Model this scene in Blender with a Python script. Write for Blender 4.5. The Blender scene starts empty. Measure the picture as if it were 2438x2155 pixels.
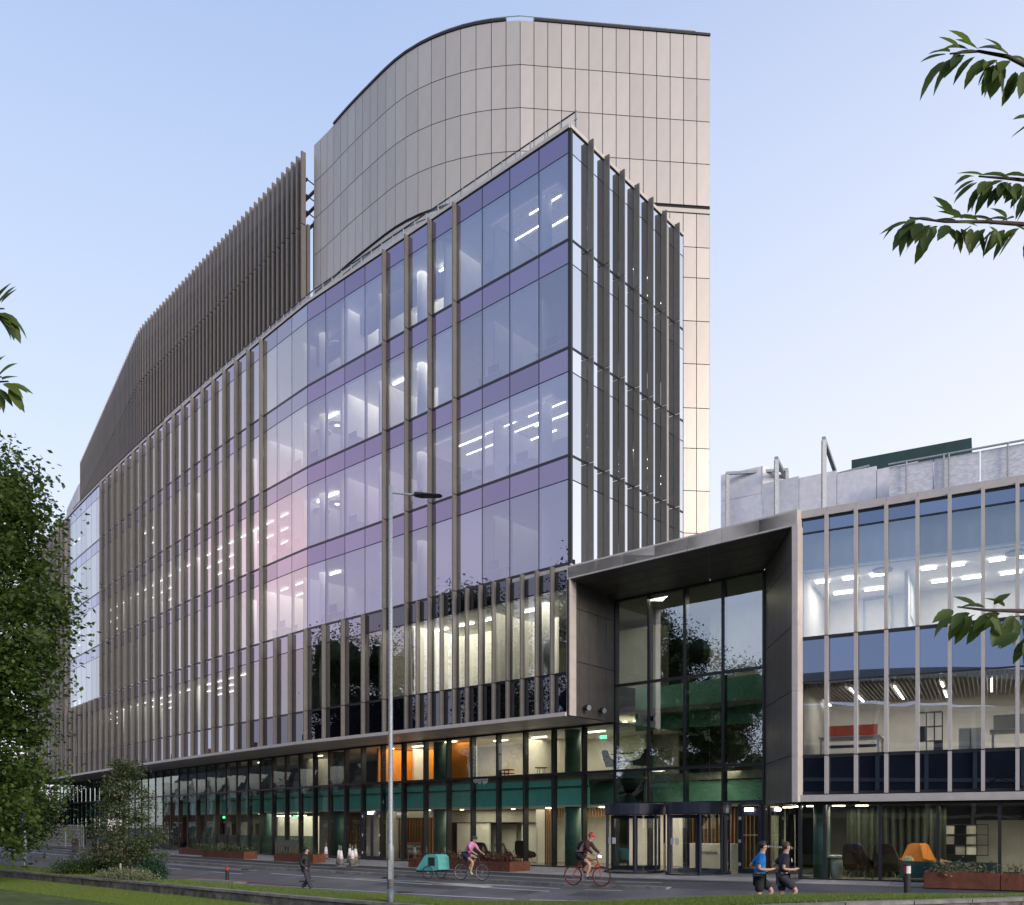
import bpy, math, random
import numpy as np
from mathutils import Matrix, Vector
R = math.radians
rnd = random.Random(7)
sc = bpy.context.scene
COL = sc.collection

# ---------------------------------------------------------------- camera
cam = bpy.data.cameras.new('camera'); camo = bpy.data.objects.new('camera', cam); COL.objects.link(camo)
camo.location = (0, 0, 2.3); camo.rotation_euler = (R(90), 0, 0)
cam.sensor_width = 36; cam.lens = 36 * 2100 / 2438; cam.shift_y = (1967 - 1077.5) / 2438
cam.clip_start = .05; cam.clip_end = 6000
sc.camera = camo

# ---------------------------------------------------------------- sky, sun, exposure
SUN_EL, SUN_AZ = R(18), R(143)            # azimuth from +Y towards +X: low, veiled sun on the right, behind the camera
w = bpy.data.worlds.new('World'); sc.world = w; w.use_nodes = True
nt = w.node_tree; N = nt.nodes; L = nt.links
for n in list(N): N.remove(n)
out = N.new('ShaderNodeOutputWorld'); bg = N.new('ShaderNodeBackground')
sky = N.new('ShaderNodeTexSky'); sky.sky_type = 'NISHITA'; sky.sun_disc = False
sky.sun_elevation = SUN_EL; sky.sun_rotation = SUN_AZ; sky.air_density = 1.0; sky.dust_density = 1.0; sky.ozone_density = 2.0
bg.inputs['Strength'].default_value = .14
# thin evening veil: paler, slightly pink towards the horizon all the way round, pinkest low in the west-facing part of the sky
geo = N.new('ShaderNodeTexCoord'); sep = N.new('ShaderNodeSeparateXYZ'); L.new(geo.outputs['Generated'], sep.inputs[0])
ramp = N.new('ShaderNodeValToRGB'); L.new(sep.outputs['Z'], ramp.inputs[0])
cr = ramp.color_ramp
cr.elements[0].position = 0.0; cr.elements[0].color = (7.3, 7.1, 7.8, 1)
cr.elements[1].position = 1.0; cr.elements[1].color = (1.5, 2.3, 4.4, 1)
for p, c in ((.10, (7.1, 7.1, 8.0, 1)), (.26, (6.35, 6.8, 7.95, 1)), (.42, (5.2, 6.0, 7.65, 1)), (.58, (4.15, 5.1, 7.15, 1)), (.72, (3.1, 4.1, 6.35, 1))):
    e = cr.elements.new(p); e.color = c
cl = N.new('ShaderNodeTexNoise'); cl.inputs['Scale'].default_value = 2.6; cl.inputs['Detail'].default_value = 3; cl.inputs['Roughness'].default_value = .45
mp = N.new('ShaderNodeMapping'); mp.inputs['Scale'].default_value = (1, 1, 2.6); L.new(geo.outputs['Generated'], mp.inputs[0]); L.new(mp.outputs[0], cl.inputs['Vector'])
def mth(op, a, b=None, cl_=False):
    n = N.new('ShaderNodeMath'); n.operation = op; n.use_clamp = cl_
    for i, v in enumerate((a, b)):
        if v is None: continue
        if isinstance(v, (int, float)): n.inputs[i].default_value = v
        else: L.new(v, n.inputs[i])
    return n.outputs[0]
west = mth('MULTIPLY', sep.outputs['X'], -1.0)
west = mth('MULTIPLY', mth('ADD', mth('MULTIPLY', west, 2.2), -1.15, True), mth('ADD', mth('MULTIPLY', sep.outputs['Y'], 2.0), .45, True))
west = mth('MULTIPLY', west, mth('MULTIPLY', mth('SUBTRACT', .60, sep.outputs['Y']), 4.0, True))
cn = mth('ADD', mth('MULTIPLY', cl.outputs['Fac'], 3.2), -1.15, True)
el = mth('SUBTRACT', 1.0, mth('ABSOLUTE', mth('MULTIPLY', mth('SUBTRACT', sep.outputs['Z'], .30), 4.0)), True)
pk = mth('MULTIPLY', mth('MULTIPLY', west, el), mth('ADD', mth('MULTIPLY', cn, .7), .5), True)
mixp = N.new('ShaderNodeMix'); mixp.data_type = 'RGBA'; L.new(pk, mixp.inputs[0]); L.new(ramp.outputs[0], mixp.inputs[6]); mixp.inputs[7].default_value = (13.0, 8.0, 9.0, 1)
glow = mth('MULTIPLY', mth('ADD', mth('MULTIPLY', sep.outputs['X'], 1.6), .22, True), mth('SUBTRACT', 1.0, mth('MULTIPLY', sep.outputs['Z'], 1.1), True))
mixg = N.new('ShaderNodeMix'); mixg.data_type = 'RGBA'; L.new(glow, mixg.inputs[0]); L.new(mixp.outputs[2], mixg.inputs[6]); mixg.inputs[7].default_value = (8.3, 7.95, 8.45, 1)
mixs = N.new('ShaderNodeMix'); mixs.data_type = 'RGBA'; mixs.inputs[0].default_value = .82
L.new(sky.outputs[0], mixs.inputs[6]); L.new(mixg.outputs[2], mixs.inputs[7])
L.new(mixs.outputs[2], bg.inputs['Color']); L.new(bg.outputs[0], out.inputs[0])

sun = bpy.data.lights.new('sun', 'SUN'); suno = bpy.data.objects.new('sun', sun); COL.objects.link(suno)
sun.energy = 2.6; sun.angle = R(22); sun.color = (1, .86, .74)
sd = Vector((math.sin(SUN_AZ) * math.cos(SUN_EL), math.cos(SUN_AZ) * math.cos(SUN_EL), math.sin(SUN_EL)))
suno.rotation_euler = (-sd).to_track_quat('-Z', 'Y').to_euler(); suno.location = (60, -30, 40)

sc.view_settings.view_transform = 'Standard'; sc.view_settings.look = 'None'
sc.view_settings.exposure = 0.1; sc.view_settings.gamma = 1; sc.view_settings.use_curve_mapping = False
sc.render.engine = 'CYCLES'
cy = sc.cycles
cy.use_denoising = True; cy.max_bounces = 8; cy.transparent_max_bounces = 24; cy.diffuse_bounces = 3; cy.glossy_bounces = 4
cy.transmission_bounces = 6; cy.caustics_reflective = False; cy.caustics_refractive = False; cy.sample_clamp_indirect = 4.0

# ---------------------------------------------------------------- materials
def nmat(name):
    m = bpy.data.materials.new(name); m.use_nodes = True
    nt = m.node_tree
    for n in list(nt.nodes): nt.nodes.remove(n)
    o = nt.nodes.new('ShaderNodeOutputMaterial')
    return m, nt, o
def _math(nt, op, a, b=None, clamp=False):
    n = nt.nodes.new('ShaderNodeMath'); n.operation = op; n.use_clamp = clamp
    for i, v in enumerate((a, b)):
        if v is None: continue
        if isinstance(v, (int, float)): n.inputs[i].default_value = v
        else: nt.links.new(v, n.inputs[i])
    return n.outputs[0]
MATS = {}
def mat(name, col, rough=.6, metal=0., scale=8., amt=.12, bump=0., col2=None, rand=0., stretch=None, spec=.5, emit=0.):
    """principled surface whose colour wanders between col and col2 with a noise, plus a little per-object variation"""
    if name in MATS: return MATS[name]
    m, nt, o = nmat(name); ns, lk = nt.nodes, nt.links
    b = ns.new('ShaderNodeBsdfPrincipled'); lk.new(b.outputs[0], o.inputs[0])
    b.inputs['Roughness'].default_value = rough; b.inputs['Metallic'].default_value = metal
    b.inputs['Specular IOR Level'].default_value = spec
    tc = ns.new('ShaderNodeTexCoord'); mpn = ns.new('ShaderNodeMapping'); lk.new(tc.outputs['Object'], mpn.inputs[0])
    if stretch: mpn.inputs['Scale'].default_value = stretch
    nz = ns.new('ShaderNodeTexNoise'); nz.inputs['Scale'].default_value = scale; nz.inputs['Detail'].default_value = 6; nz.inputs['Roughness'].default_value = .62
    lk.new(mpn.outputs[0], nz.inputs['Vector'])
    c2 = col2 or tuple(max(0, c * (1 - amt * 2.2)) for c in col)
    c1 = col if col2 else tuple(c * (1 + amt) for c in col)
    mx = ns.new('ShaderNodeMix'); mx.data_type = 'RGBA'
    fr = ns.new('ShaderNodeMapRange'); fr.inputs['From Min'].default_value = .32; fr.inputs['From Max'].default_value = .68
    lk.new(nz.outputs['Fac'], fr.inputs[0]); lk.new(fr.outputs[0], mx.inputs[0])
    mx.inputs[6].default_value = (*c1, 1); mx.inputs[7].default_value = (*c2, 1)
    res = mx.outputs[2]
    if rand:
        oi = ns.new('ShaderNodeObjectInfo'); hs = ns.new('ShaderNodeHueSaturation')
        lk.new(res, hs.inputs['Color'])
        lk.new(_math(nt, 'ADD', _math(nt, 'MULTIPLY', oi.outputs['Random'], rand), 1 - rand / 2), hs.inputs['Value'])
        r2 = _math(nt, 'FRACT', _math(nt, 'MULTIPLY', oi.outputs['Random'], 7.31))
        lk.new(_math(nt, 'ADD', _math(nt, 'MULTIPLY', r2, rand * .12), .5 - rand * .06), hs.inputs['Hue'])
        res = hs.outputs[0]
    lk.new(res, b.inputs['Base Color'])
    if bump:
        bp = ns.new('ShaderNodeBump'); bp.inputs['Strength'].default_value = bump; bp.inputs['Distance'].default_value = .02
        lk.new(nz.outputs['Fac'], bp.inputs['Height']); lk.new(bp.outputs[0], b.inputs['Normal'])
    if emit:
        b.inputs['Emission Color'].default_value = (*col, 1); b.inputs['Emission Strength'].default_value = emit
    MATS[name] = m; return m
def glass(name, trans, refl, f0=.2, wob=.0, rough=.0):
    """coated window glass: tinted see-through mixed with a mirror share that grows at grazing angles"""
    if name in MATS: return MATS[name]
    m, nt, o = nmat(name); ns, lk = nt.nodes, nt.links
    t = ns.new('ShaderNodeBsdfTransparent'); t.inputs[0].default_value = (*trans, 1)
    g = ns.new('ShaderNodeBsdfGlossy'); g.inputs['Color'].default_value = (*refl, 1); g.inputs['Roughness'].default_value = rough
    lw = ns.new('ShaderNodeLayerWeight'); lw.inputs['Blend'].default_value = .5
    fac = _math(nt, 'ADD', _math(nt, 'MULTIPLY', _math(nt, 'POWER', lw.outputs['Facing'], 4.0), 1 - f0), f0, True)
    ov = ns.new('ShaderNodeObjectInfo'); fac = _math(nt, 'MULTIPLY', fac, _math(nt, 'ADD', _math(nt, 'MULTIPLY', ov.outputs['Random'], .26), .87), True)
    mx = ns.new('ShaderNodeMixShader'); lk.new(fac, mx.inputs[0]); lk.new(t.outputs[0], mx.inputs[1]); lk.new(g.outputs[0], mx.inputs[2])
    lk.new(mx.outputs[0], o.inputs[0])
    if wob:
        tc = ns.new('ShaderNodeTexCoord'); nz = ns.new('ShaderNodeTexNoise'); nz.inputs['Scale'].default_value = .9; nz.inputs['Detail'].default_value = 1
        oi = ns.new('ShaderNodeObjectInfo'); va = ns.new('ShaderNodeVectorMath'); va.operation = 'ADD'
        lk.new(tc.outputs['Object'], va.inputs[0])
        cx = ns.new('ShaderNodeCombineXYZ'); lk.new(_math(nt, 'MULTIPLY', oi.outputs['Random'], 60.), cx.inputs[0]); lk.new(cx.outputs[0], va.inputs[1])
        lk.new(va.outputs[0], nz.inputs['Vector'])
        bp = ns.new('ShaderNodeBump'); bp.inputs['Strength'].default_value = 1.; bp.inputs['Distance'].default_value = wob
        lk.new(nz.outputs['Fac'], bp.inputs['Height']); lk.new(bp.outputs[0], g.inputs['Normal'])
    MATS[name] = m; return m
def opaque_glass(name, base, refl, f0=.3, wob=0.):
    m, nt, o = nmat(name); ns, lk = nt.nodes, nt.links
    d = ns.new('ShaderNodeBsdfDiffuse'); d.inputs[0].default_value = (*base, 1)
    g = ns.new('ShaderNodeBsdfGlossy'); g.inputs['Color'].default_value = (*refl, 1); g.inputs['Roughness'].default_value = .01
    lw = ns.new('ShaderNodeLayerWeight'); lw.inputs['Blend'].default_value = .5
    fac = _math(nt, 'ADD', _math(nt, 'MULTIPLY', _math(nt, 'POWER', lw.outputs['Facing'], 4.0), 1 - f0), f0, True)
    ov = ns.new('ShaderNodeObjectInfo'); fac = _math(nt, 'MULTIPLY', fac, _math(nt, 'ADD', _math(nt, 'MULTIPLY', ov.outputs['Random'], .22), .89), True)
    mx = ns.new('ShaderNodeMixShader'); lk.new(fac, mx.inputs[0]); lk.new(d.outputs[0], mx.inputs[1]); lk.new(g.outputs[0], mx.inputs[2])
    lk.new(mx.outputs[0], o.inputs[0]); MATS[name] = m; return m
def lamp_mat(name, col, s):
    if name in MATS: return MATS[name]
    m, nt, o = nmat(name); e = nt.nodes.new('ShaderNodeEmission'); e.inputs[0].default_value = (*col, 1); e.inputs[1].default_value = s
    nt.links.new(e.outputs[0], o.inputs[0]); MATS[name] = m; return m
def leaf_mat(name, c1, c2, trans=.35):
    m, nt, o = nmat(name); ns, lk = nt.nodes, nt.links
    gm = ns.new('ShaderNodeNewGeometry'); mx = ns.new('ShaderNodeMix'); mx.data_type = 'RGBA'
    oi = ns.new('ShaderNodeObjectInfo')
    f = _math(nt, 'FRACT', _math(nt, 'ADD', gm.outputs['Random Per Island'], oi.outputs['Random']))
    lk.new(f, mx.inputs[0]); mx.inputs[6].default_value = (*c1, 1); mx.inputs[7].default_value = (*c2, 1)
    b = ns.new('ShaderNodeBsdfPrincipled'); b.inputs['Roughness'].default_value = .5; lk.new(mx.outputs[2], b.inputs['Base Color'])
    tr = ns.new('ShaderNodeBsdfTranslucent'); lk.new(mx.outputs[2], tr.inputs[0])
    ms = ns.new('ShaderNodeMixShader'); ms.inputs[0].default_value = trans; lk.new(b.outputs[0], ms.inputs[1]); lk.new(tr.outputs[0], ms.inputs[2])
    lk.new(ms.outputs[0], o.inputs[0]); MATS[name] = m; return m

M_clad = mat('clad_panel', (.46, .428, .40), .38, .3, 1.6, .035, rand=.14, stretch=(1, 1, .3))
M_fin = mat('fin_bronze', (.182, .171, .162), .5, .1, 3, .06, rand=.1)
M_louvre = mat('louvre_bronze', (.165, .148, .137), .45, .15, 3, .06, rand=.1)
M_fin_g = mat('fin_gable', (.135, .132, .13), .45, .1, 3, .06, rand=.06)
M_fin_w = mat('fin_wing', (.46, .43, .42), .5, .15, 3, .05, rand=.06)
M_frame = mat('frame_beige', (.58, .53, .50), .5, .05, 3, .04, rand=.06)
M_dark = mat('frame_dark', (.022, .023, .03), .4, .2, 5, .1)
M_navy = mat('door_navy', (.03, .036, .062), .4, .2, 5, .1)
M_reveal = mat('reveal_panel', (.115, .105, .10), .45, .3, 3, .08, rand=.12)
M_back = mat('joint_black', (.012, .012, .013), .8)
M_white = mat('wall_white', (.72, .70, .64), .8, 0, 1.5, .05)
M_wallg = mat('wall_grey', (.38, .37, .33), .8, 0, 1.5, .06)
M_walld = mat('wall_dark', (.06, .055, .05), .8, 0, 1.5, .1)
M_ceil = mat('ceiling_white', (.75, .75, .73), .9, 0, 2, .03)
M_slab = mat('slab_concrete', (.30, .29, .27), .8, 0, 3, .08)
M_floorin = mat('floor_inside', (.22, .20, .17), .5, 0, 3, .08)
M_teal = mat('bulkhead_teal', (.17, .62, .57), .6, 0, 2, .05)
M_coln = mat('column_teal', (.05, .13, .12), .5, 0, 2, .12)
M_colw = mat('column_white', (.7, .69, .66), .7, 0, 2, .03)
M_orange = mat('wall_orange', (.72, .25, .02), .7, 0, 2, .06)
M_timber = mat('slat_timber', (.34, .16, .055), .55, 0, 5, .15, stretch=(6, 6, .6))
M_galv = mat('galvanised', (.36, .39, .42), .55, .4, 22, .16)
M_insul = mat('insulation_foil', (.72, .72, .78), .5, .1, 5, .06)
M_quilt = mat('insulation_quilt', (.62, .63, .69), .45, .15, 7, .12, bump=.25, stretch=(1, 1, 2))
M_green = mat('plant_green', (.018, .055, .048), .5, .1, 3, .1)
M_corten = mat('corten', (.165, .05, .022), .8, 0, 7, .1, col2=(.085, .028, .016), bump=.1)
M_asph = mat('asphalt', (.11, .11, .124), .75, 0, 30, .0, col2=(.145, .142, .154), bump=.25)
M_lane = mat('lane_asphalt', (.052, .054, .068), .75, 0, 30, .0, col2=(.072, .072, .088), bump=.2)
M_paver = mat('paver_stone', (.30, .295, .30), .75, 0, 3, .1, rand=.2, bump=.08)
M_joint = mat('paver_bed', (.11, .105, .10), .9)
M_kerb = mat('kerb_stone', (.24, .23, .215), .85, 0, 4, .14, rand=.16, bump=.2)
M_wall = mat('wall_stone', (.21, .205, .19), .9, 0, 3.2, .0, col2=(.055, .053, .05), bump=.3, rand=.14)
M_paint = mat('line_white', (.66, .66, .66), .7, 0, 40, .0, col2=(.36, .36, .37))
M_red = mat('line_red', (.36, .13, .10), .8, 0, 18, .0, col2=(.14, .08, .075))
M_grassb = mat('lawn_soil', (.09, .135, .03), .95, 0, 3, .25)
M_ground = mat('ground_earth', (.06, .075, .035), .95, 0, .3, .2)
M_bark = mat('bark', (.075, .058, .045), .9, 0, 14, .25, bump=.5, stretch=(1, 1, .25))
M_soil = mat('soil', (.035, .026, .02), .95, 0, 20, .25, bump=.5)

G_main = glass('glass_main', (.50, .54, .56), (.77, .79, 1.0), .37, wob=.0016)
G_main2 = glass('glass_silver', (.58, .62, .62), (.93, .97, 1.0), .42, wob=.0016)
G_span2 = opaque_glass('glass_spandrel_silver', (.05, .05, .06), (.84, .86, 1.0), .34)
G_span = opaque_glass('glass_spandrel', (.045, .03, .075), (.80, .72, 1.0), .30)
G_band = glass('glass_band', (.62, .66, .62), (.92, .94, 1.0), .26, wob=.001)
G_bspan = opaque_glass('glass_band_dark', (.006, .006, .010), (.8, .85, 1.0), .12)
G_gable = glass('glass_gable', (.05, .07, .07), (.98, 1.0, 1.0), .86)
G_shop = glass('glass_shop', (.80, .86, .80), (.9, 1.0, .95), .10, wob=.0025)
G_port = glass('glass_portal', (.66, .76, .66), (.82, .90, 1.0), .38, wob=.0008)
G_wing = glass('glass_wing', (.84, .86, .86), (.60, .76, 1.0), .27, wob=.002)
G_wspan = opaque_glass('glass_wing_span', (.006, .008, .014), (.50, .66, 1.0), .30)
G_clear = glass('glass_clear', (.93, .95, .95), (1, 1, 1), .07)
E_strip = lamp_mat('lamp_strip', (1, .95, .86), 9)
E_dash = lamp_mat('lamp_dash', (1, .96, .9), 4.5)
G_wlow = opaque_glass('glass_wing_low', (.004, .005, .010), (.50, .66, 1.0), .17)
E_warm = lamp_mat('lamp_warm', (1, .84, .6), 9)
E_green = lamp_mat('lamp_green', (.05, 1, .45), 4)

def weathered(m, scale, amt, stretch=(1, 1, 1)):
    """large soft stains multiplied over a surface colour"""
    nt = m.node_tree; b = next(n for n in nt.nodes if n.type == 'BSDF_PRINCIPLED'); src = b.inputs['Base Color'].links[0].from_socket
    tc = nt.nodes.new('ShaderNodeTexCoord'); mp_ = nt.nodes.new('ShaderNodeMapping'); mp_.inputs['Scale'].default_value = stretch; nt.links.new(tc.outputs['Object'], mp_.inputs[0])
    nz = nt.nodes.new('ShaderNodeTexNoise'); nz.inputs['Scale'].default_value = scale; nz.inputs['Detail'].default_value = 5; nz.inputs['Distortion'].default_value = .6; nt.links.new(mp_.outputs[0], nz.inputs['Vector'])
    r = nt.nodes.new('ShaderNodeMapRange'); r.inputs['From Min'].default_value = .35; r.inputs['From Max'].default_value = .65; r.inputs['To Min'].default_value = 1 - amt; r.inputs['To Max'].default_value = 1 + amt * .35; nt.links.new(nz.outputs['Fac'], r.inputs[0])
    mx = nt.nodes.new('ShaderNodeMix'); mx.data_type = 'RGBA'; mx.blend_type = 'MULTIPLY'; mx.inputs[0].default_value = 1; nt.links.new(src, mx.inputs[6]); nt.links.new(r.outputs[0], mx.inputs[7]); nt.links.new(mx.outputs[2], b.inputs['Base Color'])
weathered(M_asph, .55, .34); weathered(M_lane, .8, .3); weathered(M_kerb, 1.5, .3); weathered(M_wall, .9, .45); weathered(M_paver, .7, .22); weathered(M_corten, 1.4, .3, (1, 1, .3)); weathered(M_grassb, .5, .35)
# ---------------------------------------------------------------- geometry helpers
def V(*a): return Vector(a)
class MB:
    def __init__(s): s.v = []; s.f = []
    def add(s, vs, fs):
        n = len(s.v); s.v += [tuple(p) for p in vs]; s.f += [tuple(n + i for i in f) for f in fs]; return s
    def ob(s, o, a, b, c):
        """box from corner o and three edge vectors"""
        o, a, b, c = map(Vector, (o, a, b, c))
        p = [o, o + a, o + a + b, o + b, o + c, o + a + c, o + a + b + c, o + b + c]
        f = [(0, 3, 2, 1), (4, 5, 6, 7), (0, 1, 5, 4), (1, 2, 6, 5), (2, 3, 7, 6), (3, 0, 4, 7)]
        if a.cross(b).dot(c) < 0: f = [q[::-1] for q in f]
        return s.add(p, f)
    def box(s, x0, x1, y0, y1, z0, z1): return s.ob((x0, y0, z0), (x1 - x0, 0, 0), (0, y1 - y0, 0), (0, 0, z1 - z0))
    def tube(s, pts, r, n=8, cap=True):
        pts = [Vector(p) for p in pts]; rs = r if isinstance(r, (list, tuple)) else [r] * len(pts)
        base = len(s.v); up = None
        for i, p in enumerate(pts):
            d = (pts[min(i + 1, len(pts) - 1)] - pts[max(i - 1, 0)]).normalized()
            if up is None: up = V(0, 0, 1) if abs(d.z) < .9 else V(1, 0, 0)
            x = up - d * up.dot(d)
            if x.length < 1e-4: x = V(1, 0, 0) - d * d.x
            x.normalize(); up = x; y = d.cross(x)
            for k in range(n):
                a = 2 * math.pi * k / n; s.v.append(tuple(p + (x * math.cos(a) + y * math.sin(a)) * rs[i]))
        for i in range(len(pts) - 1):
            for k in range(n):
                a, b = base + i * n + k, base + i * n + (k + 1) % n
                s.f.append((a, b, b + n, a + n))
        if cap:
            s.f.append(tuple(base + k for k in range(n))[::-1]); s.f.append(tuple(base + (len(pts) - 1) * n + k for k in range(n)))
        return s
    def lathe(s, c, prof, n=16, cap=True):
        return s.tube([(c[0], c[1], c[2] + z) for _, z in prof], [r for r, _ in prof], n, cap)
    def ell(s, c, rx, ry, rz, nu=10, nv=7):
        base = len(s.v)
        for j in range(nv + 1):
            t = math.pi * j / nv
            for i in range(nu):
                a = 2 * math.pi * i / nu
                s.v.append((c[0] + rx * math.sin(t) * math.cos(a), c[1] + ry * math.sin(t) * math.sin(a), c[2] + rz * math.cos(t)))
        for j in range(nv):
            for i in range(nu):
                a, b = base + j * nu + i, base + j * nu + (i + 1) % nu
                s.f.append((a, a + nu, b + nu, b))
        return s
    def prism(s, poly, z0, z1):
        n = len(poly); ar = sum(poly[i][0] * poly[(i + 1) % n][1] - poly[(i + 1) % n][0] * poly[i][1] for i in range(n))
        if ar < 0: poly = poly[::-1]
        s.add([(p[0], p[1], z0) for p in poly] + [(p[0], p[1], z1) for p in poly],
              [tuple(range(n))[::-1], tuple(range(n, 2 * n))] + [(i, (i + 1) % n, n + (i + 1) % n, n + i) for i in range(n)])
        return s
    def strip(s, A, B, z0, z1):
        """closed wall/slab between two plan polylines A and B (same count), from z0 to z1"""
        n = len(A); b = len(s.v)
        for p, q in zip(A, B): s.v += [(p[0], p[1], z0), (q[0], q[1], z0), (q[0], q[1], z1), (p[0], p[1], z1)]
        for i in range(n - 1):
            k = b + 4 * i
            for e in range(4):
                a, c = k + e, k + (e + 1) % 4
                s.f.append((a, c, c + 4, a + 4))
        s.f.append((b, b + 3, b + 2, b + 1)); e = b + 4 * (n - 1); s.f.append((e, e + 1, e + 2, e + 3))
        return s
    def mesh(s, name, m=None, smooth=False):
        me = bpy.data.meshes.new(name); me.from_pydata(s.v, [], s.f); me.update()
        if m: me.materials.append(m)
        if smooth: me.polygons.foreach_set('use_smooth', [True] * len(me.polygons))
        return me
    def build(s, name, m, parent=None, smooth=False, kind=None):
        o = link(name, s.mesh(name, m, smooth), parent)
        if kind: o['kind'] = kind
        return o
def rootmat(p):
    return Matrix.Translation(p.location) @ Matrix.Rotation(p.rotation_euler.z, 4, 'Z') if p.parent is None else rootmat(p.parent)
def link(name, me, parent=None):
    o = bpy.data.objects.new(name, me); COL.objects.link(o)
    if parent is not None:
        o.parent = parent
        if parent.parent is None: o.matrix_parent_inverse = rootmat(parent).inverted()
    return o
def tag(o, label, cat, group=None, kind=None):
    o['label'] = label; o['category'] = cat
    if group: o['group'] = group
    if kind: o['kind'] = kind
    return o
def thing(name, label, cat, loc=(0, 0, 0), rz=0., group=None):
    o = bpy.data.objects.new(name, None); COL.objects.link(o); o.location = loc; o.rotation_euler = (0, 0, rz)
    o.empty_display_size = .2
    return tag(o, label, cat, group)
def struct(mb, name, m, smooth=False):
    o = mb.build(name, m, None, smooth); o['kind'] = 'structure'; return o
def copy_tree(o, parent=None):
    c = o.copy(); COL.objects.link(c)
    if parent is not None: c.parent = parent
    for ch in list(o.children): copy_tree(ch, c)
    return c
def place(name, me, parent, loc, rz):
    o = link(name, me, parent); o.location = loc; o.rotation_euler = (0, 0, rz); return o
FX, CX, HY, CZ = 2100., 1219., 1967., 2.3
def at(px, py, D): return Vector(((px - CX) / FX * D, D, CZ + (HY - py) / FX * D))     # surveyed bearing + distance -> world point
def atz(px, py, z):
    D = (CZ - z) * FX / (py - HY); return at(px, py, D)
# ================================================================= STREET PLAN
C0 = V(2.25, 34.3); U = V(-.7457, .6663); NO = V(-.6663, -.7457); GD = V(.6656, .7463); NG = V(.7463, -.6656)
def path(start, n, first, straight, lf, lc):
    pts = [start.copy()]
    for i in range(n):
        th = R(41.8 if i < straight else 46. + (i - straight) * .165)
        l = lf if i < first else lc
        pts.append(pts[-1] + V(-math.cos(th), math.sin(th)) * l)
    return pts
NB = 50
F = path(C0, NB, 14, 11, 1.57, 1.527)
def normals(P):
    out = []
    for i in range(len(P)):
        d = (P[min(i + 1, len(P) - 1)] - P[max(i - 1, 0)]).normalized(); out.append(V(-d.y, d.x))     # left of travel
    return out
def offs(P, v, nrm=None):
    nrm = nrm or normals(P); return [p + n * v for p, n in zip(P, nrm)]
FN = normals(F)
if FN[0].dot(NO) < 0: FN = [-n for n in FN]
FN[0] = NO.copy()
def FO(v): return offs(F, v, FN)
def FI(v): return [F[0] + FN[0] * v + U * .3] + FO(v)[1:]
ZL = [8.27, 12.53, 16.74, 20.94, 25.15, 29.45]; SP = .93; ZB = 6.72
EPT = R(0)
def bayrot(a, b): d = b - a; return math.atan2(d.y, d.x)

# ================================================================= MAIN GLASS BUILDING
BLD = thing('office_building', 'long curved glass office building with bronze vertical fins and lilac reflections', 'building', (C0.x, C0.y, .5))
def pane_mesh(name, lx, h, m, t=.03, gap=.025):
    mb = MB(); x0, x1, z0, z1 = gap, lx - gap, gap, h - gap
    # front face at y=0 (outward is -y local after placement), edges run back by t
    mb.add([(x0, 0, z0), (x1, 0, z0), (x1, 0, z1), (x0, 0, z1), (x0, t, z0), (x1, t, z0), (x1, t, z1), (x0, t, z1)],
           [(0, 1, 2, 3), (0, 4, 5, 1), (1, 5, 6, 2), (2, 6, 7, 3), (3, 7, 4, 0)])
    return mb.mesh(name, m)
_pc = {}
def pane(kind, parent, a, b, z0, z1, m, name):
    """one pane between plan points a (right) and b (left), outward on the left of a->b reversed"""
    l = (b - a).length; h = z1 - z0; k = (kind, round(l, 2), round(h, 2))
    if k not in _pc: _pc[k] = pane_mesh(name, l, h, m)
    # local +x runs from b to a so that local -y is outward
    return place(name, _pc[k], parent, (b.x, b.y, z0), bayrot(b, a))
FARP = 43
far_v, far_s = MB(), MB()
def quadpane(mb, a, b, z0, z1): mb.add([(b.x, b.y, z0 + .02), (a.x, a.y, z0 + .02), (a.x, a.y, z1 - .02), (b.x, b.y, z1 - .02)], [(0, 1, 2, 3)])
for i in range(NB):
    a, b = F[i], F[i + 1]
    for j in range(5):
        z0, z1 = ZL[j], ZL[j + 1]
        gv, gs = ((G_main, G_span) if i < 11 else (G_main2, G_span2)) if j else (G_band, G_bspan if i < 8 else G_span2)
        if i >= FARP: quadpane(far_v, a, b, z0, z1 - SP); quadpane(far_s, a, b, z1 - SP, z1)
        else:
            pane('v%d' % (bool(j) + 4 * (i > 10)), BLD, a, b, z0, z1 - SP, gv, 'glass_pane')
            pane('s%d' % (bool(j) + 2 * (i < 8) + 4 * (i > 10)), BLD, a, b, z1 - SP, z1, gs, 'spandrel_pane')
    if i >= FARP: quadpane(far_s, a, b, ZB, ZL[0])
    else: pane('sb%d' % (i < 16), BLD, a, b, ZB, ZL[0], G_bspan if i < 16 else G_span2, 'sill_pane')
far_v.build('far_glazing', G_main2, BLD, kind='stuff'); far_s.build('far_spandrels', G_span2, BLD, kind='stuff')
# mullions and transoms behind the panes
mul = MB().box(-.035, .035, .012, .14, 0, 29.45 - ZB).mesh('mullion', M_dark)
for i in range(NB + 1):
    a = F[i]; r = bayrot(F[min(i + 1, NB)], F[max(i - 1, 0)])
    place('mullion', mul, BLD, (a.x, a.y, ZB), r)
for z in ZL[:-1]:
    MB().strip(FO(.015), FO(-.12), z - .055, z + .055).build('transom', M_dark, BLD)
for z in ZL[1:]:
    MB().strip(FO(-.01), FO(-.12), z - SP - .03, z - SP + .03).build('transom', M_dark, BLD)
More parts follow.
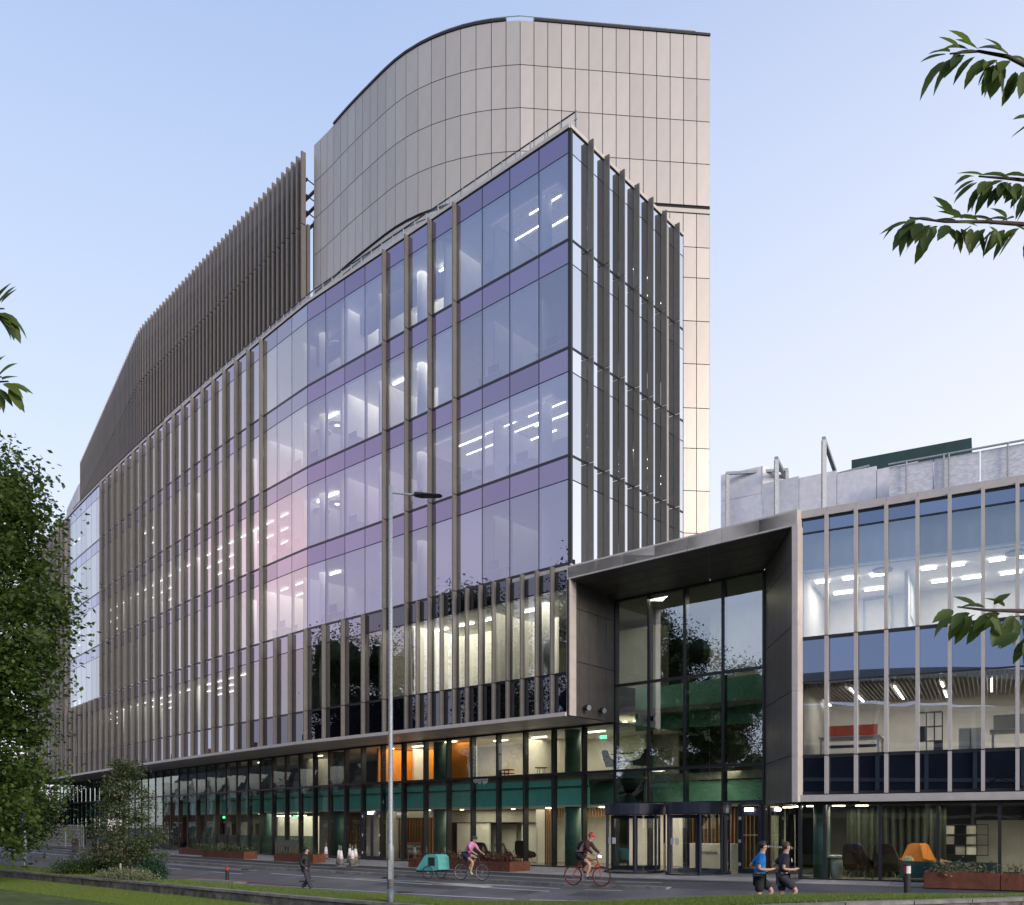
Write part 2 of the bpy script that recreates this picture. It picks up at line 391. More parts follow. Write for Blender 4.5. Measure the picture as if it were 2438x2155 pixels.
# fins, one piece per storey
def fin_mesh(h, d=.235, t=.075, m=M_fin):
    return MB().box(-t / 2, t / 2, -d, -.012, .02, h - .02).mesh('fin', m)
_fm = {}
def fin(p, n, z0, z1, parent, m, d=.235, t=.07):
    k = (round(z1 - z0, 2), m.name, d, t)
    if k not in _fm: _fm[k] = fin_mesh(z1 - z0, d, t, m)
    return place('fin', _fm[k], parent, (p.x, p.y, z0), math.atan2(n.y, n.x) + math.pi / 2)
def onF(s):
    i = min(int(s), NB - 1); f = s - i
    return F[i].lerp(F[i + 1], f), FN[i].lerp(FN[i + 1], f).normalized()
main_bays = [4, 5, 6, 7] + list(range(14, 33)) + list(range(39, NB + 1))
for s in main_bays:
    p, n = onF(s)
    for j in range(1, 5): fin(p, n, ZL[j], ZL[j + 1], BLD, M_fin)
for s in [k / 2 for k in range(1, 12)] + list(range(6, NB + 1)):
    p, n = onF(s)
    fin(p, n, ZL[0], ZL[1], BLD, M_fin); fin(p, n, ZB, ZL[0], BLD, M_fin)
# bottom fascia, soffit, roof edge
MB().strip(FO(.30), FO(-.1), ZB - .16, ZB - .005).build('fascia', M_frame, BLD)
sfm = MB()
for i in range(NB):
    A, B = FO(-.1), FO(-3.3)
    for k in range(2):
        q0, q1 = A[i].lerp(B[i], k / 2 + .004), A[i].lerp(B[i], (k + 1) / 2 - .004)
        r0, r1 = A[i + 1].lerp(B[i + 1], k / 2 + .004), A[i + 1].lerp(B[i + 1], (k + 1) / 2 - .004)
        e = (r0 - q0) * .006
        sfm.add([(q0.x + e.x, q0.y + e.y, ZB - .1), (q1.x + e.x, q1.y + e.y, ZB - .1), (r1.x - e.x, r1.y - e.y, ZB - .1), (r0.x - e.x, r0.y - e.y, ZB - .1)], [(0, 1, 2, 3)])
sfm.build('soffit_panels', M_frame, BLD, kind='stuff')
MB().strip(FO(-.1), FO(-3.4), ZB - .06, ZB - .02).build('soffit_backing', M_back, BLD)
MB().strip(FO(.06), FO(-.4), 29.45, 29.60).build('parapet_cap', M_frame, BLD)
GE = C0 + GD * 8.45                                                  # far end of the gable wall
MB().strip([C0 + NG * .06, GE + NG * .06], [C0 - NG * .4, GE - NG * .4], 29.45, 29.60).build('parapet_cap', M_frame, BLD)
MB().strip(FI(-.3), FI(-9), 29.2, 29.4).build('roof', M_slab, BLD)
# glass balustrade along the roof edge
Bp = FO(-.42)
bpm = MB().box(-.02, .02, -.05, .0, 0, .78).box(-.07, .07, -.07, -.05, .42, .46).mesh('baluster', M_galv)
for i in range(0, 40):
    for f in (0, .5):
        p = Bp[i].lerp(Bp[i + 1], f); r = bayrot(Bp[i + 1], Bp[i])
        if i < 20: place('baluster', bpm, BLD, (p.x, p.y, 29.55), r)
    if i < 24: pane('bal', BLD, Bp[i], Bp[i + 1], 29.7, 30.33, G_clear, 'balustrade_pane')
MB().tube([(p.x, p.y, 30.36) for p in Bp[:40]], .03, 6).build('handrail', M_dark, BLD)
# gable wall
gs_ = [0] + [1.14 + 1.085 * k for k in range(7)] + [8.45]
for k in range(8):
    a, b = C0 + GD * gs_[k + 1], C0 + GD * gs_[k]
    for j in range(1, 5):
        pane('gv', BLD, a, b, ZL[j], ZL[j + 1] - SP, G_gable, 'gable_pane'); pane('gs', BLD, a, b, ZL[j + 1] - SP, ZL[j + 1], G_gable, 'gable_pane')
    if k: 
        for j in range(1, 5): fin(C0 + GD * gs_[k], NG, ZL[j], ZL[j + 1] + (.12 if j == 4 else 0), BLD, M_fin_g, .30, .05)
for z in ZL[1:-1]: MB().strip([C0 + NG * .012, GE + NG * .012], [C0 - NG * .1, GE - NG * .1], z - .05, z + .05).build('transom', M_dark, BLD)
for z in ZL[2:]: MB().strip([C0 - NG * .01, GE - NG * .01], [C0 - NG * .1, GE - NG * .1], z - SP - .022, z - SP + .022).build('transom', M_dark, BLD)
MB().prism([C0 + NO * .0 - U * .0 + NG * .0, C0 + NG * .0 - NO * .1, C0 - NG * .1 - NO * .1, C0 - NG * .1], ZL[1] - .1, 29.45).build('corner_post', M_dark, BLD)
MB().strip([C0 + NG * .05, GE + NG * .05], [C0 - NG * 3, GE - NG * 3], ZL[1] - .22, ZL[1] - .02).build('fascia', M_frame, BLD)
# ---- inside the upper floors: slabs, ceilings, back walls, lights
BW = 7.0
for j, z in enumerate(ZL):
    if j: MB().strip(FI(-.25), FI(-BW), z - .42, z - .02).build('floor_slab', M_slab, BLD)
    else: MB().strip(FI(-.25), FI(-BW), z - .42, z - .02).build('floor_slab', M_walld, BLD)
    if j: MB().strip(FI(-.16), FI(-BW), z - SP - .04, z - SP + .03).build('ceiling', M_ceil, BLD)
bwl = MB().strip(FO(-BW), FO(-BW - .2), 6.7, 29.3); bwl.build('core_wall', M_wallg, BLD)
# bright room walls (nearer the glass where the photograph shows lit rooms): (bay from, bay to, level, depth, material)
def inner(s, v):
    i = min(int(s), NB - 1); f = s - i
    return (F[i] + FN[i] * v).lerp(F[i + 1] + FN[i + 1] * v, f)
def seen(fn, s, d, hi=24.):
    """station whose point at depth d lies on the sight line through station s of the glass"""
    p = fn(s, 0.); a, b = s, s + hi
    for _ in range(40):
        m_ = (a + b) / 2; q = fn(m_, d)
        if q.x * p.y - q.y * p.x > 0: a = m_
        else: b = m_
    return (a + b) / 2
def innerv(s, d): return inner(seen(lambda u, v: inner(min(u, NB - .01), -v), s, d), -d)
def sv(s, d): return min(NB - .2, seen(lambda u, v: inner(min(u, NB - .01), -v), s, d))
def roomwall(s0, s1, lv, d, m, h0=0., h1=None, name='partition'):
    s0, s1 = sv(s0, d), sv(s1, d)
    ss = [s0] + [k for k in range(int(s0) + 1, int(math.ceil(s1)))] + [s1]
    MB().strip([inner(s, -d) for s in ss], [inner(s, -d - .12) for s in ss], ZL[lv] + h0, (ZL[lv] + h1) if h1 else ZL[lv + 1] - SP - .04).build(name, m, BLD)
def crosswall(s, lv, d0, d1, m):
    a, b = inner(s, -d0), inner(s, -d1); u = (b - a).normalized(); q = V(-u.y, u.x) * .06
    MB().prism([a + q, b + q, b - q, a - q], ZL[lv], ZL[lv + 1] - SP - .04).build('partition', m, BLD)
for lv, s0, s1, d in ((4, 4.0, 7.0, 3.2), (3, 4.8, 7.0, 3.2), (4, 0.2, 1.6, 5.5), (0, .4, 5.6, 3.4), (2, 0.2, 5.6, 5.5), (1, 9, 10.6, 4.), (3, 9, 10.6, 3.6), (4, 9, 10.6, 4.)):
    roomwall(s0, s1, lv, d, M_white)
    crosswall(sv(s1, d) if lv else 6.0, lv, .3, d if lv else 6.9, M_white)
for lv in range(0, 5):
    for s in (3.1, 8.0, 12.2, 17.5, 23.5, 30, 38.5): crosswall(s, lv, .9, 6.5, M_wallg)
    for s in (.75, 5.4, 10.1, 14.8, 19.4, 24.1, 28.8, 33.5, 38.2):
        p = innerv(s, 1.25); MB().lathe((p.x, p.y, ZL[lv]), [(.24, 0), (.24, ZL[lv + 1] - SP - .06 - ZL[lv])], 14).build('column', M_colw, BLD, True)
def strip_light(s, lv, d, ln=1.2, along=True, w_=.022, m=None):
    z = ZL[lv + 1] - SP - (.20 if lv in (2, 4) and s < 7 else .12); s = sv(s, d); p = inner(s, -d); q = inner(s + .02, -d); u = (q - p).normalized()
    if not along: u = V(-u.y, u.x)
    t = V(-u.y, u.x) * w_; h = u * ln / 2
    MB().ob((p.x - h.x - t.x, p.y - h.y - t.y, z - .03), (2 * h.x, 2 * h.y, 0), (2 * t.x, 2 * t.y, 0), (0, 0, .05)).build('light_strip', m or E_strip, BLD)
for s, d in ((.75, 1.5), (.55, 2.4), (1.6, 2.2), (2.4, 1.5), (1.0, 3.3), (2.0, 3.4), (3.0, 2.5), (3.5, 1.6)): strip_light(s, 2, d, 2.0)
for s, d in ((.8, 1.4), (1.3, 2.2), (.4, 2.6)): strip_light(s, 4, d, 1.7)
for lv, ss in ((4, (4.4, 5.5, 6.5)), (3, (5.3, 6.4, 9.6)), (0, (1.3, 2.6, 3.6, 4.6)), (1, (9.5,)), (2, (9.6, 10.2))):
    for s in ss: strip_light(s, lv, 1.5, .9, True, .04)
for lv, s0, s1 in ((3, 24, 25), (2, 12, 30), (0, 15, 30), (1, 11, 13), (4, 36, 37), (2, 35, 37)):
    for i in range(s0, s1 + 1):
        for d in ((1.2, 2.4, 3.6) if i < 34 else (1.4, 2.8)): strip_light(i + .5, lv, d, .8, True, .018, E_dash)
def room_light(s, lv, d, e, sx=4.6, sy=3.4, col=(1, .93, .82)):
    s = sv(s, d); p, q = inner(s, -d), inner(s + .05, -d)
    l = bpy.data.lights.new('room_light', 'AREA'); l.shape = 'RECTANGLE'; l.size = sx; l.size_y = sy; l.energy = e; l.color = col
    o = bpy.data.objects.new('room_light', l); COL.objects.link(o); o.location = (p.x, p.y, ZL[lv + 1] - SP - .05); o.rotation_euler = (0, 0, math.atan2(q.y - p.y, q.x - p.x))
for s, lv, e in ((1.0, 4, 45), (2.6, 4, 60), (4.6, 4, 150), (6.2, 4, 150), (1.6, 3, 35), (5.4, 3, 150), (6.4, 3, 150), (1.2, 2, 80), (3.0, 2, 90), (4.8, 2, 70), (6.4, 2, 50), (2.0, 1, 40), (5.2, 1, 40),
                 (9.4, 4, 60), (9.4, 3, 60), (9.8, 2, 60), (9.8, 1, 70), (12.6, 3, 70), (12.6, 2, 90), (12.6, 1, 90), (16.5, 2, 90), (16.5, 3, 50), (21, 2, 90), (26, 2, 90), (17, 0, 110), (22, 0, 110), (27, 0, 110),
                 (.8, 0, 190), (2.2, 0, 200), (3.4, 0, 200), (4.3, 0, 150)): room_light(s, lv, 2.4 if lv else 1.9, e * 1.35)
# slatted ceilings near the corner
for lv in (2, 4):
    cs = MB()
    for k in range(40):
        d = .9 + k * .14; cs.strip([inner(.35, -d), inner(6 if lv == 2 else 3.2, -d)], [inner(.35, -d - .035), inner(6 if lv == 2 else 3.2, -d - .035)], ZL[lv + 1] - SP - .2, ZL[lv + 1] - SP - .08)
    cs.build('ceiling_slats', M_fin_w, BLD, kind='stuff')
# hanging disc lamps, screens and whiteboards in the lit rooms
for s, lv in ((9.4, 4), (9.4, 3), (10.1, 3), (9.4, 2), (10.2, 2)):
    p = innerv(s, 1.8); MB().lathe((p.x, p.y, ZL[lv] + 2.75), [(.42, 0), (.45, .05), (.42, .1)], 20).build('pendant_lamp', M_ceil, BLD); MB().lathe((p.x, p.y, ZL[lv] + 2.72), [(.12, 0), (.12, .03)], 14).build('lamp_bulb', E_warm, BLD)
for s, lv, d in ((6.2, 4, 3.1), (5.3, 4, 3.1), (6.0, 3, 3.1)):
    a, b = innerv(s, d), innerv(s + .7, d); MB().strip([a, b], [a + (FN[5] * .06), b + FN[5] * .06], ZL[lv] + 1.9, ZL[lv] + 2.5).build('wall_screen', M_wallg, BLD)

# ================================================================= CLAD TOWER
TW = thing('clad_tower', 'tall pale grey panel-clad tower with one rounded end rising behind the glass corner', 'building', (4, 42, .5))
KS = 1.02
tr = [(9.16, 40.76), (.37, 39.93)]
tc = [(-.25, 39.98), (-.92, 40.03), (-1.63, 40.16), (-2.37, 40.35), (-3.06, 40.6), (-3.77, 40.9), (-4.42, 41.24), (-5.03, 41.63), (-5.6, 42.08), (-6.11, 42.57),
      (-6.56, 43.04), (-7.0, 43.47), (-7.43, 43.91), (-7.88, 44.37), (-8.34, 44.85), (-8.85, 45.4), (-9.27, 45.92), (-9.73, 46.42), (-10.17, 46.82), (-10.62, 47.27)]
TP = [V(*tr[0]).lerp(V(*tr[1]), k / 14) * KS for k in range(15)] + [V(*p) * KS for p in tc]
# survey of the roofline is noisy: smooth the curved run lightly
for _ in range(2):
    q = [p.copy() for p in TP]
    for i in range(15, len(TP) - 1): TP[i] = q[i] * .5 + (q[i - 1] + q[i + 1]) * .25
ZR = [39.53, 37.47, 35.48, 33.48, 31.50, 31.16, 29.58, 28.14, 26.1, 24.08, 22.0, 20.1, 18.1, 16.1, 14.1, 12.1]
TN = normals(TP); TN = [n if n.y < 0 else -n for n in TN]
for i in range(len(TP) - 1):
    a, b = TP[i], TP[i + 1]
    rows = range(0, 15) if i < 4 else (range(0, 6) if i < 14 else range(0, 6))
    for j in rows:
        if j == 4: continue
        off = V(0, 0) if j < 4 else (TN[i] * -.06)
        k = ('clad', round((b - a).length, 3), j)
        if k not in _pc:
            l, h = (b - a).length, ZR[j] - ZR[j + 1]
            _pc[k] = MB().box(.016, l - .016, 0, .05, .018, h - .018).mesh('cladding_panel', M_clad)
        place('cladding_panel', _pc[k], TW, (b.x + off.x, b.y + off.y, ZR[j + 1]), bayrot(b, a))
tb = [p - n * .056 for p, n in zip(TP, TN)]; tb2 = [p - n * .4 for p, n in zip(TP, TN)]
MB().strip(tb, tb2, 31.15, 39.5).build('backing_wall', M_back, TW)
MB().strip([p - n * .125 for p, n in zip(TP, TN)], [p - n * .5 for p, n in zip(TP, TN)], 27.5, 31.2).build('backing_wall', M_back, TW)
MB().strip([p - TN[0] * .125 for p in TP[:6]], [p - TN[0] * .5 for p in TP[:6]], .5, 27.5).build('backing_wall', M_back, TW)
MB().strip([p - n * .01 for p, n in zip(TP, TN)], tb2, 31.17, 31.36).build('reveal_band', M_clad, TW)
back = [TP[-1] + V(6, 9), TP[0] + V(0.2, 12)]
MB().prism([TP[0] - TN[0] * .2, *[p - n * .2 for p, n in zip(TP[1:], TN[1:])], back[0], back[1]], 39.2, 39.3).build('roof', M_slab, TW)
sw = TP[0]
MB().prism([sw + V(-.02, .06), sw + V(0, .06), back[1], back[1] + V(-.3, 0)], .5, 39.5).build('side_wall', M_clad, TW)
MB().prism([TP[-1] + V(0, .06), TP[-1] + V(.3, .1), back[0] + V(.3, 0), back[0]], 26, 39.5).build('side_wall', M_clad, TW)
MB().strip([p + n * .05 for p, n in zip(TP[:14], TN)], [p - n * .3 for p, n in zip(TP[:14], TN)], 39.53, 39.64).build('parapet_cap', M_dark, TW)
MB().strip([p + n * .05 for p, n in zip(TP[15:-3], TN[15:])], [p - n * .3 for p, n in zip(TP[15:-3], TN[15:])], 39.53, 39.64).build('parapet_cap', M_dark, TW)
hr = [p - n * .25 for p, n in zip(TP, TN)][1:26]
hb = MB().tube([(p.x, p.y, 39.95) for p in hr], .022, 5)
for p in hr[::2]: hb.tube([(p.x, p.y, 39.5), (p.x, p.y, 39.95)], .018, 4)
hb.build('handrail', M_galv, TW)

# ================================================================= ROOF LOUVRE SCREEN
LS = thing('louvre_screen', 'bronze vertical louvre screen curving along the roof left of the tower', 'screen', (-20, 58, 29.4))
P0, P1, P2 = V(-11.3, 48.25), V(-27.3, 65.2), V(-43.4, 89.2)
lp = []
n1, n2 = 43, 54
for k in range(n1): lp.append(P0.lerp(P1, k / n1))
for k in range(n2 + 1): lp.append(P1.lerp(P2, k / n2))
for _ in range(6):
    q = [p.copy() for p in lp]
    for i in range(1, len(lp) - 1): lp[i] = q[i] * .5 + (q[i - 1] + q[i + 1]) * .25
LN = normals(lp); LN = [n if n.y < 0 else -n for n in LN]
lm = MB().box(-.05, .05, -.26, 0, 0, 3.95).mesh('louvre_fin', M_louvre); lm2 = MB().box(-.05, .05, -.26, 0, 0, 5.6).mesh('louvre_fin', M_louvre)
for p, n in zip(lp, LN):
    r = math.atan2(n.y, n.x) + math.pi / 2
    place('louvre_fin', lm, LS, (p.x, p.y, 35.15), r); place('louvre_fin', lm2, LS, (p.x, p.y, 29.5), r)
MB().strip([p - n * .12 for p, n in zip(lp, LN)], [p - n * .3 for p, n in zip(lp, LN)], 29.4, 35.3).build('back_wall', M_louvre, LS)
MB().strip([lp[0] - LN[0] * .5, TP[-1] + V(-.1, .25)], [lp[0] - LN[0] * .6, TP[-1] + V(-.05, .35)], 29.4, 35.6).build('return_panel', M_louvre, LS)
for z in (35.9, 36.8, 37.7):
    MB().strip([p - n * .06 for p, n in zip(lp, LN)], [p - n * .16 for p, n in zip(lp, LN)], z, z + .12).build('rail', M_navy, LS)
    MB().strip([p - n * .7 for p, n in zip(lp, LN)], [p - n * .8 for p, n in zip(lp, LN)], z - .2, z - .06).build('rail', M_navy, LS)
mt = MB()
for k in range(0, len(lp), 3):
    p, n = lp[k], LN[k]; q = p - n * .75
    mt.tube([(q.x, q.y, 29.5), (q.x, q.y, 38.0)], .06, 5)
    for z in (35.95, 36.85, 37.75): mt.tube([(p.x, p.y, z), (q.x, q.y, z - .15)], .04, 4)
mt.build('support_frame', M_navy, LS)
# pale plant-room box past the far end of the screen
pb0 = P2 + V(-.6, .4)
PR_ = thing('plant_room', 'pale metal plant room at the far left end of the louvre screen', 'plant room', (pb0.x - 2, pb0.y + 3, 29.4))
dd = (P2 - P1).normalized(); dn = V(dd.y, -dd.x)
MB().prism([pb0, pb0 + dd * 9, pb0 + dd * 9 + dn * 5, pb0 + dn * 5], 29.4, 37.1).build('body', M_insul, PR_)
for k in range(1, 9):
    q = pb0 + dd * k; MB().prism([q - dn * .0, q + dd * .05, q + dd * .05 - dn * .03, q - dn * .03], 29.5, 37.1).build('seam', M_galv, PR_)
# ================================================================= SET-BACK GLAZED BASE (ground and first floor of the main building)
DR = -U
Gp0 = C0 + GD * 3.03
NG_ = 50
Gp = path(Gp0, NG_, 10, 10, 1.66, 1.63)
GN = normals(Gp); GN = [n if n.dot(NO) > 0 else -n for n in GN]; GN[0] = NO.copy()
def GO(v, i0=0, i1=None): return offs(Gp, v, GN)[i0:(i1 or NG_) + 1]
ZG, Z1, ZT = .5, 4.58, ZB - .12
DOORBAY = 9
for i in range(NG_):
    a, b = Gp[i], Gp[i + 1]
    if i == DOORBAY: pane('sd', BLD, a, b, 3.05, Z1, G_shop, 'storefront_pane')
    else: pane('s0', BLD, a, b, ZG + .03, Z1, G_shop, 'storefront_pane')
    pane('s1', BLD, a, b, Z1, ZT, G_shop, 'storefront_pane')
smul = MB().box(-.045, .045, -.05, .26, 0, ZT - ZG).mesh('storefront_mullion', M_dark)
for i in range(NG_ + 1):
    a = Gp[i]; place('storefront_mullion', smul, BLD, (a.x, a.y, ZG), bayrot(Gp[min(i + 1, NG_)], Gp[max(i - 1, 0)]))
for z, h in ((ZG, .06), (Z1 - .05, .11), (ZT - .07, .07)): MB().strip(GO(.03), GO(-.15), z, z + h).build('storefront_rail', M_dark, BLD)
def gin(s, d):
    s = max(0, s); i = min(int(s), NG_ - 1); f = s - i; return (Gp[i] - GN[i] * d).lerp(Gp[i + 1] - GN[i + 1] * d, f)
def gs(s, d): return min(NG_ - .2, seen(gin, s, d))
def gv(s, d): return gin(gs(s, d), d)
# floors, bulkheads, ceilings, columns
MB().strip(GO(-.1), GO(-11), ZG - .2, ZG + .012).build('ground_floor', M_floorin, BLD)
MB().strip(GO(-.35), GO(-9), Z1 - .25, Z1 - .02).build('floor_slab', M_slab, BLD)
MB().strip(GO(-.45, 1), GO(-.5, 1), 3.22, 4.02).build('bulkhead', M_teal, BLD)
MB().strip(GO(-.36, 1), GO(-.42, 1), 4.06, 4.36).build('bulkhead', M_teal, BLD)
MB().strip(GO(-.36, 1), GO(-.46, 1), 4.0, 4.055).build('bulkhead_trim', M_coln, BLD)
MB().strip(GO(-.45), GO(-9), 3.16, 3.22).build('ceiling', M_ceil, BLD)
MB().strip(GO(-.2), GO(-9), ZT - .03, ZT + .05).build('ceiling', M_ceil, BLD)
for s in (1.33, 6.3, 11.4, 16.4, 21.4, 26.4, 31.4, 36.4):
    p = gv(s, .95)
    MB().lathe((p.x, p.y, ZG), [(.36, 0), (.36, 2.7)], 20).build('column', M_coln, BLD, True)
    MB().lathe((p.x, p.y, Z1), [(.36, 0), (.36, 2.0)], 20).build('column', M_coln, BLD, True)
def gwall(s0, s1, d, z0, z1, m, name='partition', th=.12):
    s0, s1 = gs(s0, d), gs(s1, d)
    ss = [s0] + [k for k in range(int(s0) + 1, int(math.ceil(s1)))] + [s1]
    return MB().strip([gin(s, d) for s in ss], [gin(s, d + th) for s in ss], z0, z1).build(name, m, BLD)
def gcross(s, d0, d1, z0, z1, m):
    s = gs(s, d0); a, b = gin(s, d0), gin(s, d1); u = (b - a).normalized(); q = V(-u.y, u.x) * .06
    MB().prism([a + q, b + q, b - q, a - q], z0, z1).build('partition', m, BLD)
F0, F1 = ZG + .013, Z1 - .019
C1, C2 = 3.159, ZT - .031
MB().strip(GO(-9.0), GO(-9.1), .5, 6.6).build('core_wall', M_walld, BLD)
# first floor rooms
gwall(-.0, 4.85, 4.6, F1, C2, M_white); gwall(4.85, 5.1, .9, F1, C2, M_white); gwall(5.1, 6.05, 1.4, F1, C2, M_orange); gwall(6.05, 9.2, 3.2, F1, C2, M_orange); gcross(6.05, 1.2, 3.2, F1, C2, M_white)
gcross(7.5, 2.1, 3.2, F1, C2, M_white); gcross(9.2, .8, 6, F1, C2, M_orange); gcross(2.95, 2.0, 4.6, F1, C2, M_white); gcross(1.9, 3.2, 4.6, F1, C2, M_white)
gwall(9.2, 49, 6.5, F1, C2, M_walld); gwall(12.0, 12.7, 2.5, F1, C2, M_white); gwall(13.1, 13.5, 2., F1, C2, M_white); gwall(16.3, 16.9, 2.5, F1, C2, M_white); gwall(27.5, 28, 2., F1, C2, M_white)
# ground floor rooms
gwall(0, 1.95, 4.4, F0, C1, M_white); gwall(2.55, 3.1, 3.6, F0, C1, M_white); gwall(3.1, 4.4, 4.6, F0, C1, M_wallg); gwall(3.3, 4.2, 4.45, F0, 2.4, M_white)
gwall(4.3, 5.6, 3.4, F0, 2.45, M_white); gwall(2.4, 5.9, 3.3, 2.5, C1, M_wallg); gcross(2.55, 2.2, 3.6, F0, C1, M_white)
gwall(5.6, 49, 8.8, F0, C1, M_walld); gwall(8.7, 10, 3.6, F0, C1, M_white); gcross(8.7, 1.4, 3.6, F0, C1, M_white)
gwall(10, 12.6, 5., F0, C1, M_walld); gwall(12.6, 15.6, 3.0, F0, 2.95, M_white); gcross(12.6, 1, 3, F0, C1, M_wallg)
gwall(15.6, 24, 4.2, F0, C1, M_wallg); gwall(16.4, 16.8, 3.9, F0, 2.6, M_white); gwall(17.9, 18.9, 3.9, F0, 2.6, M_white); gwall(19.6, 20, 3.9, F0, 2.6, M_white)
for s in (16.9, 19.1, 20.4): gwall(s, s + .5, 4.0, F0, 2.5, M_walld, 'inner_door')
gwall(13, 22, .06, F0, 1.72, glass('frosted_film', (.55, .62, .55), (.4, .5, .45), .3, rough=.5), 'frosted_film', .01)
# timber slat screens
slm = MB().box(-.022, .022, 0, .09, 0, 1).mesh('timber_slat', M_timber)
def slats(s0, s1, n, d, z0, z1):
    for k in range(n):
        s = gs(s0, d) + (gs(s1, d) - gs(s0, d)) * (k + .5) / n; p = gin(s, d); i = min(int(s), NG_ - 1)
        o = place('timber_slat', slm, BLD, (p.x, p.y, z0), math.atan2(GN[i].y, GN[i].x) + math.pi / 2); o.scale.z = z1 - z0
slats(6.6, 8.6, 16, 2.0, F0, 2.75); gwall(6.6, 8.6, 2.3, F0, C1, M_walld); gwall(6.6, 8.6, 1.9, 2.75, C1, M_wallg)
slats(2.0, 2.3, 4, 1.3, F0, C1); slats(.0, 2.0, 22, 3.2, 2.72, C1); slats(10.3, 11.9, 10, 3.0, F0, 2.75)
# visible lamps under the ceilings
def ceil_disc(p, z, r=.16, m=None, parent=BLD):
    MB().lathe((p.x, p.y, z - .035), [(r, 0), (r, .03)], 16).build('downlight', m or E_warm, parent)
for s in (.35, 2.1): ceil_disc(gv(s, 1.2), 3.14, .2)
for s, d in ((1.2, 2), (3.4, 2), (5.4, 1.6), (6.8, 1.5), (12.3, 1.6), (14, 1.6), (9.4, 2), (17, 2)): ceil_disc(gv(s, d), 3.15, .09)
for s, d in ((.3, 2), (2.2, 2.2), (3.6, 2.2), (5.6, 1.0), (7.0, 1.6), (8.4, 1.6), (12.4, 1.4), (16.6, 1.4)):
    p, q = gv(s, d), gv(s + .5, d); MB().strip([p, q], [p + GN[0] * .08, q + GN[0] * .08], C2 - .05, C2 - .01).build('light_strip', E_warm, BLD)
for s in (13.5, 14.6, 15.2): p, q = gv(s, 2.7), gv(s + .6, 2.7); MB().strip([p, q], [p + GN[0] * .07, q + GN[0] * .07], 2.96, 3.0).build('light_strip', E_strip, BLD)
EXM = lamp_mat('exit_green', (.1, .9, .3), 3.5)
for s, d, z in ((.25, 2.4, ZT - .35), (14.2, 2.2, 2.85), (20.1, 1.2, 2.85)):
    p, q = gv(s, d), gv(s + .2, d); MB().strip([p, q], [p + GN[0] * .03, q + GN[0] * .03], z, z + .15).build('exit_sign', EXM, BLD)
def area(p, z, e, sx=3.0, sy=2.0, rz=0., col=(1, .87, .68)):
    l = bpy.data.lights.new('room_light', 'AREA'); l.shape = 'RECTANGLE'; l.size = sx; l.size_y = sy; l.energy = e; l.color = col
    o = bpy.data.objects.new('room_light', l); COL.objects.link(o); o.location = (p.x, p.y, z); o.rotation_euler = (0, 0, rz); return o
for s, e in ((.7, 60), (2.6, 70), (4.3, 70), (7.3, 90), (8.5, 50), (12.3, 25), (16.5, 25)): area(gv(s, 2.2), C2 - .06, e, rz=R(-41))
for s, e in ((.7, 70), (2.9, 40), (4.9, 70), (7.5, 25), (9.3, 40), (13.4, 70), (14.8, 70), (16.6, 25), (18.3, 30), (20, 20)): area(gv(s, 2.0 if s < 12 or s > 15.5 else 1.8), C1 - .06, e, rz=R(-43))
# double door in the glazed base
a, b = Gp[DOORBAY], Gp[DOORBAY + 1]; rz = bayrot(b, a)
DD = link('double_door', MB().box(.02, .10, -.05, .1, 0, 2.5).box(1.56, 1.64, -.05, .1, 0, 2.5).box(.78, .88, -.04, .08, 0, 2.4).box(.1, 1.56, -.05, .1, 2.32, 2.52)
          .box(.1, .16, -.03, .06, 0, 2.32).box(1.5, 1.56, -.03, .06, 0, 2.32).box(.16, 1.5, -.03, .06, 0, .14).mesh('double_door', M_navy), BLD)
DD.location = (b.x, b.y, ZG + .06); DD.rotation_euler.z = rz
gl = link('door_glass', MB().box(.16, .78, 0, .02, .14, 2.32).box(.88, 1.5, 0, .02, .14, 2.32).mesh('door_glass', G_clear), None); gl.parent = DD
hg = MB()
for x in (.1, 1.52):
    for z in (.25, 1.2, 2.2): hg.box(x, x + .05, -.08, -.05, z, z + .14)
hh = link('hinge', hg.mesh('hinge', M_insul), None); hh.parent = DD
dl = link('door_light', MB().box(.66, 1.02, -.14, -.06, 2.38, 2.5).mesh('door_light', E_strip), None); dl.parent = DD

# ================================================================= ENTRANCE PORTAL
PL = C0 + NO * .2; PRt = PL + DR * 9.3
POR = thing('entrance_portal', 'projecting beige-framed entrance portal with dark recess and tall glass wall', 'portal', (5.6, 31.2, .5))
ZP0, ZP1 = 11.85, 12.36
Q = [Gp0 + DR * 1.65 * k for k in range(5)]
PLi = PL + DR * .16; PRi = PRt - DR * .19
def inwards(p, d): return p - NO * d
nf = 7
for k in range(nf):   # top band in sheets
    p, q = PL.lerp(PRt, k / nf + .0012), PL.lerp(PRt, (k + 1) / nf - .0012)
    MB().strip([p, q], [inwards(p, .35), inwards(q, .35)], ZP0, ZP1).build('frame_sheet', M_frame, POR)
for k, (z0, z1) in enumerate(((6.58, 8.0), (8.006, 9.6), (9.606, 11.2), (11.206, ZP0 - .004))):
    MB().strip([PL, PLi], [inwards(PL, .4), inwards(PLi, .4)], z0, z1).build('frame_sheet', M_frame, POR)
for z0, z1 in ((3.07, 4.5), (4.506, 6.6), (6.606, 8.7), (8.706, 10.73), (10.736, ZP0 - .004)):
    MB().strip([PRi, PRt], [inwards(PRi, .4), inwards(PRt, .4)], z0, z1).build('frame_sheet', M_frame, POR)
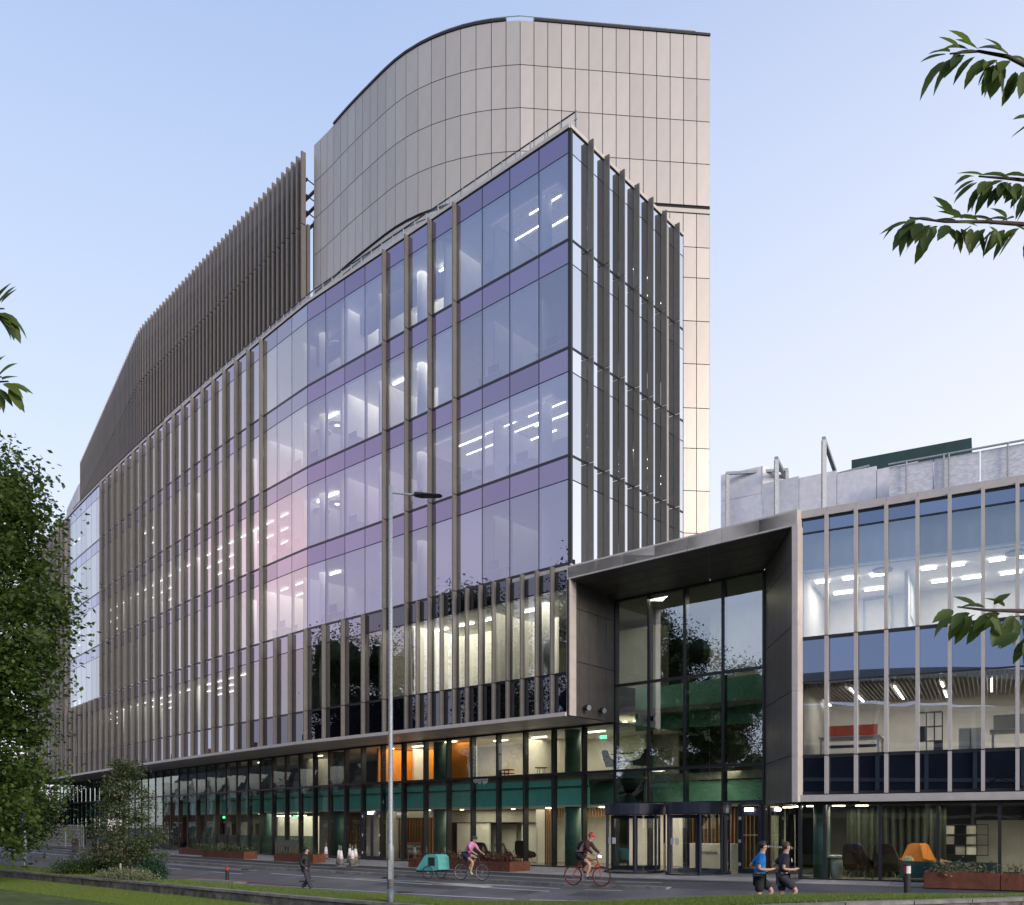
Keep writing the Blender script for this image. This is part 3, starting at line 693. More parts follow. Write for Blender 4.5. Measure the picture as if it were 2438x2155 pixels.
def reveal(A, B, zs, nc, flip, name='reveal_panel'):
    d = B - A; u = d.normalized(); n = V(-u.y, u.x) * (-1 if flip else 1)
    for c in range(nc):
        p, q = A + d * (c / nc) + u * .007, A + d * ((c + 1) / nc) - u * .007
        for z0, z1 in zip(zs, zs[1:]):
            MB().strip([p, q], [p + n * .05, q + n * .05], z0 + .012, z1 - .012).build(name, M_reveal, POR)
    MB().strip([A + n * .05, B + n * .05], [A + n * .14, B + n * .14], zs[0], zs[-1]).build('reveal_backing', M_galv if False else M_back, POR)
reveal(PLi, Gp0, (6.58, 8.72, 10.78, 11.84), 5, False)
reveal(PRi, Q[4] + V(.03, 0), (3.07, 4.55, 6.6, 8.67, 10.73, 11.84), 5, True)
for k in range(4):
    for c in range(6):
        p0, p1 = PLi.lerp(Gp0, k / 4 + .006), PLi.lerp(Gp0, (k + 1) / 4 - .006)
        r0, r1 = PRi.lerp(Q[4], k / 4 + .006), PRi.lerp(Q[4], (k + 1) / 4 - .006)
        cc = [(p0.lerp(r0, c / 6 + .001), k), (p0.lerp(r0, (c + 1) / 6 - .001), k), (p1.lerp(r1, (c + 1) / 6 - .001), k + 1), (p1.lerp(r1, c / 6 + .001), k + 1)]
        zz = lambda kk: 11.83 - .05 * kk
        MB().add([(p.x, p.y, zz(kk)) for p, kk in cc] + [(p.x, p.y, zz(kk) + .04) for p, kk in cc],
                 [(3, 2, 1, 0), (4, 5, 6, 7), (0, 1, 5, 4), (1, 2, 6, 5), (2, 3, 7, 6), (3, 0, 4, 7)]).build('soffit_panel', M_reveal, POR)
MB().prism([PL + DR * .05, PRt - DR * .05, PRt + V(.45, 4.2), Q[4] + V(.2, .6), Gp0 + GD * .5, C0 + GD * .3], 11.9, 12.3).build('roof', M_slab, POR)
# glass wall of the portal
for k in range(4):
    for z0, z1 in ((3.24, Z1), (Z1, 8.11), (8.11, 11.62)): pane('p%g' % z0, POR, Q[k + 1], Q[k], z0, z1, G_port, 'glass_pane')
    MB().strip([Q[k]], [Q[k]], 0, 1) if False else None
for k in range(5):
    place('mullion', MB().box(-.045, .045, -.05, .26, 0, 11.62 - ZG).mesh('mullion', M_dark), POR, (Q[k].x, Q[k].y, ZG), bayrot(Q[0], Q[4]))
qa, qb = [Q[0], Q[4]], [inwards(Q[0], .16), inwards(Q[4], .16)]
for z, h in ((11.55, .09), (8.05, .11), (Z1 - .05, .11), (3.16, .10)): MB().strip([p + NO * .03 for p in qa], qb, z, z + h).build('transom', M_dark, POR)
# side glass under the right reveal
gA, gB = Q[4] + V(.05, -.05), V(9.17, 28.5)
pane('pside', POR, gB, gA, ZG + .05, 3.02, G_shop, 'side_pane')
MB().strip([gA, gB], [gA + V(.1, 0), gB + V(.1, 0)], ZG, ZG + .06).build('side_rail', M_dark, POR)
md = MB()
for k in range(14):
    p = gA.lerp(gB, .08 + k * .064); md.box(p.x - .045, p.x - .035, p.y - .06, p.y + .06, 1.55, 1.61)
md.build('manifestation_dots', M_white, POR, kind='stuff')
for k in range(2):
    p = gA.lerp(gB, .4 + .3 * k) + V(.35, -.1); MB().lathe((p.x, p.y, 2.93), [(.17, 0), (.17, .04)], 20).build('downlight', E_warm, POR)
# interior of the portal hall
def qin(t, d): return Gp0 + DR * t - NO * d
def qs(t, d): return -seen(lambda u, v: qin(-u, v), -t, d)
def qv(t, d): return qin(qs(t, d), d)
def qwall(t0, t1, d, z0, z1, m, name='hall_wall', th=.12):
    t0, t1 = qs(t0, d), qs(t1, d)
    MB().strip([qin(t0, d), qin(t1, d)], [qin(t0, d + th), qin(t1, d + th)], z0, z1).build(name, m, POR)
MB().prism([qin(0, .1), qin(6.6, .1), qin(7.5, 10), qin(-9, 10)], ZG - .2, ZG + .014).build('hall_floor', M_floorin, POR)
MB().prism([qin(0.01, .36), qin(1.5, .36), qin(1.5 - 3, 6), qin(-4.5, 6)], Z1 - .25, Z1 - .018).build('hall_landing', M_slab, POR)
M_hallg = mat('hall_green', (.20, .46, .36), .7, 0, 2, .08)
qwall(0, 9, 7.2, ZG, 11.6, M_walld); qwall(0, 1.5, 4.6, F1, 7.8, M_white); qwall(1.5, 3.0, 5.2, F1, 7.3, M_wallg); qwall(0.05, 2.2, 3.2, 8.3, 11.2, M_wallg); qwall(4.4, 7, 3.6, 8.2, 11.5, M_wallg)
gwall(-.0, 1.04, 1.7, 3.21, 4.2, M_hallg, 'hall_bulkhead')
qwall(1.0, 6.55, 1.5, 6.35, 8.15, M_hallg, 'hall_bulkhead'); qwall(1.4, 6.55, 2.2, 3.2, 4.15, M_hallg, 'hall_bulkhead'); qwall(.0, 6.55, 2.0, 4.2, 4.5, M_slab, 'hall_edge')
MB().prism([qin(0, .3), qin(6.5, .3), qin(6.5, 8), qin(-6, 8)], 7.0, 7.06).build('hall_ceiling', M_wallg, POR)
MB().prism([qin(0, .5), qin(6.5, .5), qin(6.5, 8), qin(-6, 8)], 3.16, 3.2).build('hall_ceiling', M_ceil, POR)
for t in (.5, 1.0): 
    p = qv(t, 2.6); ceil_disc(p, 6.97, .1, None, POR)
area(qv(.9, 2.5), 6.9, 70); area(qv(3.8, 1.0), 11.4, 60, 4, .6); area(qv(4.0, 1.1), 4.5, 30, 4, .4); area(qv(3.8, 3.), 6.3, 34, 3, 1.5); area(qv(1.6, 2.4), 3.1, 60); area(qv(4.2, 2.6), 3.1, 55); area(qv(1.5, 2.5), 11.3, 12, 3, 2)
MB().prism([qin(0, .2), qin(6.6, .2), qin(6.6, 8), qin(-6, 8)], 11.6, 11.7).build('hall_ceiling', M_wallg, POR)
MB().prism([qin(6.6, .1), qin(6.75, .1), qin(6.75, 9), qin(6.6, 9)], 3.1, 11.8).build('hall_wall', M_walld, POR)
qwall(.7, 3.2, 4.2, F0, 3.15, M_white); qwall(3.2, 7.4, 5.0, F0, 3.15, M_walld)
rs = MB()
for k in range(26): p = qv(3.0 + k * .16, 4.85); rs.ob((p.x, p.y, F0), (DR.x * .05, DR.y * .05, 0), (-NO.x * .08, -NO.y * .08, 0), (0, 0, 2.63))
rs.build('slat_screen', M_timber, POR)
# revolving doors
def revolving(t, ang):
    c = Gp0 + DR * t + NO * .9; r = 1.18
    d = link('revolving_door', MB().lathe((0, 0, 2.22), [(r, 0), (r + .02, .02), (r + .02, .42), (r, .44)], 40).lathe((0, 0, 2.215), [(r - .06, 0), (r - .06, .005)], 40).mesh('revolving_door', M_navy), POR)
    d.location = (c.x, c.y, ZG + .02)
    def sub(name, mb, m):
        o = link(name, mb.mesh(name, m), None); o.parent = d; return o
    fa = math.atan2(NO.y, NO.x)
    for side in (-1, 1):
        fm, gm = MB(), MB()
        aa = [fa + side * (R(34) + R(14) * k) for k in range(8)]
        for k in (0, 3, 7):
            x, y = math.cos(aa[k]), math.sin(aa[k]); fm.tube([(x * r * .985, y * r * .985, 0), (x * r * .985, y * r * .985, 2.22)], .05, 6)
        for k in range(7):
            p, q = aa[k], aa[k + 1]
            gm.add([(math.cos(p) * r * .98, math.sin(p) * r * .98, .08), (math.cos(q) * r * .98, math.sin(q) * r * .98, .08), (math.cos(q) * r * .98, math.sin(q) * r * .98, 2.2), (math.cos(p) * r * .98, math.sin(p) * r * .98, 2.2)], [(0, 1, 2, 3)])
            fm.tube([(math.cos(p) * r * .985, math.sin(p) * r * .985, .05), (math.cos(q) * r * .985, math.sin(q) * r * .985, .05)], .05, 6)
        sub('drum_frame', fm, M_navy); sub('drum_glass', gm, G_clear)
    for k in range(3):
        a = ang + k * R(120); x, y = math.cos(a), math.sin(a); n = V(-y, x)
        wf = MB()
        for r0, r1, z0, z1 in ((.03, .10, .04, 2.2), (1.04, 1.12, .04, 2.2), (.1, 1.04, .04, .22), (.1, 1.04, 2.08, 2.2)):
            wf.ob((x * r0 - n.x * .025, y * r0 - n.y * .025, z0), (x * (r1 - r0), y * (r1 - r0), 0), (n.x * .05, n.y * .05, 0), (0, 0, z1 - z0))
        sub('door_wing', wf, M_navy)
        sub('wing_glass', MB().ob((x * .1 - n.x * .006, y * .1 - n.y * .006, .22), (x * .94, y * .94, 0), (n.x * .012, n.y * .012, 0), (0, 0, 1.86)), G_clear)
    sg = MB()
    for s_ in (-.12, .1):
        a = fa + s_ - .25; x, y = math.cos(a) * (r + .012), math.sin(a) * (r + .012); n = V(-math.sin(a), math.cos(a)) * .09
        sg.ob((x - n.x, y - n.y, 1.1), (2 * n.x, 2 * n.y, 0), (.006 * math.cos(a), .006 * math.sin(a), 0), (0, 0, .24))
    s2 = sub('notice', sg, M_white)
    s3 = sub('threshold', MB().lathe((0, 0, -.02), [(r + .05, 0), (r + .05, .045)], 36), M_dark)
    return d
revolving(1.6, R(20)); revolving(4.4, R(75))
# single leaf door beside them
a, b = Q[4] - DR * .06, Q[4] - DR * 1.0
SD = link('side_door', MB().box(0, .08, -.06, .1, 0, 2.6).box(.86, .94, -.06, .1, 0, 2.6).box(.08, .86, -.06, .1, 2.3, 2.45).box(.08, .86, -.06, .1, 2.55, 2.66).box(.08, .17, -.04, .06, 0, 2.3).box(.77, .86, -.04, .06, 0, 2.3).box(.17, .77, -.04, .06, 0, .2).box(.17, .77, -.04, .06, 2.16, 2.3).mesh('side_door', M_navy), POR)
SD.location = (b.x, b.y, ZG + .03); SD.rotation_euler.z = bayrot(b, a)
for nm, mb, m in (('door_glass', MB().box(.17, .77, 0, .02, .2, 2.16), G_shop), ('door_light', MB().box(.3, .62, -.14, -.07, 2.32, 2.44), E_strip),
                  ('hinge', MB().box(.03, .12, -.09, -.06, .3, .42).box(.03, .12, -.09, -.06, 1.15, 1.27).box(.03, .12, -.09, -.06, 2.0, 2.12), M_insul),
                  ('manifestation_dots', [mb2 := MB(), [mb2.box(.2 + .065 * k, .24 + .065 * k, -.012, -.004, 1.42, 1.46) for k in range(9)]][0], M_white)):
    o = link(nm, mb.mesh(nm, m), None); o.parent = SD
# infill glass above and beside the doors
pane('pinf', POR, Q[4] - DR * 1.0, Q[4] - DR * 1.35, ZG + .05, 3.16, G_shop, 'side_pane')
# spotlights on the left reveal
ru = (Gp0 - PLi).normalized(); rn = V(ru.y, -ru.x)
for k, f in enumerate((.28, .62)):
    p = PLi.lerp(Gp0, f); sp = thing('spotlight', ('grey round spotlight nearer the outer edge of the left reveal', 'grey round spotlight deeper inside the left reveal')[k], 'spotlight', (p.x + rn.x * .0, p.y + rn.y * .0, 6.95), 0, 'spotlights on the portal reveal')
    MB().ob((p.x, p.y - .05, 6.9), (rn.x * .12, rn.y * .12, 0), (0, .08, 0), (0, 0, .08)).build('bracket', M_dark, sp)
    c = p + rn * .2; d3 = V(rn.x * .3 + .1, rn.y * .3 - .3, -.1).normalized()
    MB().tube([V(c.x, c.y, 6.95) - d3 * .12, V(c.x, c.y, 6.95) - d3 * .09, V(c.x, c.y, 6.95) + d3 * .1], [.07, .11, .125], 14).build('lamp_head', M_dark, sp)
    MB().tube([V(c.x, c.y, 6.95) + d3 * .1, V(c.x, c.y, 6.95) + d3 * .112], [.11, .11], 14).build('lens', M_galv, sp)
# reception desk
RD = thing('reception_desk', 'white reception desk behind the right revolving door', 'desk', (*qin(2.6, 3.1), F0))
MB().prism([qin(1.6, 3.), qin(3.7, 3.), qin(3.7, 3.7), qin(1.6, 3.7)], F0, F0 + 1.05).build('counter', M_white, RD)
def text(name, body, size, m, loc, rz, parent, ext=.004):
    c = bpy.data.curves.new(name, 'FONT'); c.body = body; c.size = size; c.extrude = ext; c.align_x = 'CENTER'; c.materials.append(m)
    o = bpy.data.objects.new(name, c); COL.objects.link(o); o.parent = parent
    if parent is not None and parent.parent is None: o.matrix_parent_inverse = rootmat(parent).inverted()
    o.location = loc; o.rotation_euler = (R(90), 0, rz); return o
p = qin(2.6, 2.985); text('lettering', 'Reception', .24, M_walld, (p.x, p.y, F0 + .62), math.atan2(DR.y, DR.x), RD)
# ================================================================= RIGHT WING
W0 = V(9.2, 28.33); WD = V(.878, -.478); WN = V(-.478, -.878)
WG = thing('office_wing', 'three-storey glazed office wing with slim pale fins right of the portal', 'building', (14, 25.7, .55))
ZW = [4.53, 8.30, 12.10]; WL = 11.3
def wp(t, v=0.): return W0 + WD * t + WN * v
wt = [0.] + [.883 + .87 * k for k in range(13)]
for k in range(len(wt) - 1):
    a, b = wp(wt[k + 1]), wp(wt[k])
    pane('wb', WG, a, b, 3.36, 4.53, G_wlow, 'spandrel_pane'); pane('wm', WG, a, b, 4.53, 6.90, G_wing, 'glass_pane'); pane('ws', WG, a, b, 6.90, 8.30, G_wspan, 'spandrel_pane')
    pane('wt', WG, a, b, 8.30, 11.66, G_wing, 'glass_pane'); pane('wu', WG, a, b, 11.66, 12.10, G_wspan, 'spandrel_pane')
    if k:
        p = wp(wt[k])
        for z0, z1 in ((3.30, 4.53), (4.53, 8.30), (8.30, 12.20)): fin(p, WN, z0, z1, WG, M_fin_w, .24, .10)
    q0, q1 = wp(wt[k] + .004, .12), wp(wt[k + 1] - .004, .12)
    MB().strip([q0, q1], [q0 - WN * .3, q1 - WN * .3], 12.12, 12.36).build('parapet_sheet', M_fin_w, WG)
wl = [wp(0), wp(wt[-1])]
def wstrip(v0, v1, z0, z1, nm, m): MB().strip([p + WN * v0 for p in wl], [p + WN * v1 for p in wl], z0, z1).build(nm, m, WG)
for z, h in ((3.30, .10), (4.47, .11), (8.24, .11), (6.87, .05), (11.63, .05), (12.06, .06)): wstrip(.03, -.14, z, z + h, 'transom', M_dark)
for t in wt: place('mullion', MB().box(-.03, .03, .012, .14, 0, 8.8).mesh('mullion', M_dark), WG, (*wp(t), 3.3), bayrot(wp(0), wp(5)))
wstrip(.22, -.2, 3.08, 3.29, 'fascia', M_fin_w); wstrip(-.02, -.6, 2.98, 3.07, 'soffit', M_back)
MB().prism([wp(0, -.35), wp(wt[-1], -.35), wp(wt[-1], -12), wp(0, -12)], 12.0, 12.15).build('roof', M_slab, WG)
# ground floor glazing
gt = [.02, .784, 2.42, 4.04, 5.66, 7.3, 8.92, 10.5]
for k in range(len(gt) - 1): pane('wg%d' % k, WG, wp(gt[k + 1], -.1), wp(gt[k], -.1), .62, 3.0, G_shop, 'storefront_pane')
for t in gt: place('storefront_mullion', MB().box(-.045, .045, -.04, .24, 0, 2.5).mesh('storefront_mullion', M_dark), WG, (*wp(t, -.1), .55), bayrot(wp(0), wp(5)))
wstrip(-.07, -.3, .55, .63, 'storefront_rail', M_dark)
# inside
MB().prism([wp(0, -.2), wp(11, -.2), wp(11, -9), wp(0, -9)], .35, .56).build('ground_floor', M_floorin, WG)
for z in (4.5, 8.27): MB().prism([wp(0.05, -.2), wp(11, -.2), wp(11, -9), wp(.05, -9)], z - .5, z - .03).build('floor_slab', M_slab, WG)
MB().prism([wp(0.05, -.2), wp(11, -.2), wp(11, -9), wp(.05, -9)], 2.98, 3.04).build('ceiling', M_walld, WG)
MB().prism([wp(0.05, -.2), wp(11, -.2), wp(11, -9), wp(.05, -9)], 10.5, 10.55).build('ceiling', M_ceil, WG)
def wwall(t0, t1, d, z0, z1, m, nm='partition', th=.1): return MB().strip([wp(t0, -d), wp(t1, -d)], [wp(t0, -d - th), wp(t1, -d - th)], z0, z1).build(nm, m, WG)
def wcross(t, d0, d1, z0, z1, m):
    a, b = wp(t, -d0), wp(t, -d1); MB().strip([a, b], [a + WD * .1, b + WD * .1], z0, z1).build('partition', m, WG)
# top floor: bright meeting rooms
wwall(0, 11, 4.6, 8.24, 10.5, M_white); wcross(.0, .3, 4.6, 8.24, 10.5, M_white); wcross(3.0, 1.6, 4.6, 8.24, 10.5, M_white)
for t in (1.4, 2.3): wwall(t, t + .06, 4.5, 8.24, 10.4, M_galv, 'screen_post', .04)
wwall(1.4, 2.36, 4.5, 10.38, 10.45, M_galv, 'screen_head', .04)
wwall(4.3, 5.5, 4.5, 9.0, 10.2, M_ceil, 'whiteboard', .03); wwall(3.1, 3.14, 2.4, 9.2, 10.3, M_ceil, 'whiteboard', 1.2)
def wlight(t, d, z, ln, ang, wd=.12, m=None):
    p = wp(t, -d); u = V(math.cos(ang), math.sin(ang)); n = V(-u.y, u.x); h = u * ln / 2
    MB().ob((p.x - h.x - n.x * wd / 2, p.y - h.y - n.y * wd / 2, z - .04), (2 * h.x, 2 * h.y, 0), (n.x * wd, n.y * wd, 0), (0, 0, .03)).build('light_strip', m or E_strip, WG)
wa = math.atan2(WD.y, WD.x)
for t in (.5, 1.35, 2.2, 3.7, 4.5, 5.6, 6.4, 7.6): wlight(t, 1.5, 10.46, .42, wa, .16)
for t in (.9, 1.9, 4.0, 4.9, 6.0): wlight(t, 3.3, 10.46, .6, wa, .12)
for t in (2.4, 6.1): MB().lathe((*wp(t, -1.1), 10.44), [(.30, 0), (.30, .03)], 18).build('air_diffuser', M_wallg, WG)
# middle floor: open office with slatted ceiling
wwall(0, 6.4, 5.2, 4.47, 8.0, M_white); wwall(6.4, 11, 5.2, 4.47, 8.0, M_white); wcross(0, .3, 5.2, 4.47, 8.0, M_wallg)
cs = MB()
for k in range(84):
    t = .12 + k * .13; a, b = wp(t, -.4), wp(t, -5.1); cs.strip([a, b], [a + WD * .03, b + WD * .03], 6.76, 6.9)
cs.build('ceiling_slats', M_fin_w, WG, kind='stuff')
wstrip(-.3, -5, 7.75, 7.8, 'ceiling', M_wallg)
wd_ = math.atan2(-WN.y, -WN.x)
for t, d, ln in ((.25, 4.2, 1.2), (1.45, 1.5, 1.3), (1.45, 3.4, 1.6), (2.75, 2.6, 3.2), (4.1, 1.3, 1.1), (4.1, 3.6, 1.6), (5.45, 2.3, 2.8), (6.9, 2.4, 3.)): wlight(t, d, 6.75, ln, wd_, .06)
wwall(0, 11, .4, 10.5, 11.98, M_wallg, 'bulkhead'); wcross(.02, .25, .5, 10.5, 12, M_wallg)
# ground floor lounge
wwall(0, 2.0, 6, .56, 3, M_wallg); wwall(3.4, 11, 5.5, .56, 3, M_walld); wwall(5.0, 7.2, 4.4, .56, 2.5, M_wallg)
MB().lathe((*wp(.55, -1.0), .56), [(.26, 0), (.26, 2.42)], 18).build('column', M_coln, WG, True)
M_curt = mat('curtain_grey', (.06, .075, .055), .9, 0, 2, .1)
ct = MB(); pts = [wp(1.1 + k * .06, -2.7 - .09 * math.sin(k * 1.7)) for k in range(52)]
ct.strip(pts, [p - WN * .02 for p in pts], .58, 2.97); ct.build('curtain', M_curt, WG)
for t, d in ((1.05, 1.2), (1.75, 1.3), (.2, 1.4)): MB().lathe((*wp(t, -d), 2.95), [(.2, 0), (.2, .03)], 18).build('downlight', E_warm, WG)
for t, z, e in ((1.6, 10.4, 85), (4.8, 10.4, 85), (7.6, 10.4, 65)): area(wp(t, -2.2), z, e, 2.4, 1.4, wa, (1, .93, .84))
for t, e in ((1.6, 46), (4.4, 46), (7.4, 50)): area(wp(t, -2.4), 6.66, e, 2.4, 1.4, wa, (1, .94, .86))
for t, e in ((1.4, 28), (4.4, 26), (6.6, 24)): area(wp(t, -2.0), 2.9, e, 1.6, .8, wa)
# ---- roof plant behind the wing
def trace(pts, D0): return [at(x, y, D0) for x, y in pts]
wa0, wb0 = wp(-3.5, -3.6), wp(-.6, -3.3); wc0 = wp(10.5, -2.6)
RP = thing('insulated_parapet', 'unfinished white insulation-board wall along the wing roof', 'wall', (wa0.x, wa0.y, 12.2))
def boards(A, B, n, z0, z1a, z1b, zmid, m, nm='insulation_board'):
    for k in range(n):
        p, q = A.lerp(B, k / n + .002), A.lerp(B, (k + 1) / n - .002); zt = z1a + (z1b - z1a) * (k + .5) / n
        for lo, hi in ((z0, zmid), (zmid + .012, zt)):
            MB().strip([p, q], [p - WN * .12, q - WN * .12], lo, hi).build(nm, m, RP)
boards(wa0, wp(-1.9, -3.5), 1, 12.2, 15.5, 15.5, 14.5, M_insul); boards(wp(-1.9, -3.49), wb0, 2, 12.2, 14.85, 14.8, 13.5, M_insul); boards(wb0, wp(4.6, -3.0), 4, 12.2, 14.8, 14.3, 13.3, M_insul)
boards(wp(1.4, -2.4), wp(2.45, -2.4), 1, 12.2, 12.95, 12.95, 12.6, M_quilt, 'quilted_board'); boards(wp(2.45, -2.4), wp(10.5, -2.4), 6, 12.2, 14.2, 14.2, 13.15, M_quilt, 'quilted_board')
MB().strip([wp(-1.92, -3.48), wp(-1.2, -4.6)], [wp(-1.95, -3.5), wp(-1.23, -4.62)], 14.1, 15.5).build('end_board', M_insul, RP)
rl = MB()
for z in (12.98, 14.26): rl.tube([(*wp(2.45 if z > 13 else 1.35, -2.3), z), (*wp(10.5, -2.3), z)], .035, 6)
for t in (1.4, 3.0, 4.1, 4.25, 5.9, 7.3, 7.45, 8.7, 9.9): rl.tube([(*wp(t, -2.28), 12.2), (*wp(t, -2.28), 14.28 if t > 2 else 13.0)], .03, 5)
rl.tube([(*wp(-.6, -2.0), 12.62), (*wp(10.5, -1.0), 12.72)], .03, 6)
rl.build('rail', M_galv, RP)
def channel_frame(t, d, zt, sp, lab):
    p = wp(t, -d); q = p - WN * sp + WD * (-.1)
    o = thing('steel_frame', lab, 'steel frame', (p.x, p.y, 12.2), 0, 'galvanised frames on the wing roof')
    def post(b, z0, z1, nm): MB().ob((b.x - .06, b.y - .06, z0), (.14, 0, 0), (0, .12, 0), (0, 0, z1 - z0)).build(nm, M_galv, o)
    post(p, 12.2, zt, 'post'); post(q, 12.2, zt, 'post')
    u = (q - p).normalized(); n = V(-u.y, u.x) * .06
    MB().ob((p.x - n.x, p.y - n.y, zt), ((q - p).x, (q - p).y, 0), (2 * n.x, 2 * n.y, 0), (0, 0, .13)).build('beam', M_galv, o)
channel_frame(-1.25, 2.6, 15.25, 3.2, 'galvanised steel goalpost frame over the roof edge next to the wide low frame')
channel_frame(.42, 2.2, 15.45, 3.2, 'tallest galvanised steel goalpost frame, nearest the green roof box')
p, q = wp(-3.15, -3.2), wp(-1.15, -3.9)
o = thing('steel_frame', 'wide low galvanised frame across the leftmost insulation boards', 'steel frame', (p.x, p.y, 12.2), 0, 'galvanised frames on the wing roof')
for b in (p, q): MB().ob((b.x - .05, b.y - .05, 12.2), (.12, 0, 0), (0, .1, 0), (0, 0, 3.1)).build('post', M_galv, o)
MB().ob((p.x - .05, p.y - .05, 15.3), (q.x - p.x + .1, q.y - p.y, 0), (0, .1, 0), (0, 0, .1)).build('beam', M_galv, o)
g0 = wp(.75, -7)
o = thing('plant_box', 'dark green metal plant box rising above the wing roof', 'plant box', (g0.x, g0.y, 12.2))
MB().prism([g0, g0 + WD * 4.0, g0 + WD * 4.0 - WN * 3, g0 - WN * 3], 12.2, 15.7).build('body', M_green, o)
MB().prism([g0 + WN * .06 - WD * .06, g0 + WD * 4.06 + WN * .06, g0 + WD * 4.06 - WN * 3.06, g0 - WN * 3.06 - WD * .06], 15.7, 16.45).build('lid', M_green, o)
rr = thing('roof_rail', 'grey steel tube rail between the two goalpost frames', 'rail', (*wp(-1, -4.5), 12.2))
MB().tube([(*wp(-1.1, -4.6), 15.0), (*wp(1.6, -4.6), 15.2)], .06, 6).tube([(*wp(-1.1, -4.9), 14.8), (*wp(.8, -4.9), 14.9)], .05, 6).build('tube', M_galv, rr)
# ================================================================= GROUND, STREET
MAIN_END = 9.4
def spath():
    pts, ws, nr = [], [], []
    tail = F[-1] + (F[-1] - F[-2]).normalized() * 60
    pts.append(tail); ws.append(0.); nr.append(FN[-1])
    for i in range(NB, 0, -2): pts.append(F[i]); ws.append(0.); nr.append(FN[i])
    for t in range(0, 9, 2): pts.append(C0 + DR * t); ws.append(max(0, (t - 3) / 6.4)); nr.append(NO)
    nb_ = (NO + WN).normalized()
    pts.append(wp(0) ); ws.append(1.); nr.append(nb_)
    for t in (3, 6, 9, 12, 16, 22, 30, 45): pts.append(wp(t)); ws.append(1.); nr.append(WN if t > 3 else (WN * 2 + NO).normalized())
    return pts, ws, nr
SP_, SW_, SN_ = spath()
def lerp(a, b, f): return a + (b - a) * f
def strip_ground(name, A, B, m, thick=.25, kind='structure', i0=0, i1=None):
    """A, B: profiles ((v, z), ...) for the left street and for the forecourt by the wing; swept along the street plan"""
    mb = MB(); n = len(A); S = list(zip(SP_, SW_, SN_))[i0:i1]
    for p, w_, nn in S:
        for (va, za), (vb, zb) in zip(A, B):
            q = p + nn * lerp(va, vb, w_); mb.v.append((q.x, q.y, lerp(za, zb, w_)))
    for i in range(len(S) - 1):
        for k in range(n - 1):
            a = i * n + k; mb.f.append((a, a + 1, a + n + 1, a + n))
    o = mb.build(name, m); o['kind'] = kind; return o
PA, PB = [(-3.3, .5), (.9, .44), (.9, .2)], [(-.35, .6), (1.2, .535), (1.2, .3)]
pav = strip_ground('pavement', PA, PB, M_joint)
strip_ground('cycle_lane', [(.9, .36), (3.0, .31)], [(1.2, .525), (3.0, .40)], M_lane)
strip_ground('road', [(2.99, .302), (3.3, .215), (6.5, -.06), (11.6, -.12)], [(2.99, .398), (3.3, .385), (5.6, .16), (10., -.05)], M_asph)
# big ground sheet
struct(MB().add([(-1500, -900, -.35), (1500, -900, -.35), (1500, 2500, -.35), (-1500, 2500, -.35)], [(0, 1, 2, 3)]), 'ground', M_ground)
# paving slabs: rows along the street, laid just above the bed
def sxy(s, v):
    """s in metres along the main facade from the corner (left negative), v outward"""
    if s <= 0:
        k = -s / 1.57; i = min(int(k), NB - 1); return F[i].lerp(F[i + 1], k - i) + FN[i].lerp(FN[i + 1], k - i) * v
    if s <= MAIN_END: return C0 + DR * s + NO * v
    return wp(s - MAIN_END) + WN * v
def gz(s, v):
    w_ = 0 if s < 3 else min(1, (s - 3) / 6.4)
    def prof(P, v):
        if v <= P[0][0]: return P[0][1]
        for (a, za), (b, zb) in zip(P, P[1:]):
            if v <= b: return lerp(za, zb, (v - a) / max(b - a, 1e-6))
        return P[-1][1]
    a = prof([(-3.3, .5), (.9, .44), (.901, .36), (3.0, .31), (3.01, .325), (3.3, .325), (3.301, .215), (6.5, -.06), (11.6, -.12)], v)
    b = prof([(-.35, .6), (1.2, .535), (1.201, .525), (3.0, .4), (3.3, .385), (5.6, .16), (10., -.05)], v)
    return lerp(a, b, w_)
slab_n = 0
allslab = MB()
ring = []
for r_, (v0, v1) in enumerate(((-2.95, -2.2), (-2.2, -1.45), (-1.45, -.7), (-.7, .0), (.0, .6), (.6, .88))):
    s = 8.8 - .4 * (r_ % 2)
    while s > -48:
        ln = 1.2; ring.append((abs(s - 2) + (0 if s > -22 else 100), s, ln, v0, v1)); s -= ln
for r_, (v0, v1) in enumerate(((.0, .6), (.6, 1.17))):
    s = MAIN_END + .1
    while s < 24: ring.append((abs(s), s + .9, .9, v0 - .05 * 0, v1)); s += .9
ring.sort()
for k, (_, s, ln, v0, v1) in enumerate(ring):
    g = .008; c = [sxy(s - g, v0 + g), sxy(s - ln + g, v0 + g), sxy(s - ln + g, v1 - g), sxy(s - g, v1 - g)]
    z = [gz(s, v0), gz(s - ln, v0), gz(s - ln, v1), gz(s, v1)]
    mb = allslab if k >= 290 else MB()
    j = rnd.uniform(0.010, .016)
    mb.add([(p.x, p.y, q - .02) for p, q in zip(c, z)] + [(p.x, p.y, q + j) for p, q in zip(c, z)], [(4, 5, 6, 7), (0, 1, 5, 4), (1, 2, 6, 5), (2, 3, 7, 6), (3, 0, 4, 7)])
    if k < 290: mb.build('paver', M_paver, pav)
allslab.build('pavers', M_paver, pav, kind='stuff')
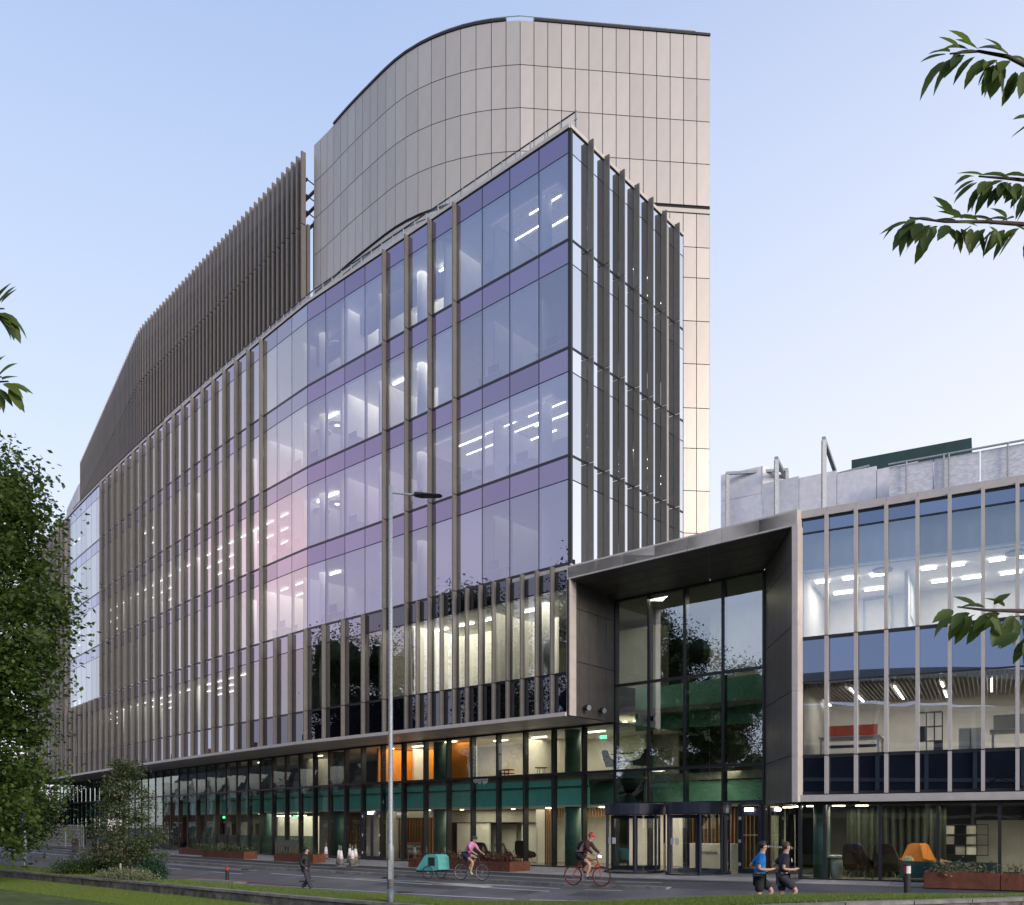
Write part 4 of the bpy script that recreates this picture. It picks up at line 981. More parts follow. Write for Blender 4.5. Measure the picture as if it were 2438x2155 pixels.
# kerb stones
KERB = bpy.data.objects.new('kerb', None); COL.objects.link(KERB); KERB['kind'] = 'structure'
s = 6.4; k = 0
while s > -70:
    ln = .93; c = [sxy(s, 3.0), sxy(s - ln, 3.0), sxy(s - ln, 3.3), sxy(s, 3.3)]; z = [gz(s, 3.15)] * 4
    MB().add([(p.x, p.y, -.1) for p in c] + [(p.x, p.y, .327 + .002 * (k % 2) if s < 3 else lerp(.327, .39, (s - 3) / 3.4)) for p in c], [(0, 3, 2, 1), (4, 5, 6, 7), (0, 1, 5, 4), (1, 2, 6, 5), (2, 3, 7, 6), (3, 0, 4, 7)]).build('kerb_stone', M_kerb, KERB)
    s -= ln + .012; k += 1
# painted lines, laid on the lanes
def line(s0, s1, va, vb, wd, m=M_paint, name='lane_line', off=.006, wd2=None):
    n = max(2, int(abs(s1 - s0) / 1.0)); mb = MB()
    for k in range(n + 1):
        f = k / n; s, v, h = lerp(s0, s1, f), lerp(va, vb, f), lerp(wd, wd if wd2 is None else wd2, f) / 2
        for vv in (v - h, v + h):
            p = sxy(s, vv); mb.v.append((p.x, p.y, gz(s, vv) + off))
    for k in range(n): mb.f.append((2 * k, 2 * k + 2, 2 * k + 3, 2 * k + 1))
    o = mb.build(name, m); o['kind'] = 'structure'; return o
line(-70, 5.2, 1.55, 1.62, .12)
line(-70, 4, 5.6, 5.6, .02) if False else None
for s in range(-60, -14, 6): line(s, s + 2.6, 4.9, 4.9, .11)
line(-14, -3.0, 4.3, 4.5, .11); line(-8, .8, 4.2, 3.75, .10); line(-3.6, 2.6, 4.4, 4.35, .10); line(-4.6, -.3, 3.9, 4.25, .12, wd2=.5); line(-1.0, 5., 3.75, 3.7, .09)
line(-13.5, 12, 7.7, 5.2, .12)
line(-30, -9.2, 5.6, 6.6, .16, M_red, 'red_line'); line(-15.5, -9.0, 8.2, 6.55, .16, M_red, 'red_line')
line(-70, -16, 3.75, 3.75, .10)
# ---- raised verge: stone edging wall and grass strip
wallpts = [(-60., 73.), (-40., 55.2), (-28., 44.6), (-16.8, 34.7), (-5.5, 24.7), (-3.44, 23.0), (0., 20.2), (2.5, 18.3), (5.5, 17.3), (8.2, 17.6), (10.8, 18.6), (16, 21.2), (24, 26)]
wz = [.3, .3, .3, .3, .3, .31, .36, .52, .78, .82, .80, .70, .62]
farpts = [(-58., 75.), (-38.2, 57.), (-26., 46.6), (-15.6, 36.), (-4.4, 26.35), (-3.1, 25.2), (-1.3, 22.8), (1.8, 20.6), (5., 19.4), (7.6, 19.3), (10.4, 20.2), (15.2, 22.6), (23, 27.2)]
fz = [.24, .24, .24, .25, .28, .29, .34, .52, .76, .80, .72, .56, .45]
wallP = [V(*p) for p in wallpts]; farP = [V(*p) for p in farpts]
def dens(P, Z, n=6):
    a, b = [], []
    for i in range(len(P) - 1):
        for k in range(n): a.append(P[i].lerp(P[i + 1], k / n)); b.append(lerp(Z[i], Z[i + 1], k / n))
    return a + [P[-1]], b + [Z[-1]]
wP, wZ = dens(wallP, wz, 10); fP, fZ = dens(farP, fz, 10)
for _ in range(8):
    for A, Z in ((wP, wZ), (fP, fZ)):
        a2, z2 = A[:], Z[:]
        for i in range(1, len(A) - 1): A[i] = (a2[i - 1] + a2[i] * 2 + a2[i + 1]) / 4; Z[i] = (z2[i - 1] + z2[i] * 2 + z2[i + 1]) / 4
mb = MB()
for p, q, zp, zq in zip(wP, fP, wZ, fZ):
    d = (q - p); u = d.normalized()
    for r_, z in ((p + u * .05, zp - .03), (p + d * .5, (zp + zq) / 2 + .01), (q, zq), (q + u * .5, min(zq - .25, .0)), (q + u * .8, -.3)): mb.v.append((r_.x, r_.y, z))
for i in range(len(wP) - 1):
    for k in range(4): a = i * 5 + k; mb.f.append((a, a + 5, a + 6, a + 1))
verge = struct(mb, 'grass_verge', M_grassb)
EW = thing('edging_wall', 'low weathered stone wall edging the grass verge', 'wall', (-5.5, 24.7, -.06))
# blocks about 1.45 m long with a lighter coping slab on each
cum = [0.]
for i in range(1, len(wP)): cum.append(cum[-1] + (wP[i] - wP[i - 1]).length)
def wall_at(x):
    for i in range(1, len(cum)):
        if x <= cum[i]: f = (x - cum[i - 1]) / (cum[i] - cum[i - 1]); return wP[i - 1].lerp(wP[i], f), lerp(wZ[i - 1], wZ[i], f)
    return wP[-1], wZ[-1]
x = 22.
while x < cum[-1] - 1.5:
    p, zp = wall_at(x + .006); q, zq = wall_at(x + 1.44); u = (q - p).normalized(); n = V(-u.y, u.x)
    if n.y > 0: n = -n
    for nm, o1, o2, zb, zt, m in (('wall_block', .02, -.22, -.9, -.075, M_wall), ('coping_stone', .06, -.26, -.075, 0., M_kerb)):
        c = [p + n * o1, q + n * o1, q + n * o2, p + n * o2]
        MB().add([(c[0].x, c[0].y, max(-.3, zp + zb)), (c[1].x, c[1].y, max(-.3, zq + zb)), (c[2].x, c[2].y, max(-.3, zq + zb)), (c[3].x, c[3].y, max(-.3, zp + zb)), (c[0].x, c[0].y, zp + zt), (c[1].x, c[1].y, zq + zt), (c[2].x, c[2].y, zq + zt), (c[3].x, c[3].y, zp + zt)],
                 [(0, 3, 2, 1), (4, 5, 6, 7), (0, 1, 5, 4), (1, 2, 6, 5), (2, 3, 7, 6), (3, 0, 4, 7)]).build(nm, m, EW)
    x += 1.45
# near lawn, in front of the wall
mb = MB()
for p, z in zip(wP, wZ):
    q = p + V(p.x, p.y).normalized() * -.0
    for f, zz in ((1., -.06), (.72, -.02), (.4, .0), (.12, .0)): mb.v.append((p.x * f, p.y * f - (0 if f == 1 else 0), zz))
for i in range(len(wP) - 1):
    for k in range(3): a = i * 4 + k; mb.f.append((a, a + 1, a + 5, a + 4))
lawn = struct(mb, 'lawn', M_grassb)
# footpath where the runners pass
FPp = [V(-1.5, 24.2), V(2, 22.2), (V(6, 21.1)), V(10, 21.5), V(15, 24)]
fpA = [p + V(0, -1.3) for p in FPp]; fpB = [p + V(0, 1.5) for p in FPp]
struct(MB().strip(fpA, fpB, -.2, .14), 'footpath', M_asph)
# grass blades (real geometry) on the verge and the near lawn
def blades(name, cnt, sampler, h0, h1, seed, mat_):
    g = np.random.default_rng(seed); P = sampler(g, cnt)
    h = g.uniform(h0, h1, cnt); a = g.uniform(0, 2 * np.pi, cnt); wd = g.uniform(.006, .013, cnt) * (h / .06) ** .3; le = g.uniform(.0, .6, cnt) * h; b = g.uniform(0, 2 * np.pi, cnt)
    v = np.empty((cnt, 3, 3)); dx, dy = np.cos(a) * wd, np.sin(a) * wd
    v[:, 0] = P + np.stack([dx, dy, 0 * h], 1); v[:, 1] = P - np.stack([dx, dy, 0 * h], 1); v[:, 2] = P + np.stack([np.cos(b) * le, np.sin(b) * le, h], 1)
    return npmesh(name, v.reshape(-1, 3), 3, mat_)
def npmesh(name, v, k, m):
    n = len(v); nf = n // k
    me = bpy.data.meshes.new(name); me.vertices.add(n); me.vertices.foreach_set('co', np.ascontiguousarray(v, dtype=np.float32).ravel())
    me.loops.add(n); me.loops.foreach_set('vertex_index', np.arange(n, dtype=np.int32))
    me.polygons.add(nf); me.polygons.foreach_set('loop_start', np.arange(0, n, k, dtype=np.int32)); me.polygons.foreach_set('loop_total', np.full(nf, k, dtype=np.int32))
    me.update(calc_edges=True); me.materials.append(m); return me
M_blade = leaf_mat('grass_blade', (.19, .27, .05), (.11, .17, .03), .3)
wA = np.array([(p.x, p.y, z) for p, z in zip(wP, wZ)]); fA = np.array([(p.x, p.y, z) for p, z in zip(fP, fZ)])
def verge_s(g, n):
    lo, hi = 22, len(wA) - 12
    t = g.uniform(lo, hi, n); i = t.astype(int); f = (t - i)[:, None]
    p = wA[i] * (1 - f) + wA[i + 1] * f; q = fA[i] * (1 - f) + fA[i + 1] * f; s = g.uniform(.12, 1.08, n)[:, None]
    r = p * (1 - s) + q * s; r[:, 2] += -.02 - np.clip(s[:, 0] - 1, 0, 1) * .4; return r
def lawn_s(g, n):
    x = g.uniform(-30, -2.5, n); yw = np.interp(x, wA[:, 0], wA[:, 1]); f = g.uniform(.80, .997, n)
    return np.stack([x * f, yw * f, np.interp(f, [.4, .72, 1], [0, -.02, -.06])], 1)
og = link('verge_grass', blades('verge_grass', 150000, verge_s, .03, .085, 3, M_blade)); tag(og, 'short grass growing on the raised verge', 'grass', kind='stuff')
og = link('lawn_grass', blades('lawn_grass', 230000, lawn_s, .025, .06, 4, M_blade)); tag(og, 'mown lawn grass in front of the stone edging wall', 'grass', kind='stuff')

# drain gratings and manhole covers let into the road
def cover(name, label, s, v, rnd_, grp=None):
    p = sxy(s, v); z = gz(s, v); o = thing(name, label, 'drain' if not rnd_ else 'manhole cover', (p.x, p.y, z), R(-42), grp)
    if rnd_:
        MB().lathe((p.x, p.y, z - .02), [(.33, 0), (.33, .028)], 28).build('lid', mat('cast_iron', (.05, .048, .046), .6, .5, 30, .2), o); MB().lathe((p.x, p.y, z - .02), [(.40, 0), (.40, .022)], 28).build('frame', mat('cast_iron', (.05, .048, .046)), o)
    else:
        f = MB().box(-.3, .3, -.22, .22, -.02, .012); q = link('frame', f.mesh('frame', mat('cast_iron', (.05, .048, .046))), None); q.parent = o
        for k in range(7): q = link('bar', MB().box(-.24, .24, -.19 + k * .058, -.165 + k * .058, .012, .022).mesh('bar', M_back), None); q.parent = o
cover('manhole_cover', 'round iron manhole cover in the road near the lamp post', -2.5, 6.2, True, 'manhole covers'); cover('manhole_cover', 'round iron manhole cover in the road left of the woman', -9.5, 5.4, True, 'manhole covers')
cover('drain_grating', 'iron drain grating at the kerb in front of the trailer bicycle', -6.5, 3.55, False); cover('drain_grating', 'iron drain grating at the kerb left of the traffic cones', -17, 3.55, False)
# older, darker repair patches in the asphalt
M_patch = mat('asphalt_patch', (.05, .05, .06), .8, 0, 30, .0, col2=(.07, .07, .08), bump=.2)
for s0, s1, va, wd in ((-5.5, -1.2, 4.9, .7), (-12, -6.5, 6.9, .55), (1.5, 5, 4.6, .8), (-24, -16, 4.4, .6)): line(s0, s1, va, va, wd, M_patch, 'road_patch', .003)
# ================================================================= STREET FURNITURE
M_rubber = mat('rubber_black', (.018, .018, .02), .7)
M_redr = mat('reflector_red', (.55, .03, .025), .45)
M_whiter = mat('reflector_white', (.78, .78, .78), .45)
M_plgrey = mat('plastic_grey', (.12, .115, .11), .7, 0, 6, .12)
M_cone = mat('cone_grey', (.16, .155, .14), .7, 0, 9, .2)
M_sign = mat('sign_dark', (.10, .10, .11), .5)
def rect_planter(name, label, s0, s1, v0, v1, h, seed, plants, grp='corten planters along the pavement', inset=None):
    c = [sxy(s0, v1), sxy(s1, v1), sxy(s1, v0), sxy(s0, v0)]; z = gz((s0 + s1) / 2, max(v0, .0)) + .005
    o = thing(name, label, 'planter', ((c[0].x + c[2].x) / 2, (c[0].y + c[2].y) / 2, z), 0, grp)
    cx = (c[0] + c[1] + c[2] + c[3]) / 4
    for k in range(4):
        a, b = c[k], c[(k + 1) % 4]; d = (cx - (a + b) / 2).normalized() * .05; L_ = (b - a).length; n = max(1, round(L_ / 2.0))
        for m_ in range(n):
            p, q = a.lerp(b, m_ / n + .002), a.lerp(b, (m_ + 1) / n - .002)
            MB().strip([p, q], [p + d, q + d], z - .04, z + h).build('side_panel', M_corten, o)
    ci = [p + (cx - p) * .04 for p in c]
    MB().prism(ci, z, z + h - .06).build('soil', M_soil, o)
    for k in range(plants):
        r_ = random.Random(seed * 50 + k); f, g = r_.uniform(.06, .94), r_.uniform(.2, .8)
        p = c[0].lerp(c[1], f).lerp(c[3].lerp(c[2], f), g)
        yield_plant(p, z + h - .06, r_, seed)
    return o
PLANT_Q = []
def yield_plant(p, z, r_, seed): PLANT_Q.append((p, z, r_, seed))
rect_planter('planter', 'long rusty corten planter with red-brown foliage right of the trailer bicycle', -2.5, -8.6, -.55, .72, .40, 1, 26)
rect_planter('planter', 'rusty corten planter with a grey plastic barrier standing behind it', -15.6, -19.2, .1, .85, .42, 2, 9)
rect_planter('planter', 'rusty planter beside the small left bollard with low green plants', -22.6, -28.2, .05, .85, .42, 3, 14)
rect_planter('planter', 'rusty planter between the small conifer and the glazed base', -28.9, -34.2, -.9, -.1, .42, 4, 12)
rect_planter('planter', 'far left rusty planter beside the pink block', -46.2, -50.5, .1, .9, .5, 5, 12)
rect_planter('planter', 'dark rusty planter with grassy plants in front of the right wing', MAIN_END + 3.75, MAIN_END + 9.5, .35, 1.45, .42, 6, 24)
# low pink concrete block
p = sxy(-43.8, .9); o = thing('concrete_block', 'low pinkish block between the far left planter and the barriers', 'block', (p.x, p.y, .44))
MB().ob((p.x - .9, p.y - .0, .43), (1.5, -.7, 0), (.25, .5, 0), (0, 0, .55)).build('block', mat('block_pink', (.30, .20, .18), .9, 0, 5, .1), o)
# traffic cones: one prototype, copied
def make_cone():
    o = thing('traffic_cone', '', 'cone'); s = .026
    b = MB(); b.box(-.2, .2, -.2, .2, 0, .045); b.build('base', M_cone, o)
    MB().lathe((0, 0, .045), [(.155, 0), (.115, .28)], 18).build('lower_cone', M_cone, o, True)
    MB().lathe((0, 0, .325), [(.117, 0), (.06, .40)], 18).build('white_sleeve', M_whiter, o, True)
    MB().lathe((0, 0, .318), [(.121, 0), (.117, .02)], 18).build('red_edge', M_redr, o, True)
    MB().lathe((0, 0, .725), [(.058, 0), (.035, .2), (.03, .22)], 16).build('tip', M_cone, o, True)
    return o
cone0 = make_cone()
for k, (px, py, lab) in enumerate(((776, 2048, 'grey traffic cone standing alone, nearest the woman and closest to the glazing'),
        (811.6, 2063, 'grey traffic cone at the front left of the cone cluster'), (838.7, 2062, 'grey traffic cone at the front right of the cone cluster'),
        (833, 2054, 'grey traffic cone half hidden behind the front right cone'), (846.5, 2056, 'grey traffic cone rightmost in the cluster, just left of the double door'),
        (807.5, 2060.5, 'grey traffic cone mostly hidden behind the front left cone'))):
    p = atz(px, py, .47); c = cone0 if k == 0 else copy_tree(cone0)
    c.location = (p.x, p.y, .468); c['label'] = lab; c['group'] = 'traffic cones by the double door'; c.rotation_euler.z = .4 * k
p = atz(987, 2050, .47); c = copy_tree(cone0); c.location = (p.x, p.y, .468); c['label'] = 'traffic cone in front of the footpath sign beside the long planter'; c['group'] = 'traffic cones by the double door'
# footpath closed sign on a low A frame
p = atz(984, 2049, .47); p = V(p.x, p.y + .35, .455)
sg = thing('footpath_sign', 'tilted grey sign with red border reading FOOTPATH CLOSED beside the planter', 'sign', p, R(8))
def loc(nm, mb, m, par):
    o = link(nm, mb.mesh(nm, m), None); o.parent = par; return o
tl = .26
def tilt(x, y, z): return (x, y + z * tl, z)
def tbox(x0, x1, y0, y1, z0, z1): return MB().add([tilt(x0, y0, z0), tilt(x1, y0, z0), tilt(x1, y1, z0), tilt(x0, y1, z0), tilt(x0 + .05 * 0, y0, z1), tilt(x1, y0, z1), tilt(x1, y1, z1), tilt(x0, y1, z1)], [(0, 3, 2, 1), (4, 5, 6, 7), (0, 1, 5, 4), (1, 2, 6, 5), (2, 3, 7, 6), (3, 0, 4, 7)])
loc('sign_plate', tbox(-.36, .36, 0, .02, .32, .98), M_redr, sg); loc('sign_face', tbox(-.33, .33, -.006, 0, .35, .95), M_sign, sg)
for t_, z in (('FOOTPATH', .70), ('CLOSED', .44)):
    c = bpy.data.curves.new('lettering', 'FONT'); c.body = t_; c.size = .15 if len(t_) > 6 else .17; c.align_x = 'CENTER'; c.extrude = .003; c.materials.append(M_whiter)
    t = bpy.data.objects.new('lettering', c); COL.objects.link(t); t.parent = sg; t.location = tilt(0, -.012, z); t.rotation_euler = (R(90) - math.atan(tl), 0, 0)
loc('leg', MB().tube([tilt(-.3, .03, .0), tilt(-.3, .03, .98)], .018, 6), M_galv, sg); loc('leg', MB().tube([tilt(.3, .03, .0), tilt(.3, .03, .98)], .018, 6), M_galv, sg)
loc('back_leg', MB().tube([(-.3, .62, 0), tilt(-.3, .03, .9)], .018, 6), M_galv, sg); loc('back_leg', MB().tube([(.3, .62, 0), tilt(.3, .03, .9)], .018, 6), M_galv, sg)
# plastic pedestrian barriers
def barrier(name, label, p, z, rz, L_=2.0, H_=1.0, m=M_plgrey, grp='plastic pedestrian barriers'):
    o = thing(name, label, 'barrier', (p.x, p.y, z), rz, grp)
    t = .03
    loc('top_panel', MB().add([(0, -t, .62), (L_, -t, .62), (L_, -t, H_ - .12), (L_ - .16, -t, H_), (.16, -t, H_), (0, -t, H_ - .12), (0, t, .62), (L_, t, .62), (L_, t, H_ - .12), (L_ - .16, t, H_), (.16, t, H_), (0, t, H_ - .12)],
        [(0, 1, 2, 3, 4, 5), (11, 10, 9, 8, 7, 6), (0, 6, 7, 1), (1, 7, 8, 2), (2, 8, 9, 3), (3, 9, 10, 4), (4, 10, 11, 5), (5, 11, 6, 0)]), m, o)
    loc('bottom_rail', MB().box(0, L_, -t, t, .10, .22), m, o)
    n = 9
    for k in range(n): x = .06 + (L_ - .12) * k / (n - 1); loc('bar', MB().box(x - .035, x + .035, -t * .8, t * .8, .22, .62), m, o)
    for x in (.25, L_ - .25): loc('foot', MB().box(x - .06, x + .06, -.26, .26, 0, .10), M_rubber, o)
    return o
p = atz(650, 2040, .47); barrier('pedestrian_barrier', 'grey plastic barrier standing behind the planter left of the woman', p + V(0, .5, 0), .47, R(-36) + 0, 2.1)
p = atz(172, 2030, .43); barrier('pedestrian_barrier', 'dark grey plastic barrier at the far left with a red and white plate', p, .43, R(-48), 1.6)
loc('plate', MB().box(.3, .7, -.05, -.035, .7, .85), M_redr, bpy.context.scene.objects['pedestrian_barrier.001']); loc('plate', MB().box(.44, .52, -.054, -.05, .72, .83), M_whiter, bpy.context.scene.objects['pedestrian_barrier.001'])
p = atz(206, 2032, .43); barrier('pedestrian_barrier', 'grey plastic barrier just left of the dark bus stop post', p, .43, R(-46), 2.2)
# mesh site fence
p0, p1 = atz(76, 2016, .45), atz(200, 2021, .45)
p0, p1 = V(p0.x, p0.y), V(p1.x, p1.y)
fn = thing('site_fence', 'galvanised wire mesh site fence panels at the far left', 'fence', (p0.x, p0.y, .43))
for k in range(3):
    a, b = p0.lerp(p1, k / 3 + .005), p0.lerp(p1, (k + 1) / 3 - .005)
    f = MB().tube([(a.x, a.y, .5), (a.x, a.y, 2.25), (a.x + (b.x - a.x) * .03, a.y + (b.y - a.y) * .03, 2.35), (b.x - (b.x - a.x) * .03, b.y - (b.y - a.y) * .03, 2.35), (b.x, b.y, 2.25), (b.x, b.y, .5)], .03, 6)
    f.tube([(a.x, a.y, .65), (b.x, b.y, .65)], .025, 6).build('fence_panel', M_galv, fn)
    wm = MB()
    for j in range(1, 22): q = a.lerp(b, j / 22); wm.tube([(q.x, q.y, .6), (q.x, q.y, 2.34)], .006, 3, False)
    for j in range(1, 6): z = .6 + 1.7 * j / 6; wm.tube([(a.x, a.y, z), (b.x, b.y, z)], .006, 3, False)
    wm.build('wire_mesh', M_galv, fn, kind='stuff')
# dark blue hoarding left of the glazed base
h0 = Gp[-1] + (Gp[-1] - Gp[-2]).normalized() * .4; hd = (Gp[-1] - Gp[-2]).normalized()
ho = thing('hoarding', 'dark navy boarded hoarding beyond the far left end of the glazing', 'hoarding', (h0.x, h0.y, .4))
for k in range(8): q = h0 + hd * 1.22 * k; MB().strip([q, q + hd * 1.2], [q - GN[-1] * .05, q + hd * 1.2 - GN[-1] * .05], .4, 3.4).build('board', M_navy, ho)
# bollards
def bollard(label, p, z, h, r, bands):
    o = thing('bollard', label, 'bollard', (p.x, p.y, z))
    MB().lathe((p.x, p.y, z - .05), [(r * 1.05, 0), (r, .06), (r, h), (r * .9, h + .03), (r * .3, h + .045)], 20).build('post', M_rubber, o, True)
    for z0, z1, m in bands: MB().lathe((p.x, p.y, z + z0), [(r * 1.02, 0), (r * 1.02, z1 - z0)], 20, False).build('band', m, o, True)
    return o
p = at(2160, 2055, 23.); bo = bollard('black bollard with red and white reflector in front of the orange chairs', p, .33, 1.0, .085, ((.10, .125, M_whiter),))
for k, m in ((0, M_whiter), (1, M_redr)):
    mb = MB(); a0 = R(-125 if k == 0 else -175)
    for j in range(8):
        a, b = a0 + R(85 if k == 0 else 50) * j / 8, a0 + R(85 if k == 0 else 50) * (j + 1) / 8; r = .089
        mb.add([(p.x + r * math.cos(a), p.y + r * math.sin(a), .33 + .74), (p.x + r * math.cos(b), p.y + r * math.sin(b), .33 + .74), (p.x + r * math.cos(b), p.y + r * math.sin(b), .33 + .93), (p.x + r * math.cos(a), p.y + r * math.sin(a), .33 + .93)], [(0, 1, 2, 3)])
    mb.build('reflector', m, bo)
p = atz(541, 2096.5, .02); bollard('small black bollard with a red top on the traffic island', p, .05, .54, .075, ((.40, .53, M_redr),))
isl = MB(); q0, q1 = atz(482, 2100, .0), atz(574, 2104, .0)
d = V(q1.x - q0.x, q1.y - q0.y); u = d.normalized(); n = V(-u.y, u.x)
ip = [V(q0.x, q0.y) + n * .1 + u * -1.5, V(q1.x, q1.y) - u * .3 - n * .1, V(q1.x, q1.y) + n * .15, V(q1.x, q1.y) + n * .5 - u * .2, V(q0.x, q0.y) + n * 1.1 - u * 1.5]
isl.prism(ip, -.15, .06); struct(isl, 'traffic_island', M_kerb)
# street lamp
p = at(930, 2131, 23.0); zl = .42
lamp = thing('street_lamp', 'tall galvanised lamp post with one LED arm in front of the building', 'street lamp', (p.x, p.y, zl))
MB().lathe((p.x, p.y, zl - .3), [(.088, 0), (.088, .55)], 20).build('base_section', mat('lamp_base_grey', (.16, .19, .22), .6, .3, 10, .1), lamp, True)
MB().lathe((p.x, p.y, zl + .25), [(.087, 0), (.087, 1.05), (.081, 1.10), (.062, 1.16), (.058, 5), (.052, 10.5), (.0, 10.52)], 24).build('pole', M_galv, lamp, True)
MB().box(p.x - .05, p.x + .05, p.y - .09, p.y - .075, zl + .5, zl + 1.0).build('access_door', M_galv, lamp)
zt = zl + 10.6
MB().tube([(p.x, p.y, zt - .02), (p.x + .72, p.y + .05, zt - .08)], [.03, .026], 8).build('arm', M_galv, lamp)
hx = p.x + .62
MB().add([(hx, p.y - .10, zt - .10), (hx + .18, p.y - .18, zt - .11), (hx + .68, p.y - .14, zt - .115), (hx + .74, p.y, zt - .112), (hx + .68, p.y + .14, zt - .115), (hx + .18, p.y + .18, zt - .11), (hx, p.y + .10, zt - .10),
          (hx, p.y - .06, zt - .02), (hx + .2, p.y - .12, zt - .055), (hx + .68, p.y - .1, zt - .09), (hx + .72, p.y, zt - .09), (hx + .68, p.y + .1, zt - .09), (hx + .2, p.y + .12, zt - .055), (hx, p.y + .06, zt - .02)],
         [(0, 1, 2, 3, 4, 5, 6), (13, 12, 11, 10, 9, 8, 7)] + [(i, i + 7, (i + 1) % 7 + 7, (i + 1) % 7) for i in range(7)]).build('lantern', M_dark, lamp)
bk = at(935, 2060 - 0, 23)
MB().tube([(p.x, p.y - .0, zl + 3.05), (p.x + .18, p.y - .04, zl + 3.05)], .02, 6).box(p.x + .16, p.x + .22, p.y - .09, p.y + .03, zl + 2.98, zl + 3.14).build('sensor', M_galv, lamp) if False else None
# second lamp, behind the left tree
p = at(60, 2010, 50.); l2 = thing('street_lamp', 'street lamp with black lantern half hidden by the left tree', 'street lamp', (p.x, p.y, .2))
MB().lathe((p.x, p.y, .1), [(.1, 0), (.1, 1.4), (.065, 1.5), (.05, 11.4)], 16).build('pole', M_galv, l2, True)
MB().tube([(p.x, p.y, 12.75 - 1.4), (p.x + 1.15, p.y, 12.7 - 1.4)], .03, 6).build('arm', M_galv, l2)
MB().ob((p.x + 1.05, p.y - .15, 11.22), (.95, 0, .05), (0, .3, 0), (0, 0, .12)).build('lantern', M_dark, l2)
# blue round sign
p = at(58, 1950, 46.); bs = thing('round_sign', 'round blue traffic sign under the left tree', 'sign', (p.x, p.y, .2))
MB().tube([(p.x, p.y, .1), (p.x, p.y, 3.2)], .04, 8).build('post', M_galv, bs)
M_blue = mat('sign_blue', (.02, .10, .42), .4)
MB().tube([(p.x, p.y - .05, 2.65), (p.x, p.y - .07, 2.65)], .32, 24).build('disc', M_blue, bs)
# white bicycle pictogram, simplified strokes as on the sign
sy = p.y - .078
pc = MB()
for cx_ in (-.1, .1):
    for k in range(10): a, b = 2 * math.pi * k / 10, 2 * math.pi * (k + 1) / 10; pc.tube([(p.x + cx_ + .07 * math.cos(a), sy, 2.6 + .07 * math.sin(a)), (p.x + cx_ + .07 * math.cos(b), sy, 2.6 + .07 * math.sin(b))], .01, 4)
pc.tube([(p.x - .1, sy, 2.6), (p.x - .03, sy, 2.72), (p.x + .08, sy, 2.72), (p.x + .1, sy, 2.6)], .01, 4).build('pictogram', M_whiter, bs)
# dark bus stop posts with panel, behind the small conifer
p = at(224, 2056, 42.); bsg = thing('bus_stop', 'black bus stop frame standing behind the small conifer', 'bus stop', (p.x, p.y, .2))
MB().box(p.x - .11, p.x + .09, p.y, p.y + .12, -.1, 1.85).build('post', M_rubber, bsg); MB().box(p.x + .5, p.x + 1.0, p.y, p.y + .12, -.1, .95).build('panel', M_rubber, bsg)
MB().box(p.x - .11, p.x + 1.0, p.y, p.y + .12, 1.85, 1.98).build('header', M_rubber, bsg); MB().box(p.x + .7, p.x + .85, p.y, p.y + .12, .95, 1.85).build('post', M_rubber, bsg)
MB().box(p.x + .2, p.x + .6, p.y - .02, p.y - .005, 1.55, 1.75).build('notice', M_blue, bsg)
# slim white lamp column with globe behind the conifer
p = at(277, 2032, 47.); wl_ = thing('globe_lamp', 'slim post with a white globe lamp behind the small conifer', 'street lamp', (p.x, p.y, .2))
MB().tube([(p.x, p.y, .1), (p.x, p.y, 3.75)], .03, 8).build('post', M_galv, wl_); MB().ell((p.x, p.y, 3.95), .16, .16, .22, 14, 10).build('globe', M_whiter, wl_, True)
p = at(266, 1960, 46.5); ws_ = thing('white_sign', 'blank white sign board seen through the small conifer', 'sign', (p.x, p.y, .2))
MB().box(p.x - .2, p.x + .2, p.y, p.y + .04, 2.4 - .6, 3.0).build('board', M_whiter, ws_); MB().tube([(p.x, p.y + .06, .1), (p.x, p.y + .06, 2.9)], .025, 6).build('post', M_galv, ws_)
# CCTV camera on its bracket by the lamp column (fixed to the glazed base)
q = Gp[8] + GN[8] * .25; cv = thing('security_camera', 'small white security camera fixed to the glazing beside the double door', 'camera', (q.x, q.y, 2.9))
MB().tube([(q.x - GN[8].x * .2, q.y - GN[8].y * .2, 2.95), (q.x, q.y, 2.95)], .025, 6).build('bracket', M_galv, cv); MB().ob((q.x - .08, q.y - .1, 2.85), (.2, .08, 0), (-.06, .12, 0), (0, 0, .14)).build('housing', M_whiter, cv)

